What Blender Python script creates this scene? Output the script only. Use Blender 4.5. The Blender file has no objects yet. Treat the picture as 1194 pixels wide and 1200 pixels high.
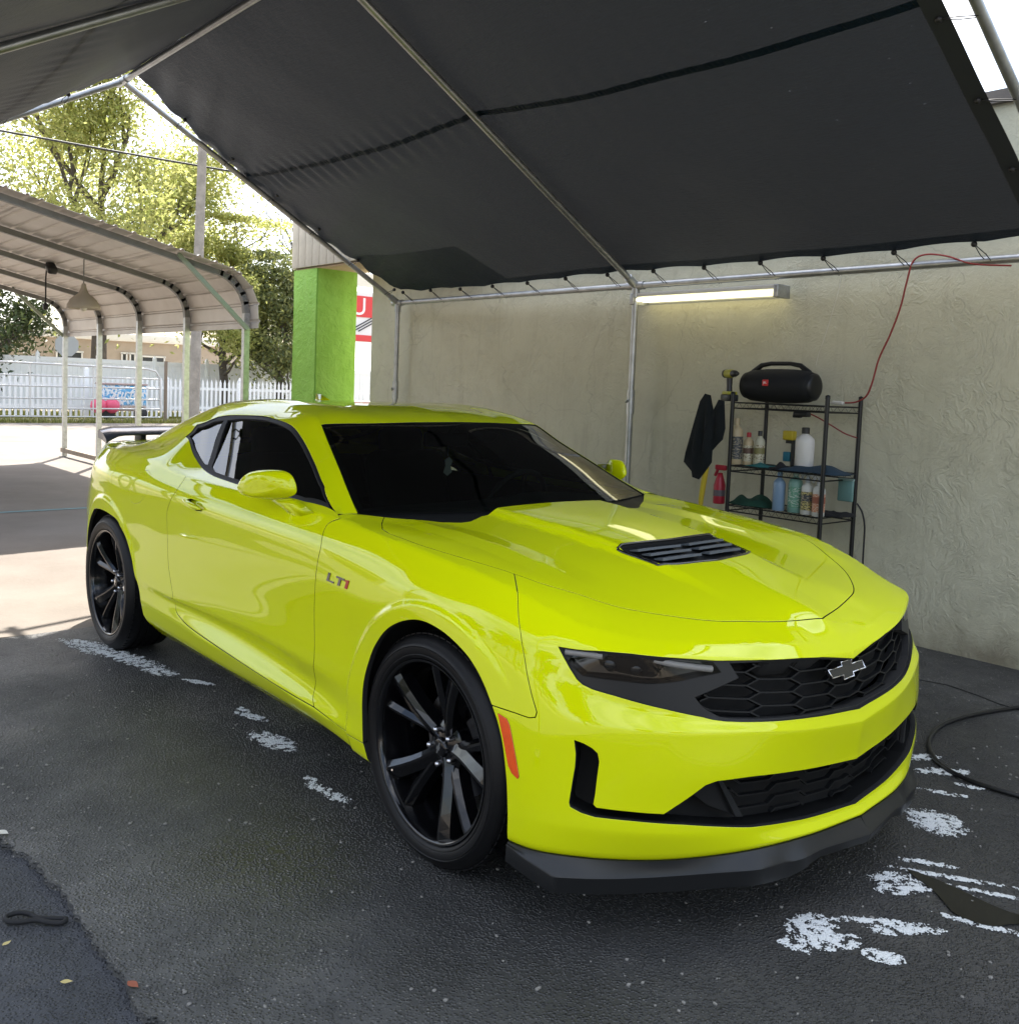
import bpy, bmesh, math, random
import numpy as np
from mathutils import Vector, Matrix
from mathutils.geometry import delaunay_2d_cdt

random.seed(7)
RNG = np.random.default_rng(11)
scene = bpy.context.scene
COL = scene.collection
PI = math.pi

# ------------------------------------------------------------------ camera
CAM_POS = np.array([2.22908, -2.57552, 1.45205])
CAM_YAW, CAM_PITCH, CAM_ROLL = 2.423434, 0.068403, 0.038923
FPX, PCX, PCY, PW, PH = 1108.596, 597.113, 528.740, 1194.0, 1200.0
def _camrot():
    cy, sy, cp, sp = math.cos(CAM_YAW), math.sin(CAM_YAW), math.cos(CAM_PITCH), math.sin(CAM_PITCH)
    f = np.array([cy * cp, sy * cp, -sp])
    r = np.cross(f, [0, 0, 1.0]); r /= np.linalg.norm(r)
    u = np.cross(r, f)
    c, s = math.cos(CAM_ROLL), math.sin(CAM_ROLL)
    return np.array([c * r + s * u, -s * r + c * u, f])
CAMR = _camrot()
cam_data = bpy.data.cameras.new('camera')
cam = bpy.data.objects.new('camera', cam_data)
COL.objects.link(cam)
scene.camera = cam
M = Matrix.Identity(4)
for i in range(3):
    M[i][0], M[i][1], M[i][2], M[i][3] = CAMR[0][i], CAMR[1][i], -CAMR[2][i], CAM_POS[i]
cam.matrix_world = M
cam_data.sensor_fit = 'HORIZONTAL'
cam_data.sensor_width = 36.0
cam_data.lens = 36.0 * FPX / PW
cam_data.shift_x = -(PCX - PW / 2) / PW
cam_data.shift_y = (PCY - PH / 2) / PW
cam_data.clip_start = 0.05
cam_data.clip_end = 2000

# ------------------------------------------------------------------ light
SUN_ELEV = math.radians(55)
SUN_AZ = math.radians(150)          # direction towards the sun, measured from +X towards +Y
world = bpy.data.worlds.new('World')
scene.world = world
world.use_nodes = True
wn = world.node_tree.nodes; wl = world.node_tree.links
wn.clear()
w_out = wn.new('ShaderNodeOutputWorld'); w_bg = wn.new('ShaderNodeBackground')
w_sky = wn.new('ShaderNodeTexSky')
w_sky.sky_type = 'NISHITA'; w_sky.sun_disc = False
w_sky.sun_elevation = SUN_ELEV
w_sky.sun_rotation = PI / 2 - SUN_AZ
w_sky.air_density = 1.0; w_sky.dust_density = 2.5; w_sky.ozone_density = 1.0
w_bg.inputs['Strength'].default_value = 0.10
# thin broken cloud over the whole sky
w_geo = wn.new('ShaderNodeTexCoord'); w_map = wn.new('ShaderNodeMapping')
w_map.inputs['Scale'].default_value = (1.0, 1.0, 2.6)
w_noise = wn.new('ShaderNodeTexNoise'); w_noise.inputs['Scale'].default_value = 2.6
w_noise.inputs['Detail'].default_value = 9; w_noise.inputs['Roughness'].default_value = 0.6
w_ramp = wn.new('ShaderNodeValToRGB')
w_ramp.color_ramp.elements[0].position = 0.44; w_ramp.color_ramp.elements[1].position = 0.62
w_mix = wn.new('ShaderNodeMix'); w_mix.data_type = 'RGBA'
w_mix.inputs[7].default_value = (6.8, 7.0, 7.4, 1)
wl.new(w_geo.outputs['Generated'], w_map.inputs['Vector']); wl.new(w_map.outputs[0], w_noise.inputs['Vector'])
wl.new(w_noise.outputs['Fac'], w_ramp.inputs['Fac']); wl.new(w_ramp.outputs['Color'], w_mix.inputs['Factor'])
wl.new(w_sky.outputs[0], w_mix.inputs[6]); wl.new(w_mix.outputs[2], w_bg.inputs['Color'])
wl.new(w_bg.outputs[0], w_out.inputs['Surface'])

sun_data = bpy.data.lights.new('sun', 'SUN')
sun_data.energy = 3.4; sun_data.angle = math.radians(0.55); sun_data.color = (1.0, 0.955, 0.88)
sun = bpy.data.objects.new('sun', sun_data); COL.objects.link(sun)
_sd = Vector((math.cos(SUN_AZ) * math.cos(SUN_ELEV), math.sin(SUN_AZ) * math.cos(SUN_ELEV), math.sin(SUN_ELEV)))
sun.rotation_euler = _sd.to_track_quat('Z', 'Y').to_euler()
sun.location = _sd * 30

scene.view_settings.view_transform = 'Standard'
scene.view_settings.look = 'None'
scene.view_settings.gamma = 1.0
scene.view_settings.use_curve_mapping = False
scene.view_settings.exposure = 2.08
scene.render.engine = 'CYCLES'
scene.cycles.max_bounces = 8
scene.cycles.diffuse_bounces = 4
scene.cycles.glossy_bounces = 4
scene.cycles.transmission_bounces = 6
scene.cycles.transparent_max_bounces = 12
scene.cycles.caustics_reflective = False
scene.cycles.caustics_refractive = False
scene.cycles.sample_clamp_indirect = 6.0

# ------------------------------------------------------------------ pixel helpers (photo pixels -> directions)
def project(P):
    q = (np.atleast_2d(P) - CAM_POS) @ CAMR.T
    return np.c_[PCX + FPX * q[:, 0] / q[:, 2], PCY - FPX * q[:, 1] / q[:, 2]]
def ray(u, v):
    return np.array([(u - PCX) / FPX, -(v - PCY) / FPX, 1.0]) @ CAMR
def on_axis(ax, val, u, v):
    d = ray(u, v)
    return CAM_POS + d * (val - CAM_POS[ax]) / d[ax]

# ------------------------------------------------------------------ materials
MATS = {}
def mat(name, color=(0.5, 0.5, 0.5), rough=0.5, metal=0.0, spec=0.5, coat=0.0, coat_rough=0.03, noise=None, bump=None, trans=0.0, ior=1.45, emit=None, alpha=None):
    """procedural Principled material. noise=(scale, amount) varies colour, bump=(scale, strength, distance)"""
    if name in MATS: return MATS[name]
    m = bpy.data.materials.new(name); m.use_nodes = True
    nt = m.node_tree; b = nt.nodes['Principled BSDF']
    c = (*color, 1.0)
    b.inputs['Base Color'].default_value = c
    b.inputs['Roughness'].default_value = rough
    b.inputs['Metallic'].default_value = metal
    b.inputs['Specular IOR Level'].default_value = spec
    b.inputs['IOR'].default_value = ior
    b.inputs['Coat Weight'].default_value = coat
    b.inputs['Coat Roughness'].default_value = coat_rough
    b.inputs['Transmission Weight'].default_value = trans
    if emit:
        b.inputs['Emission Color'].default_value = (*emit[0], 1); b.inputs['Emission Strength'].default_value = emit[1]
    tc = None
    if noise or bump:
        tc = nt.nodes.new('ShaderNodeTexCoord')
    if noise:
        n = nt.nodes.new('ShaderNodeTexNoise'); n.inputs['Scale'].default_value = noise[0]
        n.inputs['Detail'].default_value = 6; n.inputs['Roughness'].default_value = 0.65
        nt.links.new(tc.outputs['Object'], n.inputs['Vector'])
        mx = nt.nodes.new('ShaderNodeMix'); mx.data_type = 'RGBA'
        a = noise[1]
        mx.inputs[6].default_value = tuple(max(0, x * (1 - a)) for x in color) + (1,)
        mx.inputs[7].default_value = tuple(min(1, x * (1 + a)) for x in color) + (1,)
        mr = nt.nodes.new('ShaderNodeMapRange'); mr.inputs['From Min'].default_value = 0.3; mr.inputs['From Max'].default_value = 0.7
        nt.links.new(n.outputs['Fac'], mr.inputs['Value']); nt.links.new(mr.outputs[0], mx.inputs['Factor'])
        nt.links.new(mx.outputs[2], b.inputs['Base Color'])
    if bump:
        n2 = nt.nodes.new('ShaderNodeTexNoise'); n2.inputs['Scale'].default_value = bump[0]
        n2.inputs['Detail'].default_value = 8; n2.inputs['Roughness'].default_value = 0.6
        nt.links.new(tc.outputs['Object'], n2.inputs['Vector'])
        bp = nt.nodes.new('ShaderNodeBump'); bp.inputs['Strength'].default_value = bump[1]; bp.inputs['Distance'].default_value = bump[2]
        nt.links.new(n2.outputs['Fac'], bp.inputs['Height']); nt.links.new(bp.outputs[0], b.inputs['Normal'])
    MATS[name] = m
    return m

# ------------------------------------------------------------------ object helpers
def tag(o, label=None, cat=None, group=None, kind=None):
    if label: o['label'] = label
    if cat: o['category'] = cat
    if group: o['group'] = group
    if kind: o['kind'] = kind
    return o
def empty(name, loc=(0, 0, 0), rz=0.0, label=None, cat=None, group=None, parent=None):
    o = bpy.data.objects.new(name, None); COL.objects.link(o)
    o.location = loc; o.rotation_euler = (0, 0, rz); o.empty_display_size = 0.1
    if parent: o.parent = parent
    return tag(o, label, cat, group)
class MB:
    """collects shapes, builds ONE mesh object"""
    def __init__(self): self.v = []; self.f = []; self.sm = []
    def add(self, verts, faces, smooth=False):
        o = len(self.v)
        self.v.extend(tuple(map(float, p)) for p in verts)
        for f in faces: self.f.append(tuple(i + o for i in f)); self.sm.append(smooth)
        return self
    def box(self, c, s, rot=None, bevel=0.0):
        hx, hy, hz = s[0] / 2, s[1] / 2, s[2] / 2
        R = rot if rot is not None else Matrix.Identity(3)
        if bevel <= 0:
            P = [(x, y, z) for x in (-hx, hx) for y in (-hy, hy) for z in (-hz, hz)]
            F = [(0, 1, 3, 2), (4, 6, 7, 5), (0, 4, 5, 1), (2, 3, 7, 6), (0, 2, 6, 4), (1, 5, 7, 3)]
            self.add([tuple(R @ Vector(p) + Vector(c)) for p in P], F)
        else:
            bm = bmesh.new(); bmesh.ops.create_cube(bm, size=1.0)
            for v in bm.verts: v.co = Vector((v.co.x * 2 * hx, v.co.y * 2 * hy, v.co.z * 2 * hz))
            bmesh.ops.bevel(bm, geom=bm.edges[:], offset=bevel, segments=2, affect='EDGES', profile=0.5)
            self.bm(bm, R, c, True)
        return self
    def bm(self, bm, R=None, c=(0, 0, 0), smooth=False):
        bm.verts.index_update()
        R = R if R is not None else Matrix.Identity(3)
        self.add([tuple(R @ v.co + Vector(c)) for v in bm.verts], [tuple(v.index for v in f.verts) for f in bm.faces], smooth)
        bm.free(); return self
    def tube(self, pts, r, n=8, closed=False, caps=True, smooth=True):
        pts = [Vector(p) for p in pts]; m = len(pts)
        rad = r if hasattr(r, '__len__') else [r] * m
        rings = []; up = None
        for i, p in enumerate(pts):
            a = pts[(i - 1) % m] if (closed or i > 0) else p
            b = pts[(i + 1) % m] if (closed or i < m - 1) else p
            t = (b - a).normalized()
            if up is None:
                up = Vector((0, 0, 1)) if abs(t.z) < 0.9 else Vector((1, 0, 0))
            s = t.cross(up)
            if s.length < 1e-5: s = t.cross(Vector((0.3, 1, 0.2)))
            s.normalize(); up = s.cross(t).normalized()
            rings.append([p + (s * math.cos(2 * PI * k / n) + up * math.sin(2 * PI * k / n)) * rad[i] for k in range(n)])
        V = [q for ring in rings for q in ring]; F = []
        for i in range(m if closed else m - 1):
            j = (i + 1) % m
            for k in range(n):
                k2 = (k + 1) % n
                F.append((i * n + k, i * n + k2, j * n + k2, j * n + k))
        self.add(V, F, smooth)
        if caps and not closed:
            self.add(rings[0], [tuple(range(n - 1, -1, -1))]); self.add(rings[-1], [tuple(range(n))])
        return self
    def lathe(self, prof, c=(0, 0, 0), n=32, rot=None, smooth=True, a0=0.0, a1=2 * PI):
        R = rot if rot is not None else Matrix.Identity(3)
        full = abs(a1 - a0 - 2 * PI) < 1e-6
        m = n if full else n + 1
        V = []; F = []
        for k in range(m):
            a = a0 + (a1 - a0) * k / n
            for (r, z) in prof: V.append(tuple(R @ Vector((r * math.cos(a), r * math.sin(a), z)) + Vector(c)))
        L = len(prof)
        for k in range(n):
            k2 = (k + 1) % m
            for i in range(L - 1):
                F.append((k * L + i, k2 * L + i, k2 * L + i + 1, k * L + i + 1))
        self.add(V, F, smooth); return self
    def prism(self, poly, z0, z1, rot=None, c=(0, 0, 0)):
        R = rot if rot is not None else Matrix.Identity(3)
        n = len(poly)
        V = [tuple(R @ Vector((x, y, z)) + Vector(c)) for z in (z0, z1) for (x, y) in poly]
        F = [tuple(range(n - 1, -1, -1)), tuple(range(n, 2 * n))] + [(i, (i + 1) % n, n + (i + 1) % n, n + i) for i in range(n)]
        self.add(V, F); return self
    def build(self, name, material=None, parent=None, auto=None):
        me = bpy.data.meshes.new(name); me.from_pydata(self.v, [], self.f); me.validate(); me.update()
        if len(me.polygons) == len(self.sm): me.polygons.foreach_set('use_smooth', self.sm)
        if auto is not None: me.set_sharp_from_angle(angle=math.radians(auto))
        o = bpy.data.objects.new(name, me); COL.objects.link(o)
        if material is not None: me.materials.append(material)
        if parent is not None: o.parent = parent
        return o
def copy_tree(o, parent=None):
    c = o.copy(); COL.objects.link(c)
    if parent is not None: c.parent = parent
    for ch in o.children: copy_tree(ch, c)
    return c
def rotz(a): return Matrix.Rotation(a, 3, 'Z')
def rotx(a): return Matrix.Rotation(a, 3, 'X')
def roty(a): return Matrix.Rotation(a, 3, 'Y')
# ================================================================== ground and buildings
def nodes_of(name):
    m = bpy.data.materials.new(name); m.use_nodes = True; MATS[name] = m
    nt = m.node_tree; b = nt.nodes['Principled BSDF']; tc = nt.nodes.new('ShaderNodeTexCoord')
    return m, nt, b, tc
def N_noise(nt, vec, scale, detail=5, rough=.6, dist=0.0):
    n = nt.nodes.new('ShaderNodeTexNoise'); n.inputs['Scale'].default_value = scale; n.inputs['Detail'].default_value = detail
    n.inputs['Roughness'].default_value = rough; n.inputs['Distortion'].default_value = dist; nt.links.new(vec, n.inputs['Vector']); return n.outputs['Fac']
def N_range(nt, val, a, b, c=0.0, d=1.0):
    r = nt.nodes.new('ShaderNodeMapRange'); r.inputs['From Min'].default_value = a; r.inputs['From Max'].default_value = b
    r.inputs['To Min'].default_value = c; r.inputs['To Max'].default_value = d; nt.links.new(val, r.inputs['Value']); return r.outputs[0]
def N_mix(nt, fac, a, b):
    x = nt.nodes.new('ShaderNodeMix'); x.data_type = 'RGBA'
    for i, c in ((6, a), (7, b)):
        if isinstance(c, tuple): x.inputs[i].default_value = (*c, 1)
        else: nt.links.new(c, x.inputs[i])
    if isinstance(fac, float): x.inputs[0].default_value = fac
    else: nt.links.new(fac, x.inputs[0])
    return x.outputs[2]
def N_math(nt, op, a, b=None):
    x = nt.nodes.new('ShaderNodeMath'); x.operation = op
    for i, c in ((0, a), (1, b)):
        if c is None: continue
        if isinstance(c, (int, float)): x.inputs[i].default_value = c
        else: nt.links.new(c, x.inputs[i])
    return x.outputs[0]
def N_bump(nt, h, strength, dist, prev=None):
    x = nt.nodes.new('ShaderNodeBump'); x.inputs['Strength'].default_value = strength; x.inputs['Distance'].default_value = dist
    nt.links.new(h, x.inputs['Height'])
    if prev is not None: nt.links.new(prev, x.inputs['Normal'])
    return x.outputs[0]
def N_vor(nt, vec, scale, feature='F1', out='Distance'):
    v = nt.nodes.new('ShaderNodeTexVoronoi'); v.feature = feature; v.inputs['Scale'].default_value = scale; nt.links.new(vec, v.inputs['Vector']); return v.outputs[out]

def asphalt_mat(name, base, wet, light, washed=False):
    m, nt, b, tc = nodes_of(name); P = tc.outputs['Object']
    st = N_vor(nt, P, 112, out='Distance'); cellc = N_vor(nt, P, 112, out='Color')
    big = N_noise(nt, P, .9, 4, .6); mid = N_noise(nt, P, 6, 5, .65); fine = N_noise(nt, P, 240, 3, .6)
    sep = nt.nodes.new('ShaderNodeSeparateColor'); nt.links.new(cellc, sep.inputs[0])
    c1 = N_mix(nt, N_range(nt, mid, .3, .7), tuple(x*.70 for x in base), tuple(x*1.35 for x in base))
    stone = N_range(nt, sep.outputs[0], .66, 1.0); edge = N_range(nt, st, .45, .15)
    c2 = N_mix(nt, N_math(nt, 'MULTIPLY', N_math(nt, 'MULTIPLY', stone, edge), .95), c1, light)
    c3 = N_mix(nt, N_math(nt, 'MULTIPLY', N_range(nt, big, .42, .66), .55), c2, tuple(x*.55 for x in base))
    oil = N_range(nt, N_noise(nt, P, 2.3, 5, .65), .60, .74); tanp = N_range(nt, N_noise(nt, P, 1.5, 6, .7), .56, .72)
    c3 = N_mix(nt, N_math(nt, 'MULTIPLY', tanp, .45), c3, (.105, .092, .068))
    c3 = N_mix(nt, N_math(nt, 'MULTIPLY', oil, .55), c3, tuple(x*.4 for x in base))
    wv = nt.nodes.new('ShaderNodeTexNoise'); wv.inputs['Scale'].default_value = 3.0; wv.inputs['Detail'].default_value = 5; nt.links.new(P, wv.inputs['Vector'])
    va = nt.nodes.new('ShaderNodeVectorMath'); va.operation = 'MULTIPLY_ADD'; nt.links.new(wv.outputs['Color'], va.inputs[0]); va.inputs[1].default_value = (.5, .5, .5); nt.links.new(P, va.inputs[2])
    crk = N_math(nt, 'MULTIPLY', N_range(nt, N_vor(nt, va.outputs[0], .8, 'DISTANCE_TO_EDGE'), .006, .001, 0.0, 1.0), N_range(nt, N_noise(nt, P, .8, 3, .5), .48, .58))
    c3 = N_mix(nt, N_math(nt, 'MULTIPLY', crk, .8), c3, (.010, .010, .010))
    wetf = None
    if washed:      # wash water has soaked the asphalt round the car
        sx = nt.nodes.new('ShaderNodeSeparateXYZ'); nt.links.new(P, sx.inputs[0])
        ex = N_math(nt, 'POWER', N_math(nt, 'ABSOLUTE', N_math(nt, 'MULTIPLY', N_math(nt, 'ADD', sx.outputs[0], 1.0), 1/2.75)), 3.0)
        ey = N_math(nt, 'POWER', N_math(nt, 'ABSOLUTE', N_math(nt, 'MULTIPLY', N_math(nt, 'SUBTRACT', sx.outputs[1], .35), 1/1.75)), 3.0)
        dd = N_math(nt, 'ADD', N_math(nt, 'ADD', ex, ey), N_math(nt, 'MULTIPLY', N_math(nt, 'SUBTRACT', N_noise(nt, P, 1.6, 6, .6), .5), 2.2))
        wetf = N_range(nt, dd, 1.25, .55)
        c3 = N_mix(nt, N_math(nt, 'MULTIPLY', wetf, .62), c3, tuple(x*.28 for x in base))
    nt.links.new(c3, b.inputs['Base Color'])
    r = N_math(nt, 'ADD', N_range(nt, big, .38, .62, .82 - .34*wet, .82), N_math(nt, 'MULTIPLY', N_range(nt, fine, .3, .7), .10))
    if wetf is not None: r = N_math(nt, 'SUBTRACT', r, N_math(nt, 'MULTIPLY', wetf, .20))
    nt.links.new(r, b.inputs['Roughness'])
    h = N_math(nt, 'ADD', N_range(nt, st, .0, .55, 1, 0), N_math(nt, 'MULTIPLY', sep.outputs[1], .9))
    n1 = N_bump(nt, h, 1.0, .0085); n2 = N_bump(nt, mid, .5, .018, n1)
    nt.links.new(n2, b.inputs['Normal'])
    return m
ASPHALT = asphalt_mat('wet_asphalt', (.078, .077, .074), 1.0, (.36, .345, .31), True)
OLDPAVE = asphalt_mat('old_pavement', (.050, .053, .059), .5, (.15, .15, .15))
m, nt, b, tc = nodes_of('sunlit_concrete'); P = tc.outputs['Object']
c = N_mix(nt, N_range(nt, N_noise(nt, P, 1.1, 6, .65), .35, .65), (.150, .125, .102), (.20, .172, .144))
c = N_mix(nt, N_math(nt, 'MULTIPLY', N_range(nt, N_noise(nt, P, 70, 4, .6), .5, .75), .5), c, (.22, .18, .15))
c = N_mix(nt, N_math(nt, 'MULTIPLY', N_range(nt, N_noise(nt, P, .35, 3, .5), .5, .7), .5), c, (.22, .20, .18))
nt.links.new(c, b.inputs['Base Color']); b.inputs['Roughness'].default_value = .9
nt.links.new(N_bump(nt, N_noise(nt, P, 60, 6, .7), .6, .006), b.inputs['Normal'])
CONCRETE = m
m, nt, b, tc = nodes_of('dirt_ground'); P = tc.outputs['Object']
c = N_mix(nt, N_range(nt, N_noise(nt, P, .25, 6, .65), .35, .65), (.27, .22, .16), (.42, .35, .26))
nt.links.new(c, b.inputs['Base Color']); b.inputs['Roughness'].default_value = .95
nt.links.new(N_bump(nt, N_noise(nt, P, 20, 6, .7), .6, .02), b.inputs['Normal'])
DIRT = m
m, nt, b, tc = nodes_of('stucco'); P = tc.outputs['Object']
wn_ = nt.nodes.new('ShaderNodeTexNoise'); wn_.inputs['Scale'].default_value = 1.7; wn_.inputs['Detail'].default_value = 4; nt.links.new(P, wn_.inputs['Vector'])
vs_ = nt.nodes.new('ShaderNodeVectorMath'); vs_.operation = 'MULTIPLY_ADD'; nt.links.new(wn_.outputs['Color'], vs_.inputs[0]); vs_.inputs[1].default_value = (.9, .9, .9); nt.links.new(P, vs_.inputs[2])
mpS = nt.nodes.new('ShaderNodeMapping'); mpS.inputs['Scale'].default_value = (1.0, 1.0, .42); mpS.inputs['Rotation'].default_value = (0, .22, 0); nt.links.new(vs_.outputs[0], mpS.inputs['Vector'])
s1 = N_noise(nt, mpS.outputs[0], 11, 6, .6, .6); s2 = N_noise(nt, vs_.outputs[0], 23, 5, .65, .4)
def ridged(x, w): return N_range(nt, N_math(nt, 'ABSOLUTE', N_math(nt, 'SUBTRACT', x, .5)), 0.0, w, 1.0, 0.0)
patch = N_range(nt, N_noise(nt, P, 1.9, 4, .6), .42, .60); patch2 = N_range(nt, N_noise(nt, P, 3.1, 4, .6), .45, .65)
relief = N_math(nt, 'ADD', N_math(nt, 'MULTIPLY', ridged(s1, .085), patch), N_math(nt, 'MULTIPLY', ridged(s2, .07), N_math(nt, 'MULTIPLY', patch2, .6)))
c = N_mix(nt, N_range(nt, N_noise(nt, P, 1.0, 7, .7), .30, .70), (.52, .495, .36), (.61, .59, .445))
c = N_mix(nt, N_math(nt, 'MULTIPLY', N_range(nt, N_noise(nt, P, 9, 6, .7), .5, .8), .30), c, (.38, .345, .24))
mpD = nt.nodes.new('ShaderNodeMapping'); mpD.inputs['Scale'].default_value = (5.0, 1.0, .35); nt.links.new(P, mpD.inputs['Vector'])
c = N_mix(nt, N_math(nt, 'MULTIPLY', N_range(nt, N_noise(nt, mpD.outputs[0], 1.6, 5, .65), .56, .76), .32), c, (.30, .27, .18))
sepx = nt.nodes.new('ShaderNodeSeparateXYZ'); nt.links.new(P, sepx.inputs[0])
foot_tone = N_math(nt, 'MULTIPLY', N_range(nt, N_math(nt, 'ADD', sepx.outputs[2], N_math(nt, 'MULTIPLY', N_noise(nt, P, 5, 6, .65), .55)), .52, .22), .75)  # darker and browner towards the foot of the wall, with a noisy edge
c = N_mix(nt, foot_tone, c, (.16, .13, .085))
ck = N_range(nt, N_vor(nt, vs_.outputs[0], .55, 'DISTANCE_TO_EDGE'), .004, .0, 0.0, 1.0)
c = N_mix(nt, N_math(nt, 'MULTIPLY', ck, .22), c, (.16, .14, .10))
nt.links.new(c, b.inputs['Base Color']); b.inputs['Roughness'].default_value = .9
n1 = N_bump(nt, relief, .6, .007); n2 = N_bump(nt, N_noise(nt, P, 55, 6, .7), .5, .007, n1); n3 = N_bump(nt, N_noise(nt, P, 7, 6, .65), .4, .02, n2)
nt.links.new(n3, b.inputs['Normal'])
STUCCO = m
m, nt, b, tc = nodes_of('green_stucco'); P = tc.outputs['Object']
c = N_mix(nt, N_range(nt, N_noise(nt, P, 4, 5, .6), .35, .65), (.23, .47, .055), (.29, .55, .085))
nt.links.new(c, b.inputs['Base Color']); b.inputs['Roughness'].default_value = .7
n1 = N_bump(nt, N_noise(nt, P, 8, 5, .6, 1.5), .8, .03); nt.links.new(N_bump(nt, N_noise(nt, P, 40, 4, .6), .5, .008, n1), b.inputs['Normal'])
GREEN = m
STEEL = mat('galvanised_steel', (.42, .43, .43), rough=.42, metal=.75, noise=(18, .22))
PAINTED_STEEL = mat('grey_painted_steel', (.20, .205, .20), rough=.5, noise=(6, .15))

def sheet(name, pts, z, material, thick=0.0):
    mb = MB(); n = len(pts)
    V = [(x, y, z) for x, y in pts]; F = [tuple(range(n))]
    if thick:
        V += [(x, y, z - thick) for x, y in pts]; F += [(i, n + i, n + (i+1) % n, (i+1) % n) for i in range(n)]
    mb.add(V, F); return tag(mb.build(name, material), kind='structure')
sheet('ground', [(-700,-700),(700,-700),(700,700),(-700,700)], -.045, DIRT)
sheet('concrete_lot', [(-25.0,-14),(-3.30,-14),(-3.34,-1.4),(-3.27,-.9),(-3.36,2.95),(-6.4,2.95),(-25.0,2.95)], -.006, CONCRETE, .03)
sheet('concrete_lot', [(-25.0,2.954),(-7.4,2.954),(-7.4,40),(-25.0,40)], -.007, CONCRETE, .03)
# asphalt pad with its broken edge
rr = random.Random(3)
edge = []
ctrl = [(-3.28,-1.95),(-2.4,-1.93),(-1.6,-1.90),(-.89,-1.87),(-.70,-1.82),(-.47,-1.80),(-.18,-1.81),(.06,-1.81),(.25,-1.80),(.7,-1.84),(1.4,-1.80),(2.6,-1.86),(6.0,-1.85)]
for (a, b_) in zip(ctrl[:-1], ctrl[1:]):
    k = max(2, int(math.hypot(b_[0]-a[0], b_[1]-a[1]) / .022))
    for i in range(k):
        t = i / k; edge.append((a[0] + (b_[0]-a[0])*t + rr.uniform(-.008, .008), a[1] + (b_[1]-a[1])*t + rr.uniform(-.014, .014)))
sheet('asphalt', edge + [(6.0,-1.85),(6.0,2.955),(-3.29,2.955)], 0.0, ASPHALT, .05)
sheet('old_pavement', [(-3.31,-3.4),(7,-3.5),(7,-1.60),(-3.31,-1.60)], -.020, OLDPAVE, .02)
sheet('concrete_lot', [(-3.296,-14),(16,-14),(16,-3.2),(-3.296,-3.2)], -.026, CONCRETE, .01)
sheet('concrete_lot', [(6.9,-3.19),(16,-3.19),(16,3.0),(6.9,3.0)], -.027, CONCRETE, .01)
sheet('road', [(-24.9,-60),(-20,-60),(-20,-14.2),(-24.9,-14.2)], -.02, CONCRETE)

sheet('painted_line', [(-8.19,-6),(-8.11,-6),(-8.14,2.3),(-8.22,2.3)], -.002, mat('teal_line', (.16, .28, .30), rough=.8, noise=(5, .3)))
# ---- stucco building along the lot
bld = empty('stucco_building', (-2.0, 2.95, 0), 0, 'beige stucco building wall with rough trowelled texture behind the car', 'building')
def local(o, root):
    return o
def bpart(mb, name, material, root, auto=None):
    mb.v = [(x - root.location.x, y - root.location.y, z - root.location.z) for x, y, z in mb.v]
    return mb.build(name, material, root, auto)
mb = MB(); mb.box((.6, 3.10, 1.55), (14.0, .30, 3.14)); bpart(mb, 'wall', STUCCO, bld)
mb = MB(); mb.box((.6, 7.0, 3.0), (14.0, 7.5, .1)); bpart(mb, 'roof', mat('flat_roof', (.2, .19, .18), rough=.9), bld)
mb = MB(); mb.box((.6, 3.09, 3.155), (14.04, .36, .07)); bpart(mb, 'coping', mat('coping_brown', (.16, .14, .12), rough=.8, noise=(8, .2)), bld)
mb = MB(); mb.box((.6, 10.6, 1.5), (14.0, .2, 3.0)); mb.box((7.5, 6.85, 1.5), (.2, 7.2, 3.0)); bpart(mb, 'wall', STUCCO, bld)
mb = MB(); mb.box((-6.30, 6.87, 1.5), (.2, 7.1, 3.0)); bpart(mb, 'wall', STUCCO, bld)
# porch pillar and the boarded beam over it
pil = empty('porch_pillar', (-7.06, 2.76, 0), 0, 'square bright green stucco pillar at the end of the building', 'pillar')
bm = bmesh.new(); bmesh.ops.create_cube(bm, size=1.0)
for v in bm.verts: v.co = Vector((v.co.x*.52, v.co.y*.50, (v.co.z + .5)*2.63))
bmesh.ops.bevel(bm, geom=[e for e in bm.edges if abs((e.verts[0].co - e.verts[1].co).z) > 1], offset=.012, segments=2, affect='EDGES')
bmesh.ops.subdivide_edges(bm, edges=bm.edges[:], cuts=5, use_grid_fill=True)
for v in bm.verts: v.co += Vector((random.uniform(-1, 1), random.uniform(-1, 1), 0)) * .003
mb = MB(); mb.bm(bm, smooth=False); mb.build('shaft', GREEN, pil)
mb = MB(); mb.box((0, 0, .06), (.60, .58, .12), None, .01); mb.build('base', GREEN, pil)
beam = empty('porch_beam', (-5.0, 2.76, 2.63), 0, 'boarded grey-beige beam resting on the green pillar and wall', 'beam')
BOARD = mat('beam_board', (.47, .43, .345), rough=.8, noise=(5, .16))
bw = .15
bdata = None
for side in range(2):
    for i in range(16 if side == 0 else 3):
        if bdata is None:
            mb = MB(); mb.box((0, 0, .34), (bw - .008, .022, .66), None, .003); ob = mb.build('board', BOARD, beam); bdata = ob.data
        else:
            ob = bpy.data.objects.new('board', bdata); COL.objects.link(ob); ob.parent = beam
        if side == 0: ob.location = (-2.33 + bw*(i + .5), -.262, .01)
        else: ob.location = (-2.345, -.19 + bw*(i + .5) - .05, .01); ob.rotation_euler = (0, 0, PI/2)
mb = MB(); mb.box((-.9, .02, .33), (2.8, .52, .62)); mb.build('core', mat('beam_core', (.25, .22, .18), rough=.9), beam)
mb = MB(); mb.box((-.9, .04, .008), (2.78, .54, .016)); mb.build('soffit', mat('soffit_wood', (.46, .36, .25), rough=.8, noise=(7, .12)), beam)
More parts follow.
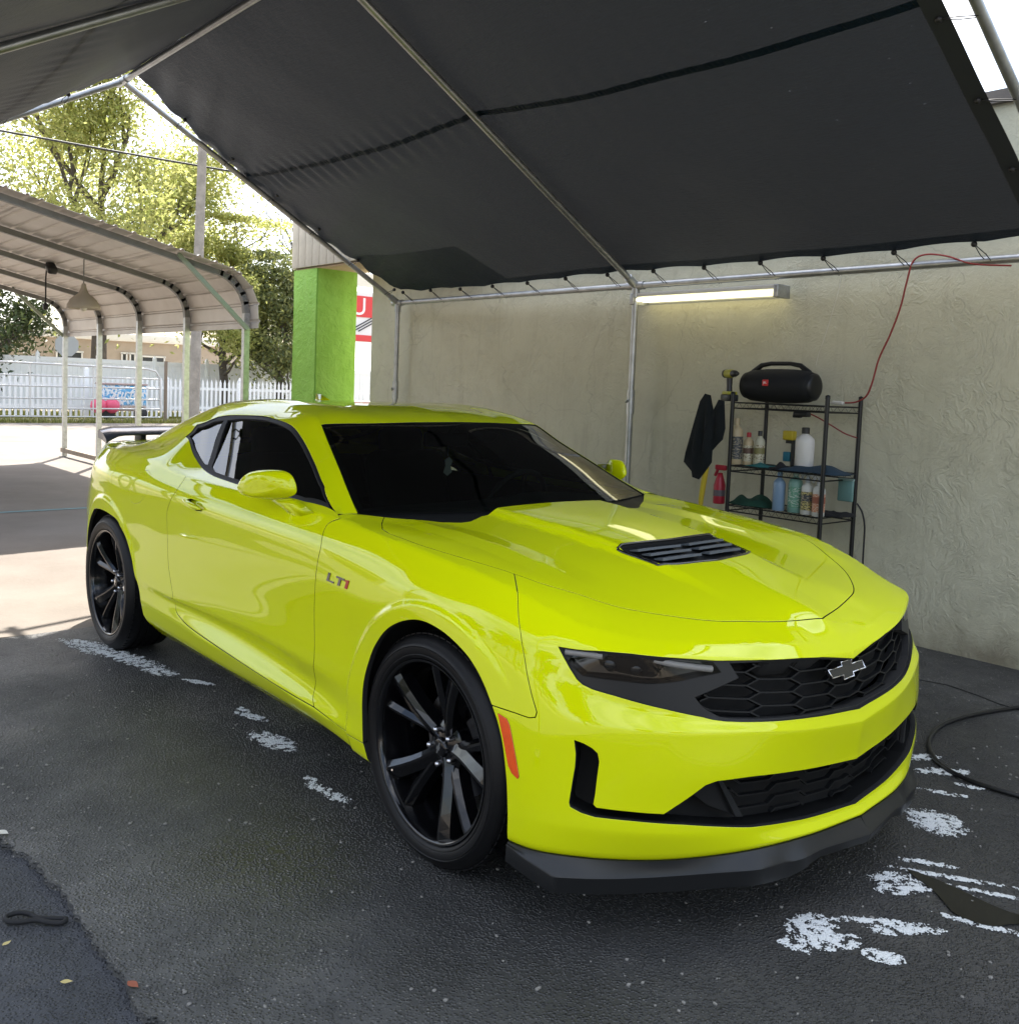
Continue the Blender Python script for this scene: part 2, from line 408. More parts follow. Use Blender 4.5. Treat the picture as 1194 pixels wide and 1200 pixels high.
mb = MB(); mb.box((-.9, -.01, .70), (2.9, .60, .05)); mb.build('cap', mat('beam_cap', (.3, .29, .27), rough=.7), beam)
# ---- pictures of the far side of the lot
home = empty('mobile_home', (-40, 14, 0), 0, 'long beige single-storey mobile home with white roof edge beyond the white fence', 'house')
HW = mat('home_siding', (.44, .37, .30), rough=.8, noise=(2, .08))
mb = MB(); mb.box((-1.8, 0, 1.55), (3.6, 17.5, 2.4)); mb.build('wall', HW, home)
mb = MB(); mb.box((-1.8, 0, 2.92), (3.95, 17.9, .34), None, .03); mb.build('roof', mat('white_roof', (.8, .79, .76), rough=.6), home)
for y, w, z0, z1 in ((-2.15, .20, 1.55, 2.25), (-1.80, .20, 1.55, 2.25), (-.9, 1.0, 1.45, 2.15), (-4.4, 1.0, 1.45, 2.2), (4.2, 1.0, 1.5, 2.2)):
    mb = MB(); mb.box((.02, y, (z0+z1)/2), (.06, w, z1-z0)); wdw = mb.build('window', mat('home_window', (.05, .055, .06), rough=.15), home)
    mb = MB()
    for (dy, dz, sy, sz) in ((0, (z1-z0)/2, w+.12, .07), (0, -(z1-z0)/2, w+.12, .07), (w/2, 0, .06, z1-z0), (-w/2, 0, .06, z1-z0)): mb.box((.055, y+dy, (z0+z1)/2+dz), (.05, sy, sz))
    mb.build('frame', MATS['white_roof'], wdw)
mb = MB(); mb.box((.03, 3.1, 1.35), (.06, .9, 2.0)); mb.build('door', mat('home_door', (.50, .44, .38), rough=.7), home)
# vinyl privacy fence
VIN = mat('white_vinyl', (.82, .82, .80), rough=.45, noise=(3, .05))
vf = empty('vinyl_fence', (-32, 12, 0), 0, 'tall solid white vinyl privacy fence with capped posts in front of the mobile home', 'fence')
mb = MB(); mb.box((0, 0, 1.0), (.12, .12, 1.92), None, .01); mb.lathe([(.09, 1.94), (.0001, 2.06)], (0, 0, 0), 4, rotz(PI/4), smooth=False); post0 = mb.build('post', VIN, vf); pd = post0.data; post0.location = (0, -9.6, 0)
mb = MB(); mb.box((0, 0, .95), (.03, .158, 1.62)); bd0 = mb.build('board', VIN, vf); bdd = bd0.data; bd0.location = (0, -9.4, 0)
for i in range(1, 11):
    o = bpy.data.objects.new('post', pd); COL.objects.link(o); o.parent = vf; o.location = (0, -9.6 + 1.95*i, 0)
for i in range(1, 118):
    o = bpy.data.objects.new('board', bdd); COL.objects.link(o); o.parent = vf; o.location = (random.uniform(-.004, .004), -9.4 + .163*i, 0)
for z in (.14, 1.78):
    mb = MB(); mb.box((.0, .15, z), (.06, 19.5, .14)); mb.build('rail', VIN, vf)
# picket fence
pf = empty('picket_fence', (-28, 11, 0), 0, 'low white picket fence with pointed pickets along the road edge', 'fence')
mb = MB(); mb.prism([(-.035,0),(.035,0),(.035,1.12),(0,1.24),(-.035,1.12)], -.01, .01, Matrix(((0,0,1),(1,0,0),(0,1,0)))); pk = mb.build('picket', VIN, pf); pk.location = (.03, -8.0, .06)
for i in range(1, 112):
    o = bpy.data.objects.new('picket', pk.data); COL.objects.link(o); o.parent = pf; o.location = (.03, -8.0 + .152*i, .06)
for z in (.35, .98):
    mb = MB(); mb.box((0, .4, z), (.04, 17.2, .09)); mb.build('rail', VIN, pf)
mb = MB(); mb.box((0, 0, .74), (.13, .13, 1.44), None, .01); mb.lathe([(.10, 1.46), (.0001, 1.60)], (0, 0, 0), 4, rotz(PI/4), smooth=False); p0 = mb.build('post', VIN, pf); p0.location = (0, -4.36, 0)
for y in (-8.1, -1.9, .6, 3.1, 5.6, 8.6):
    o = bpy.data.objects.new('post', p0.data); COL.objects.link(o); o.parent = pf; o.location = (0, y, -.2)
# tubular farm gate
gt = empty('farm_gate', (-25.6, 4.4, 0), 0, 'galvanised tubular steel farm gate with rounded corners', 'gate')
GS = mat('gate_steel', (.55, .55, .54), rough=.4, metal=.5)
def yz(pts): return [(0, y - 4.4, z) for y, z in pts]
mb = MB(); mb.tube(yz([(-.6,.14),(-.6,1.62),(-.4,1.64),(7.6,1.55),(7.85,1.49),(7.98,1.30),(8.02,.14)]), .028, 8); mb.build('outer_tube', GS, gt)
for z0, z1 in ((1.24, 1.26), (.95, .98), (.61, .66), (.34, .38), (.14, .14)):
    mb = MB(); mb.tube(yz([(-.6, z0), (8.0, z1)]), .022, 8); mb.build('bar', GS, gt)
for y in (1.0, 4.46, 6.1):
    mb = MB(); mb.tube(yz([(y, .12), (y, 1.58)]), .022, 8); mb.build('upright', GS, gt)
for y in (-.75, 8.15):
    mb = MB(); mb.tube(yz([(y, -.04), (y, 1.8)]), .05, 10); mb.build('gate_post', mat('gate_post_wood', (.2, .16, .12), rough=.9), gt)
# back of a stop sign
ss = empty('stop_sign', (-30, 6.65, 0), 0, 'octagonal road sign seen from its plain grey back', 'sign')
mb = MB(); mb.prism([(.38*math.cos(PI/8 + k*PI/4), .38*math.sin(PI/8 + k*PI/4)) for k in range(8)], -.008, .008, Matrix(((0,0,1),(1,0,0),(0,1,0))), (0, 0, 2.22)); mb.build('plate', mat('sign_back', (.36, .37, .36), rough=.5), ss)
mb = MB(); mb.box((-.03, 0, 1.1), (.03, .06, 2.3)); mb.build('post', GS, ss)
# painted cart behind the gate
ct = empty('painted_cart', (-27.0, 7.3, 0), 0, 'small cart painted in blue and white graffiti lettering behind the farm gate', 'cart')
m, nt, b, tc = nodes_of('graffiti_paint'); P = tc.outputs['Object']
c = N_mix(nt, N_range(nt, N_noise(nt, P, 5, 4, .6, 2.0), .47, .53), (.10, .36, .62), (.72, .76, .78))
c = N_mix(nt, N_range(nt, N_noise(nt, P, 9, 3, .6, 1.5), .60, .64), c, (.06, .16, .25))
sx = nt.nodes.new('ShaderNodeSeparateXYZ'); nt.links.new(P, sx.inputs[0])
c = N_mix(nt, N_range(nt, sx.outputs[2], .47, .42), c, N_mix(nt, N_range(nt, N_noise(nt, P, 16, 3, .6), .45, .55), (.45, .32, .26), (.62, .55, .5)))
nt.links.new(c, b.inputs['Base Color']); b.inputs['Roughness'].default_value = .5
mb = MB(); mb.box((0, .05, .66), (.75, 1.25, .78), None, .05); mb.build('body', m, ct)
mb = MB(); mb.box((0, .05, 1.07), (.8, 1.3, .05), None, .01); mb.build('lid', mat('cart_lid', (.40, .30, .28), rough=.6), ct)
for y in (-.72, -.35):
    bm = bmesh.new(); bmesh.ops.create_icosphere(bm, subdivisions=2, radius=.24); mb = MB(); mb.bm(bm, Matrix.Identity(3), (.35, y, .42), True); mb.build('float', mat('pink_float', (.72, .10, .18), rough=.35), ct)
for y in (-.45, .5):
    mb = MB(); mb.lathe([(.0001,-.06),(.17,-.06),(.2,-.03),(.2,.03),(.17,.06),(.0001,.06)], (.35, y, .20), 20, Matrix(((0,0,1),(0,1,0),(1,0,0)))); mb.build('wheel', mat('cart_tyre', (.03, .03, .03), rough=.7), ct)
def text_part(s, size, material, parent, loc, R, name='lettering', depth=.004, shear=0.0):
    cu = bpy.data.curves.new(name, 'FONT'); cu.body = s; cu.size = size; cu.extrude = depth; cu.shear = shear; cu.align_x = 'CENTER'; cu.align_y = 'CENTER'
    tmp = bpy.data.objects.new('tmp', cu); COL.objects.link(tmp)
    dg = bpy.context.evaluated_depsgraph_get(); me = bpy.data.meshes.new_from_object(tmp.evaluated_get(dg))
    bpy.data.objects.remove(tmp); bpy.data.curves.remove(cu)
    me.materials.clear(); me.materials.append(material); me.name = name
    o = bpy.data.objects.new(name, me); COL.objects.link(o); o.parent = parent
    o.matrix_local = Matrix.Translation(loc) @ R.to_4x4()
    return o
FACE_X = Matrix(((0, 0, 1), (1, 0, 0), (0, 1, 0)))            # text facing +x
FACE_NY = Matrix(((1, 0, 0), (0, 0, -1), (0, 1, 0)))          # text facing -y
WHITE_PAINT = mat('white_paint', (.78, .78, .78), rough=.5)
text_part('Surfer', .42, WHITE_PAINT, ct, Vector((.385, .08, .78)), FACE_X, shear=.25)
# tall printed sign seen through the porch gap
sg = empty('printed_sign', (-15.0, 8.0, 0), 0, 'tall red and white printed sign panel seen between green pillar and wall', 'sign')
Pc = on_axis(0, -15.0, 429, 372)
sg.location = (-15.0, Pc[1], 0)
mb = MB(); mb.box((0, 0, Pc[2]), (.05, 1.5, 1.05)); mb.build('panel', mat('sign_white', (.72, .70, .69), rough=.5), sg)
REDP = mat('sign_red', (.62, .05, .05), rough=.5)
mb = MB(); mb.box((.03, 0, Pc[2] + .22), (.02, 1.46, .44)); mb.build('red_band', REDP, sg)
mb = MB(); mb.box((.03, 0, Pc[2] - .44), (.02, 1.46, .13)); mb.build('red_band', REDP, sg)
text_part('BURGERS', .42, WHITE_PAINT, sg, Vector((.045, .0, Pc[2] + .22)), FACE_X) if False else text_part('U R', .52, WHITE_PAINT, sg, Vector((.045, .02, Pc[2] + .20)), FACE_X)
for k, z in enumerate((-.06, -.12, -.18)):
    mb = MB(); mb.box((.032, .02, Pc[2] + z), (.02, .9 - .2*k, .022), rotx(.5)); mb.build('stripe', mat('sign_black', (.04, .04, .045), rough=.5), sg)
for y in (-.6, .6):
    mb = MB(); mb.tube([(-.05, y, 0), (-.05, y, Pc[2] + .9)], .04, 8); mb.build('post', STEEL, sg)
mb = MB(); mb.box((0, 0, Pc[2] + .78), (.05, 1.5, .28)); mb.build('panel', mat('sign_cream', (.7, .66, .55), rough=.5), sg)
text_part('OIL', .22, REDP, sg, Vector((.03, 0, Pc[2] + .78)), FACE_X) if False else None

# ---- carport
CPX = [-7.83, -9.50, -11.15, -12.82, -14.55]
cp = empty('carport', (-11.2, 2.2, 0), 0, 'open metal carport with curved eaves and pale ribbed roof sheets', 'carport')
arc = [(2.2, 0.0), (2.2, 2.14)] + [(1.78 + .42*math.cos(a), 2.16 + .42*math.sin(a)*1.02) for a in np.radians([15, 30, 45, 60, 74])]
slope = (3.08 - 2.62) / (1.88 + .29)
yr = -.75; zr = 2.60 + (1.87 - yr) * slope
full = arc + [(yr, zr)]
mir = [(2*yr - y, z) for y, z in full[::-1][1:]]
bow = full + mir
for x in CPX:
    mb = MB(); P = [(x + 11.2, y - 2.2, z) for y, z in bow[1:-1]]
    # square tube section
    for a, b_ in zip(P[:-1], P[1:]):
        a, b_ = Vector(a), Vector(b_); d = b_ - a; L = d.length; R = d.to_track_quat('Z', 'X').to_matrix()
        mb.box(tuple((a + b_) / 2), (.062, .062, L + .03), R)
    mb.build('bow', PAINTED_STEEL, cp)
    for y in (2.2, 2*yr - 2.2):
        mb = MB(); mb.box((x + 11.2, y - 2.2, 1.08), (.066, .066, 2.16)); mb.build('post', STEEL, cp)
for x, s_ in ((CPX[0], 1), (CPX[-1], -1)):
    mb = MB(); a, b_ = Vector((x + 11.2 + .04*s_, 0, 1.98)), Vector((x + 11.2 + .04*s_, -.80, 2.72)); d = b_ - a
    mb.box(tuple((a + b_)/2), (.045, .045, d.length), d.to_track_quat('Z', 'X').to_matrix()); mb.build('brace', mat('pale_green_brace', (.30, .36, .28), rough=.5), cp)
for y in (2.2, 2*yr - 2.2):
    mb = MB(); mb.box((0, y - 2.2, .10), (6.9, .07, .07)); mb.build('base_rail', mat('rail_rusty', (.24, .19, .14), rough=.7, noise=(6, .3)), cp)
# roof sheets: separate ribbed panels, ribs along the carport
m, nt, b, tc = nodes_of('carport_sheet'); P = tc.outputs['Object']
c = N_mix(nt, N_range(nt, N_noise(nt, P, 1.6, 5, .6), .35, .65), (.50, .46, .42), (.60, .57, .53))
nt.links.new(c, b.inputs['Base Color']); b.inputs['Roughness'].default_value = .45; b.inputs['Metallic'].default_value = .15
SHEET = m
path = [(2.245, 1.99), (2.245, 2.15)] + [(1.78 + .465*math.cos(a), 2.16 + .475*math.sin(a)) for a in np.radians([15, 30, 45, 60, 74])] + [(yr, zr + .05)]
L = [0]
for a, b_ in zip(path[:-1], path[1:]): L.append(L[-1] + math.hypot(b_[0]-a[0], b_[1]-a[1]))
def along(t): return np.interp(t, L, [p[0] for p in path]), np.interp(t, L, [p[1] for p in path])
def panel_profile(t0, t1):
    ts = [t0]; rib = .19; t = t0 + .06
    out = [(t0, 0)]
    while t < t1 - .05:
        out += [(t, 0), (t + .012, .018), (t + .03, .018), (t + .042, 0)]; t += rib
    out.append((t1, 0)); return out
Lt = L[-1]; cuts = np.linspace(0, Lt, 6)
for side in (0, 1):
    for t0, t1 in zip(cuts[:-1], cuts[1:]):
        mb = MB(); pr = panel_profile(t0 - (.03 if t0 > 0 else 0), t1)
        top, bot = [], []
        for t, h in pr:
            y0, z0 = along(max(0, t - .01)); y1, z1 = along(min(Lt, t + .01)); y, z = along(t)
            ny, nz = (z0 - z1), (y1 - y0); ln = math.hypot(ny, nz); ny, nz = -ny/ln, -nz/ln
            if nz < 0 or (abs(nz) < .05 and ny < 0): ny, nz = -ny, -nz
            top.append((y + ny*(h + .003), z + nz*(h + .003))); bot.append((y + ny*h, z + nz*h))
        V = []; n = len(pr)
        for x in (CPX[0] + .22, CPX[-1] - .25):
            for l in (top, bot):
                for y, z in l: V.append((x + 11.2, (y if side == 0 else 2*yr - y) - 2.2, z + .004*(t0 > 0)))
        F = [(i, i+1, 2*n+i+1, 2*n+i) for i in range(n-1)] + [(n+i, 3*n+i, 3*n+i+1, n+i+1) for i in range(n-1)] + [(i, n+i, n+i+1, i+1) for i in range(n-1)] + [(2*n+i, 2*n+i+1, 3*n+i+1, 3*n+i) for i in range(n-1)]
        mb.add(V, F); mb.build('roof_sheet', SHEET, cp)
# hanging things under the carport
hl1 = empty('hanging_dome_lamp', tuple(on_axis(1, 1.0, 98, 352)), 0, 'pale dome lamp shade hanging by a chain under the carport roof', 'lamp')
mb = MB(); mb.lathe([(.02, .20), (.035, .14), (.06, .08), (.14, .02), (.185, -.06), (.19, -.10), (.18, -.10), (.13, .0), (.0001, .03)], (0, 0, 0), 24); mb.build('shade', mat('lamp_shade', (.45, .40, .33), rough=.6), hl1)
mb = MB(); mb.tube([(0, 0, .19), (0, 0, .62)], .007, 6); mb.build('chain', PAINTED_STEEL, hl1)
mb = MB(); mb.lathe([(.03, -.02), (.045, -.07), (.03, -.12), (.0001, -.13)], (0, 0, 0), 14); mb.build('bulb', mat('bulb_glass', (.7, .68, .62), rough=.2), hl1)
hl2 = empty('hanging_work_light', tuple(on_axis(1, 1.0, 60, 314)), 0, 'small black work light hanging from a cord under the carport', 'lamp')
mb = MB(); mb.box((0, 0, 0), (.20, .12, .10), roty(.5), .03); mb.build('head', BLK := mat('lamp_black', (.015, .015, .016), rough=.5), hl2)
mb = MB(); mb.tube([(-.10, -.0, .03), (-.20, 0, .01), (-.24, 0, -.1), (-.24, 0, -.36), (-.25, 0, -.45)], .010, 6); mb.box((-.25, 0, -.48), (.08, .06, .09), None, .02); mb.build('cord', BLK, hl2)
# utility pole and wire
up = empty('utility_pole', (-22.0, 7.6, 0), 0, 'tall grey wooden utility pole beyond the carport', 'pole')
mb = MB(); mb.tube([(0, -.1, -.1), (0, -.02, 4.4), (0, .08, 9.5)], [.15, .125, .10], 14); mb.build('shaft', mat('pole_wood', (.26, .24, .21), rough=.85, noise=(4, .25)), up)
mb = MB(); mb.box((0, .08, 8.9), (.1, 1.8, .1)); mb.build('cross_arm', mat('pole_arm', (.2, .18, .15), rough=.9), up)
mb = MB(); w_ = [(-22.3, y, 6.86 + .0016*(y - 4)**2 + .02*(y-4)*.3) for y in np.linspace(-40, 9.6, 40)]; mb.tube(w_, .028, 6); tag(mb.build('power_line', mat('cable_black', (.03, .03, .03), rough=.6)), 'thick black overhead cable running past the utility pole', 'cable')
# ================================================================== car body surfaces
# half body: x forward from the front axle, w = distance from the centre plane, z up. The visible flank is y = -w.
def rowtab(*rows): return np.array(rows, float)
A_ROWS = np.array([
 # S0 rear centre ........................................................ S19 front centre
 # a0 tucked under edge
 [(-3.70,0,.27),(-3.68,.40,.27),(-3.60,.66,.27),(-3.42,.76,.26),(-3.18,.82,.24),(-2.81,.86,.2),(-2.42,.85,.19),(-2.0,.845,.19),(-1.5,.845,.19),(-1.0,.845,.19),(-.62,.845,.19),(-.33,.85,.185),(0,.86,.19),(.28,.875,.20),(.44,.865,.200),(.55,.79,.202),(.66,.68,.204),(.775,.475,.207),(.845,.25,.213),(.868,0,.212)],
 # a1 bottom edge
 [(-3.79,0,.31),(-3.77,.42,.31),(-3.67,.70,.31),(-3.45,.80,.30),(-3.2,.875,.28),(-2.81,.93,.26),(-2.42,.915,.26),(-2.0,.912,.255),(-1.5,.910,.25),(-1.0,.908,.25),(-.62,.908,.243),(-.33,.915,.225),(0,.93,.23),(.30,.93,.236),(.46,.905,.236),(.578,.828,.238),(.692,.708,.240),(.810,.497,.243),(.883,.26,.248),(.908,0,.244)],
 # a2 rocker lip / lower opening sill
 [(-3.80,0,.38),(-3.78,.42,.38),(-3.68,.715,.38),(-3.45,.815,.37),(-3.2,.893,.36),(-2.81,.945,.35),(-2.42,.932,.35),(-2.0,.934,.346),(-1.5,.937,.334),(-1.0,.937,.314),(-.62,.935,.297),(-.33,.928,.285),(0,.937,.29),(.31,.935,.30),(.465,.908,.305),(.585,.840,.312),(.705,.725,.312),(.812,.505,.292),(.866,.25,.273),(.888,0,.261)],
 # a3 scoop
 [(-3.82,0,.46),(-3.80,.43,.46),(-3.69,.725,.46),(-3.45,.823,.45),(-3.2,.898,.43),(-2.81,.948,.42),(-2.42,.937,.41),(-2.0,.926,.41),(-1.5,.909,.410),(-1.0,.907,.392),(-.62,.914,.365),(-.33,.928,.345),(0,.94,.36),(.315,.936,.36),(.465,.906,.362),(.582,.838,.37),(.702,.722,.372),(.806,.505,.362),(.862,.25,.346),(.882,0,.332)],
 # a4 lower crease / lower opening top
 [(-3.84,0,.54),(-3.825,.43,.54),(-3.70,.735,.54),(-3.455,.827,.53),(-3.2,.902,.50),(-2.81,.950,.50),(-2.42,.940,.47),(-2.0,.936,.444),(-1.5,.939,.458),(-1.0,.939,.467),(-.62,.934,.45),(-.33,.930,.43),(0,.941,.46),(.315,.935,.45),(.463,.902,.446),(.58,.834,.452),(.703,.72,.456),(.806,.515,.448),(.863,.25,.428),(.880,0,.404)],
 # a5 mid side / nose crease
 [(-3.855,0,.70),(-3.84,.43,.70),(-3.70,.735,.70),(-3.455,.826,.70),(-3.2,.902,.69),(-2.81,.950,.69),(-2.42,.938,.65),(-2.0,.934,.64),(-1.5,.933,.63),(-1.0,.932,.62),(-.62,.932,.61),(-.33,.930,.60),(0,.942,.64),(.31,.928,.60),(.46,.893,.585),(.578,.826,.582),(.70,.716,.580),(.800,.512,.566),(.872,.26,.541),(.893,0,.515)],
 # a6 shoulder crease / grille lower edge
 [(-3.83,0,.83),(-3.81,.42,.83),(-3.68,.715,.83),(-3.445,.815,.83),(-3.2,.893,.83),(-2.81,.947,.83),(-2.42,.945,.765),(-2.0,.938,.825),(-1.5,.933,.807),(-1.0,.931,.786),(-.62,.933,.775),(-.33,.936,.752),(0,.939,.80),(.30,.918,.735),(.445,.882,.690),(.560,.815,.662),(.680,.708,.628),(.786,.502,.590),(.862,.26,.566),(.882,0,.545)],
 # a7 upper side / headlight top lip
 [(-3.81,0,.94),(-3.79,.42,.94),(-3.66,.70,.94),(-3.435,.79,.945),(-3.2,.868,.955),(-2.81,.925,.965),(-2.42,.934,.945),(-2.0,.930,.925),(-1.5,.922,.907),(-1.0,.918,.898),(-.62,.914,.895),(-.33,.913,.873),(0,.905,.865),(.27,.888,.832),(.41,.862,.795),(.525,.814,.776),(.638,.737,.772),(.748,.52,.753),(.822,.26,.728),(.848,0,.711)],
 # a8 top line
 [(-3.76,0,1.03),(-3.74,.40,1.03),(-3.62,.66,1.025),(-3.42,.745,1.02),(-3.2,.805,1.03),(-2.81,.855,1.036),(-2.42,.876,1.03),(-2.0,.885,.998),(-1.5,.880,.982),(-1.0,.872,.972),(-.62,.862,.970),(-.35,.866,.950),(0,.852,.920),(.24,.830,.888),(.38,.806,.850),(.485,.768,.820),(.59,.692,.800),(.705,.488,.779),(.783,.25,.757),(.812,0,.738)],
])
# how sharp each row is: along the flank and on the nose
A_SHARP = np.zeros((9, 20))
A_SHARP[1, :] = .6
A_SHARP[2, 6:12] = .8; A_SHARP[2, 14:] = .9
A_SHARP[4, 7:11] = .75; A_SHARP[4, 14:] = .5
A_SHARP[6, 7:11] = .72; A_SHARP[6, 11] = .3; A_SHARP[6, 6] = .3; A_SHARP[6, 16:] = .9; A_SHARP[6, 15] = .5
A_SHARP[5, 16:] = .9; A_SHARP[5, 15] = .4
A_SHARP[7, 16:] = .95; A_SHARP[7, 15] = .55

class Tensor:
    def __init__(self, rows, sharp, flare=None):
        self.P = rows; self.S = sharp; self.flare = flare
        d = np.linalg.norm(np.diff(rows, axis=1), axis=2).mean(0); self.U = np.r_[0, np.cumsum(np.maximum(d, .02))]
        e = np.linalg.norm(np.diff(rows, axis=0), axis=2).mean(1); self.V = np.r_[0, np.cumsum(np.maximum(e, .02))]
        # tangents along stations
        U = self.U; P = rows
        m = np.zeros_like(P)
        h = np.diff(U); s = np.diff(P, axis=1) / h[None, :, None]
        m[:, 0] = s[:, 0]; m[:, -1] = s[:, -1]
        for i in range(1, len(U) - 1):
            m[:, i] = (s[:, i - 1] * h[i] + s[:, i] * h[i - 1]) / (h[i - 1] + h[i])
        self.m = m
        self.umax, self.vmax = U[-1], self.V[-1]
    def raw(self, u, v):
        u = np.clip(np.asarray(u, float), 0, self.umax); v = np.clip(np.asarray(v, float), 0, self.vmax)
        U, V, P, m = self.U, self.V, self.P, self.m
        i = np.clip(np.searchsorted(U, u, 'right') - 1, 0, len(U) - 2)
        h = U[i + 1] - U[i]; t = (u - U[i]) / h
        h00 = 2*t**3 - 3*t**2 + 1; h10 = t**3 - 2*t**2 + t; h01 = -2*t**3 + 3*t**2; h11 = t**3 - t**2
        C = (h00[None, :, None] * P[:, i] + (h10*h)[None, :, None] * m[:, i] + h01[None, :, None] * P[:, i+1] + (h11*h)[None, :, None] * m[:, i+1])
        Sh = (1 - t)[None] * self.S[:, i] + t[None] * self.S[:, i + 1]
        n = len(V); hv = np.diff(V); s = np.diff(C, axis=0) / hv[:, None, None]
        mc = np.zeros_like(C); mc[0] = s[0]; mc[-1] = s[-1]
        for k in range(1, n - 1): mc[k] = (s[k-1]*hv[k] + s[k]*hv[k-1]) / (hv[k-1] + hv[k])
        j = np.clip(np.searchsorted(V, v, 'right') - 1, 0, n - 2)
        a = np.arange(len(u)); H = hv[j]; q = (v - V[j]) / H
        s0, s1 = Sh[j, a][:, None], Sh[j+1, a][:, None]
        ma = (1 - s0) * mc[j, a] + s0 * s[j, a]; mb = (1 - s1) * mc[j+1, a] + s1 * s[j, a]
        g00 = 2*q**3 - 3*q**2 + 1; g10 = q**3 - 2*q**2 + q; g01 = -2*q**3 + 3*q**2; g11 = q**3 - q**2
        X = g00[:, None]*C[j, a] + (g10*H)[:, None]*ma + g01[:, None]*C[j+1, a] + (g11*H)[:, None]*mb
        if self.flare is not None: X = self.flare(X)
        return X
    def pos(self, u, v):
        X = self.raw(np.atleast_1d(u), np.atleast_1d(v)).copy(); X[:, 1] *= -1
        return X
    def normal(self, u, v):
        u = np.atleast_1d(u); v = np.atleast_1d(v); e = 1.5e-3
        a = self.pos(u + e, v) - self.pos(u - e, v); b = self.pos(u, v + e) - self.pos(u, v - e)
        n = np.cross(a, b); l = np.linalg.norm(n, axis=1); n /= np.maximum(l, 1e-12)[:, None]
        n *= self.nsign
        return n
    def prepare(self, nu=900, nv=260):
        gu, gv = np.meshgrid(np.linspace(0, self.umax, nu), np.linspace(0, self.vmax, nv), indexing='ij')
        self.gu, self.gv = gu.ravel(), gv.ravel()
        X = self.pos(self.gu, self.gv); N = self.normal(self.gu, self.gv)
        px = project(X); depth = (X - CAM_POS) @ CAMR[2]
        facing = ((CAM_POS - X) * N).sum(1) > -0.15 * np.linalg.norm(CAM_POS - X, axis=1)
        self.gpx = px; self.gok = facing; self.gdepth = depth
    def trace(self, pts):
        """photo pixels -> (u, v) on this surface"""
        out = []
        for (a, b) in pts:
            d2 = (self.gpx[:, 0] - a)**2 + (self.gpx[:, 1] - b)**2 + np.where(self.gok, 0, 1e6)
            near = d2 < d2.min() + 9.0
            k = np.where(near)[0]; k = k[np.argmin(d2[k] + 6 * self.gdepth[k])]
            u, v = self.gu[k], self.gv[k]
            for it in range(6):
                e = 1e-3
                q = project(self.pos(np.array([u, u + e, u]), np.array([v, v, v + e])))
                J = np.c_[(q[1] - q[0]) / e, (q[2] - q[0]) / e]; r = np.array([a, b]) - q[0]
                st = np.linalg.lstsq(J.T @ J + 1e-3*np.trace(J.T @ J)*np.eye(2)*.02, J.T @ r, rcond=None)[0]
                st = np.clip(st, -.02, .02); u2 = min(max(u + st[0], 0), self.umax); v2 = min(max(v + st[1], 0), self.vmax)
                u, v = u2, v2
            out.append((u, v))
        return out

def a_flare(X):
    X = X.copy()
    for cx, cz, r0, r1, amp in ((.025, .352, .440, .462, .010), (-2.80, .352, .44, .465, .009)):
        r = np.hypot(X[:, 0] - cx, (X[:, 2] - cz))
        t = np.clip((r1 - r) / (r1 - r0), 0, 1); k = t * t * (3 - 2 * t)
        if cx > -1: k = k * np.clip((.36 - (X[:, 0] - cx)) / .14, 0, 1)
        k *= np.clip((X[:, 1] - .80) / .06, 0, 1)
        X[:, 1] += amp * k
    return X
SA = Tensor(A_ROWS, A_SHARP, a_flare); SA.nsign = 1.0

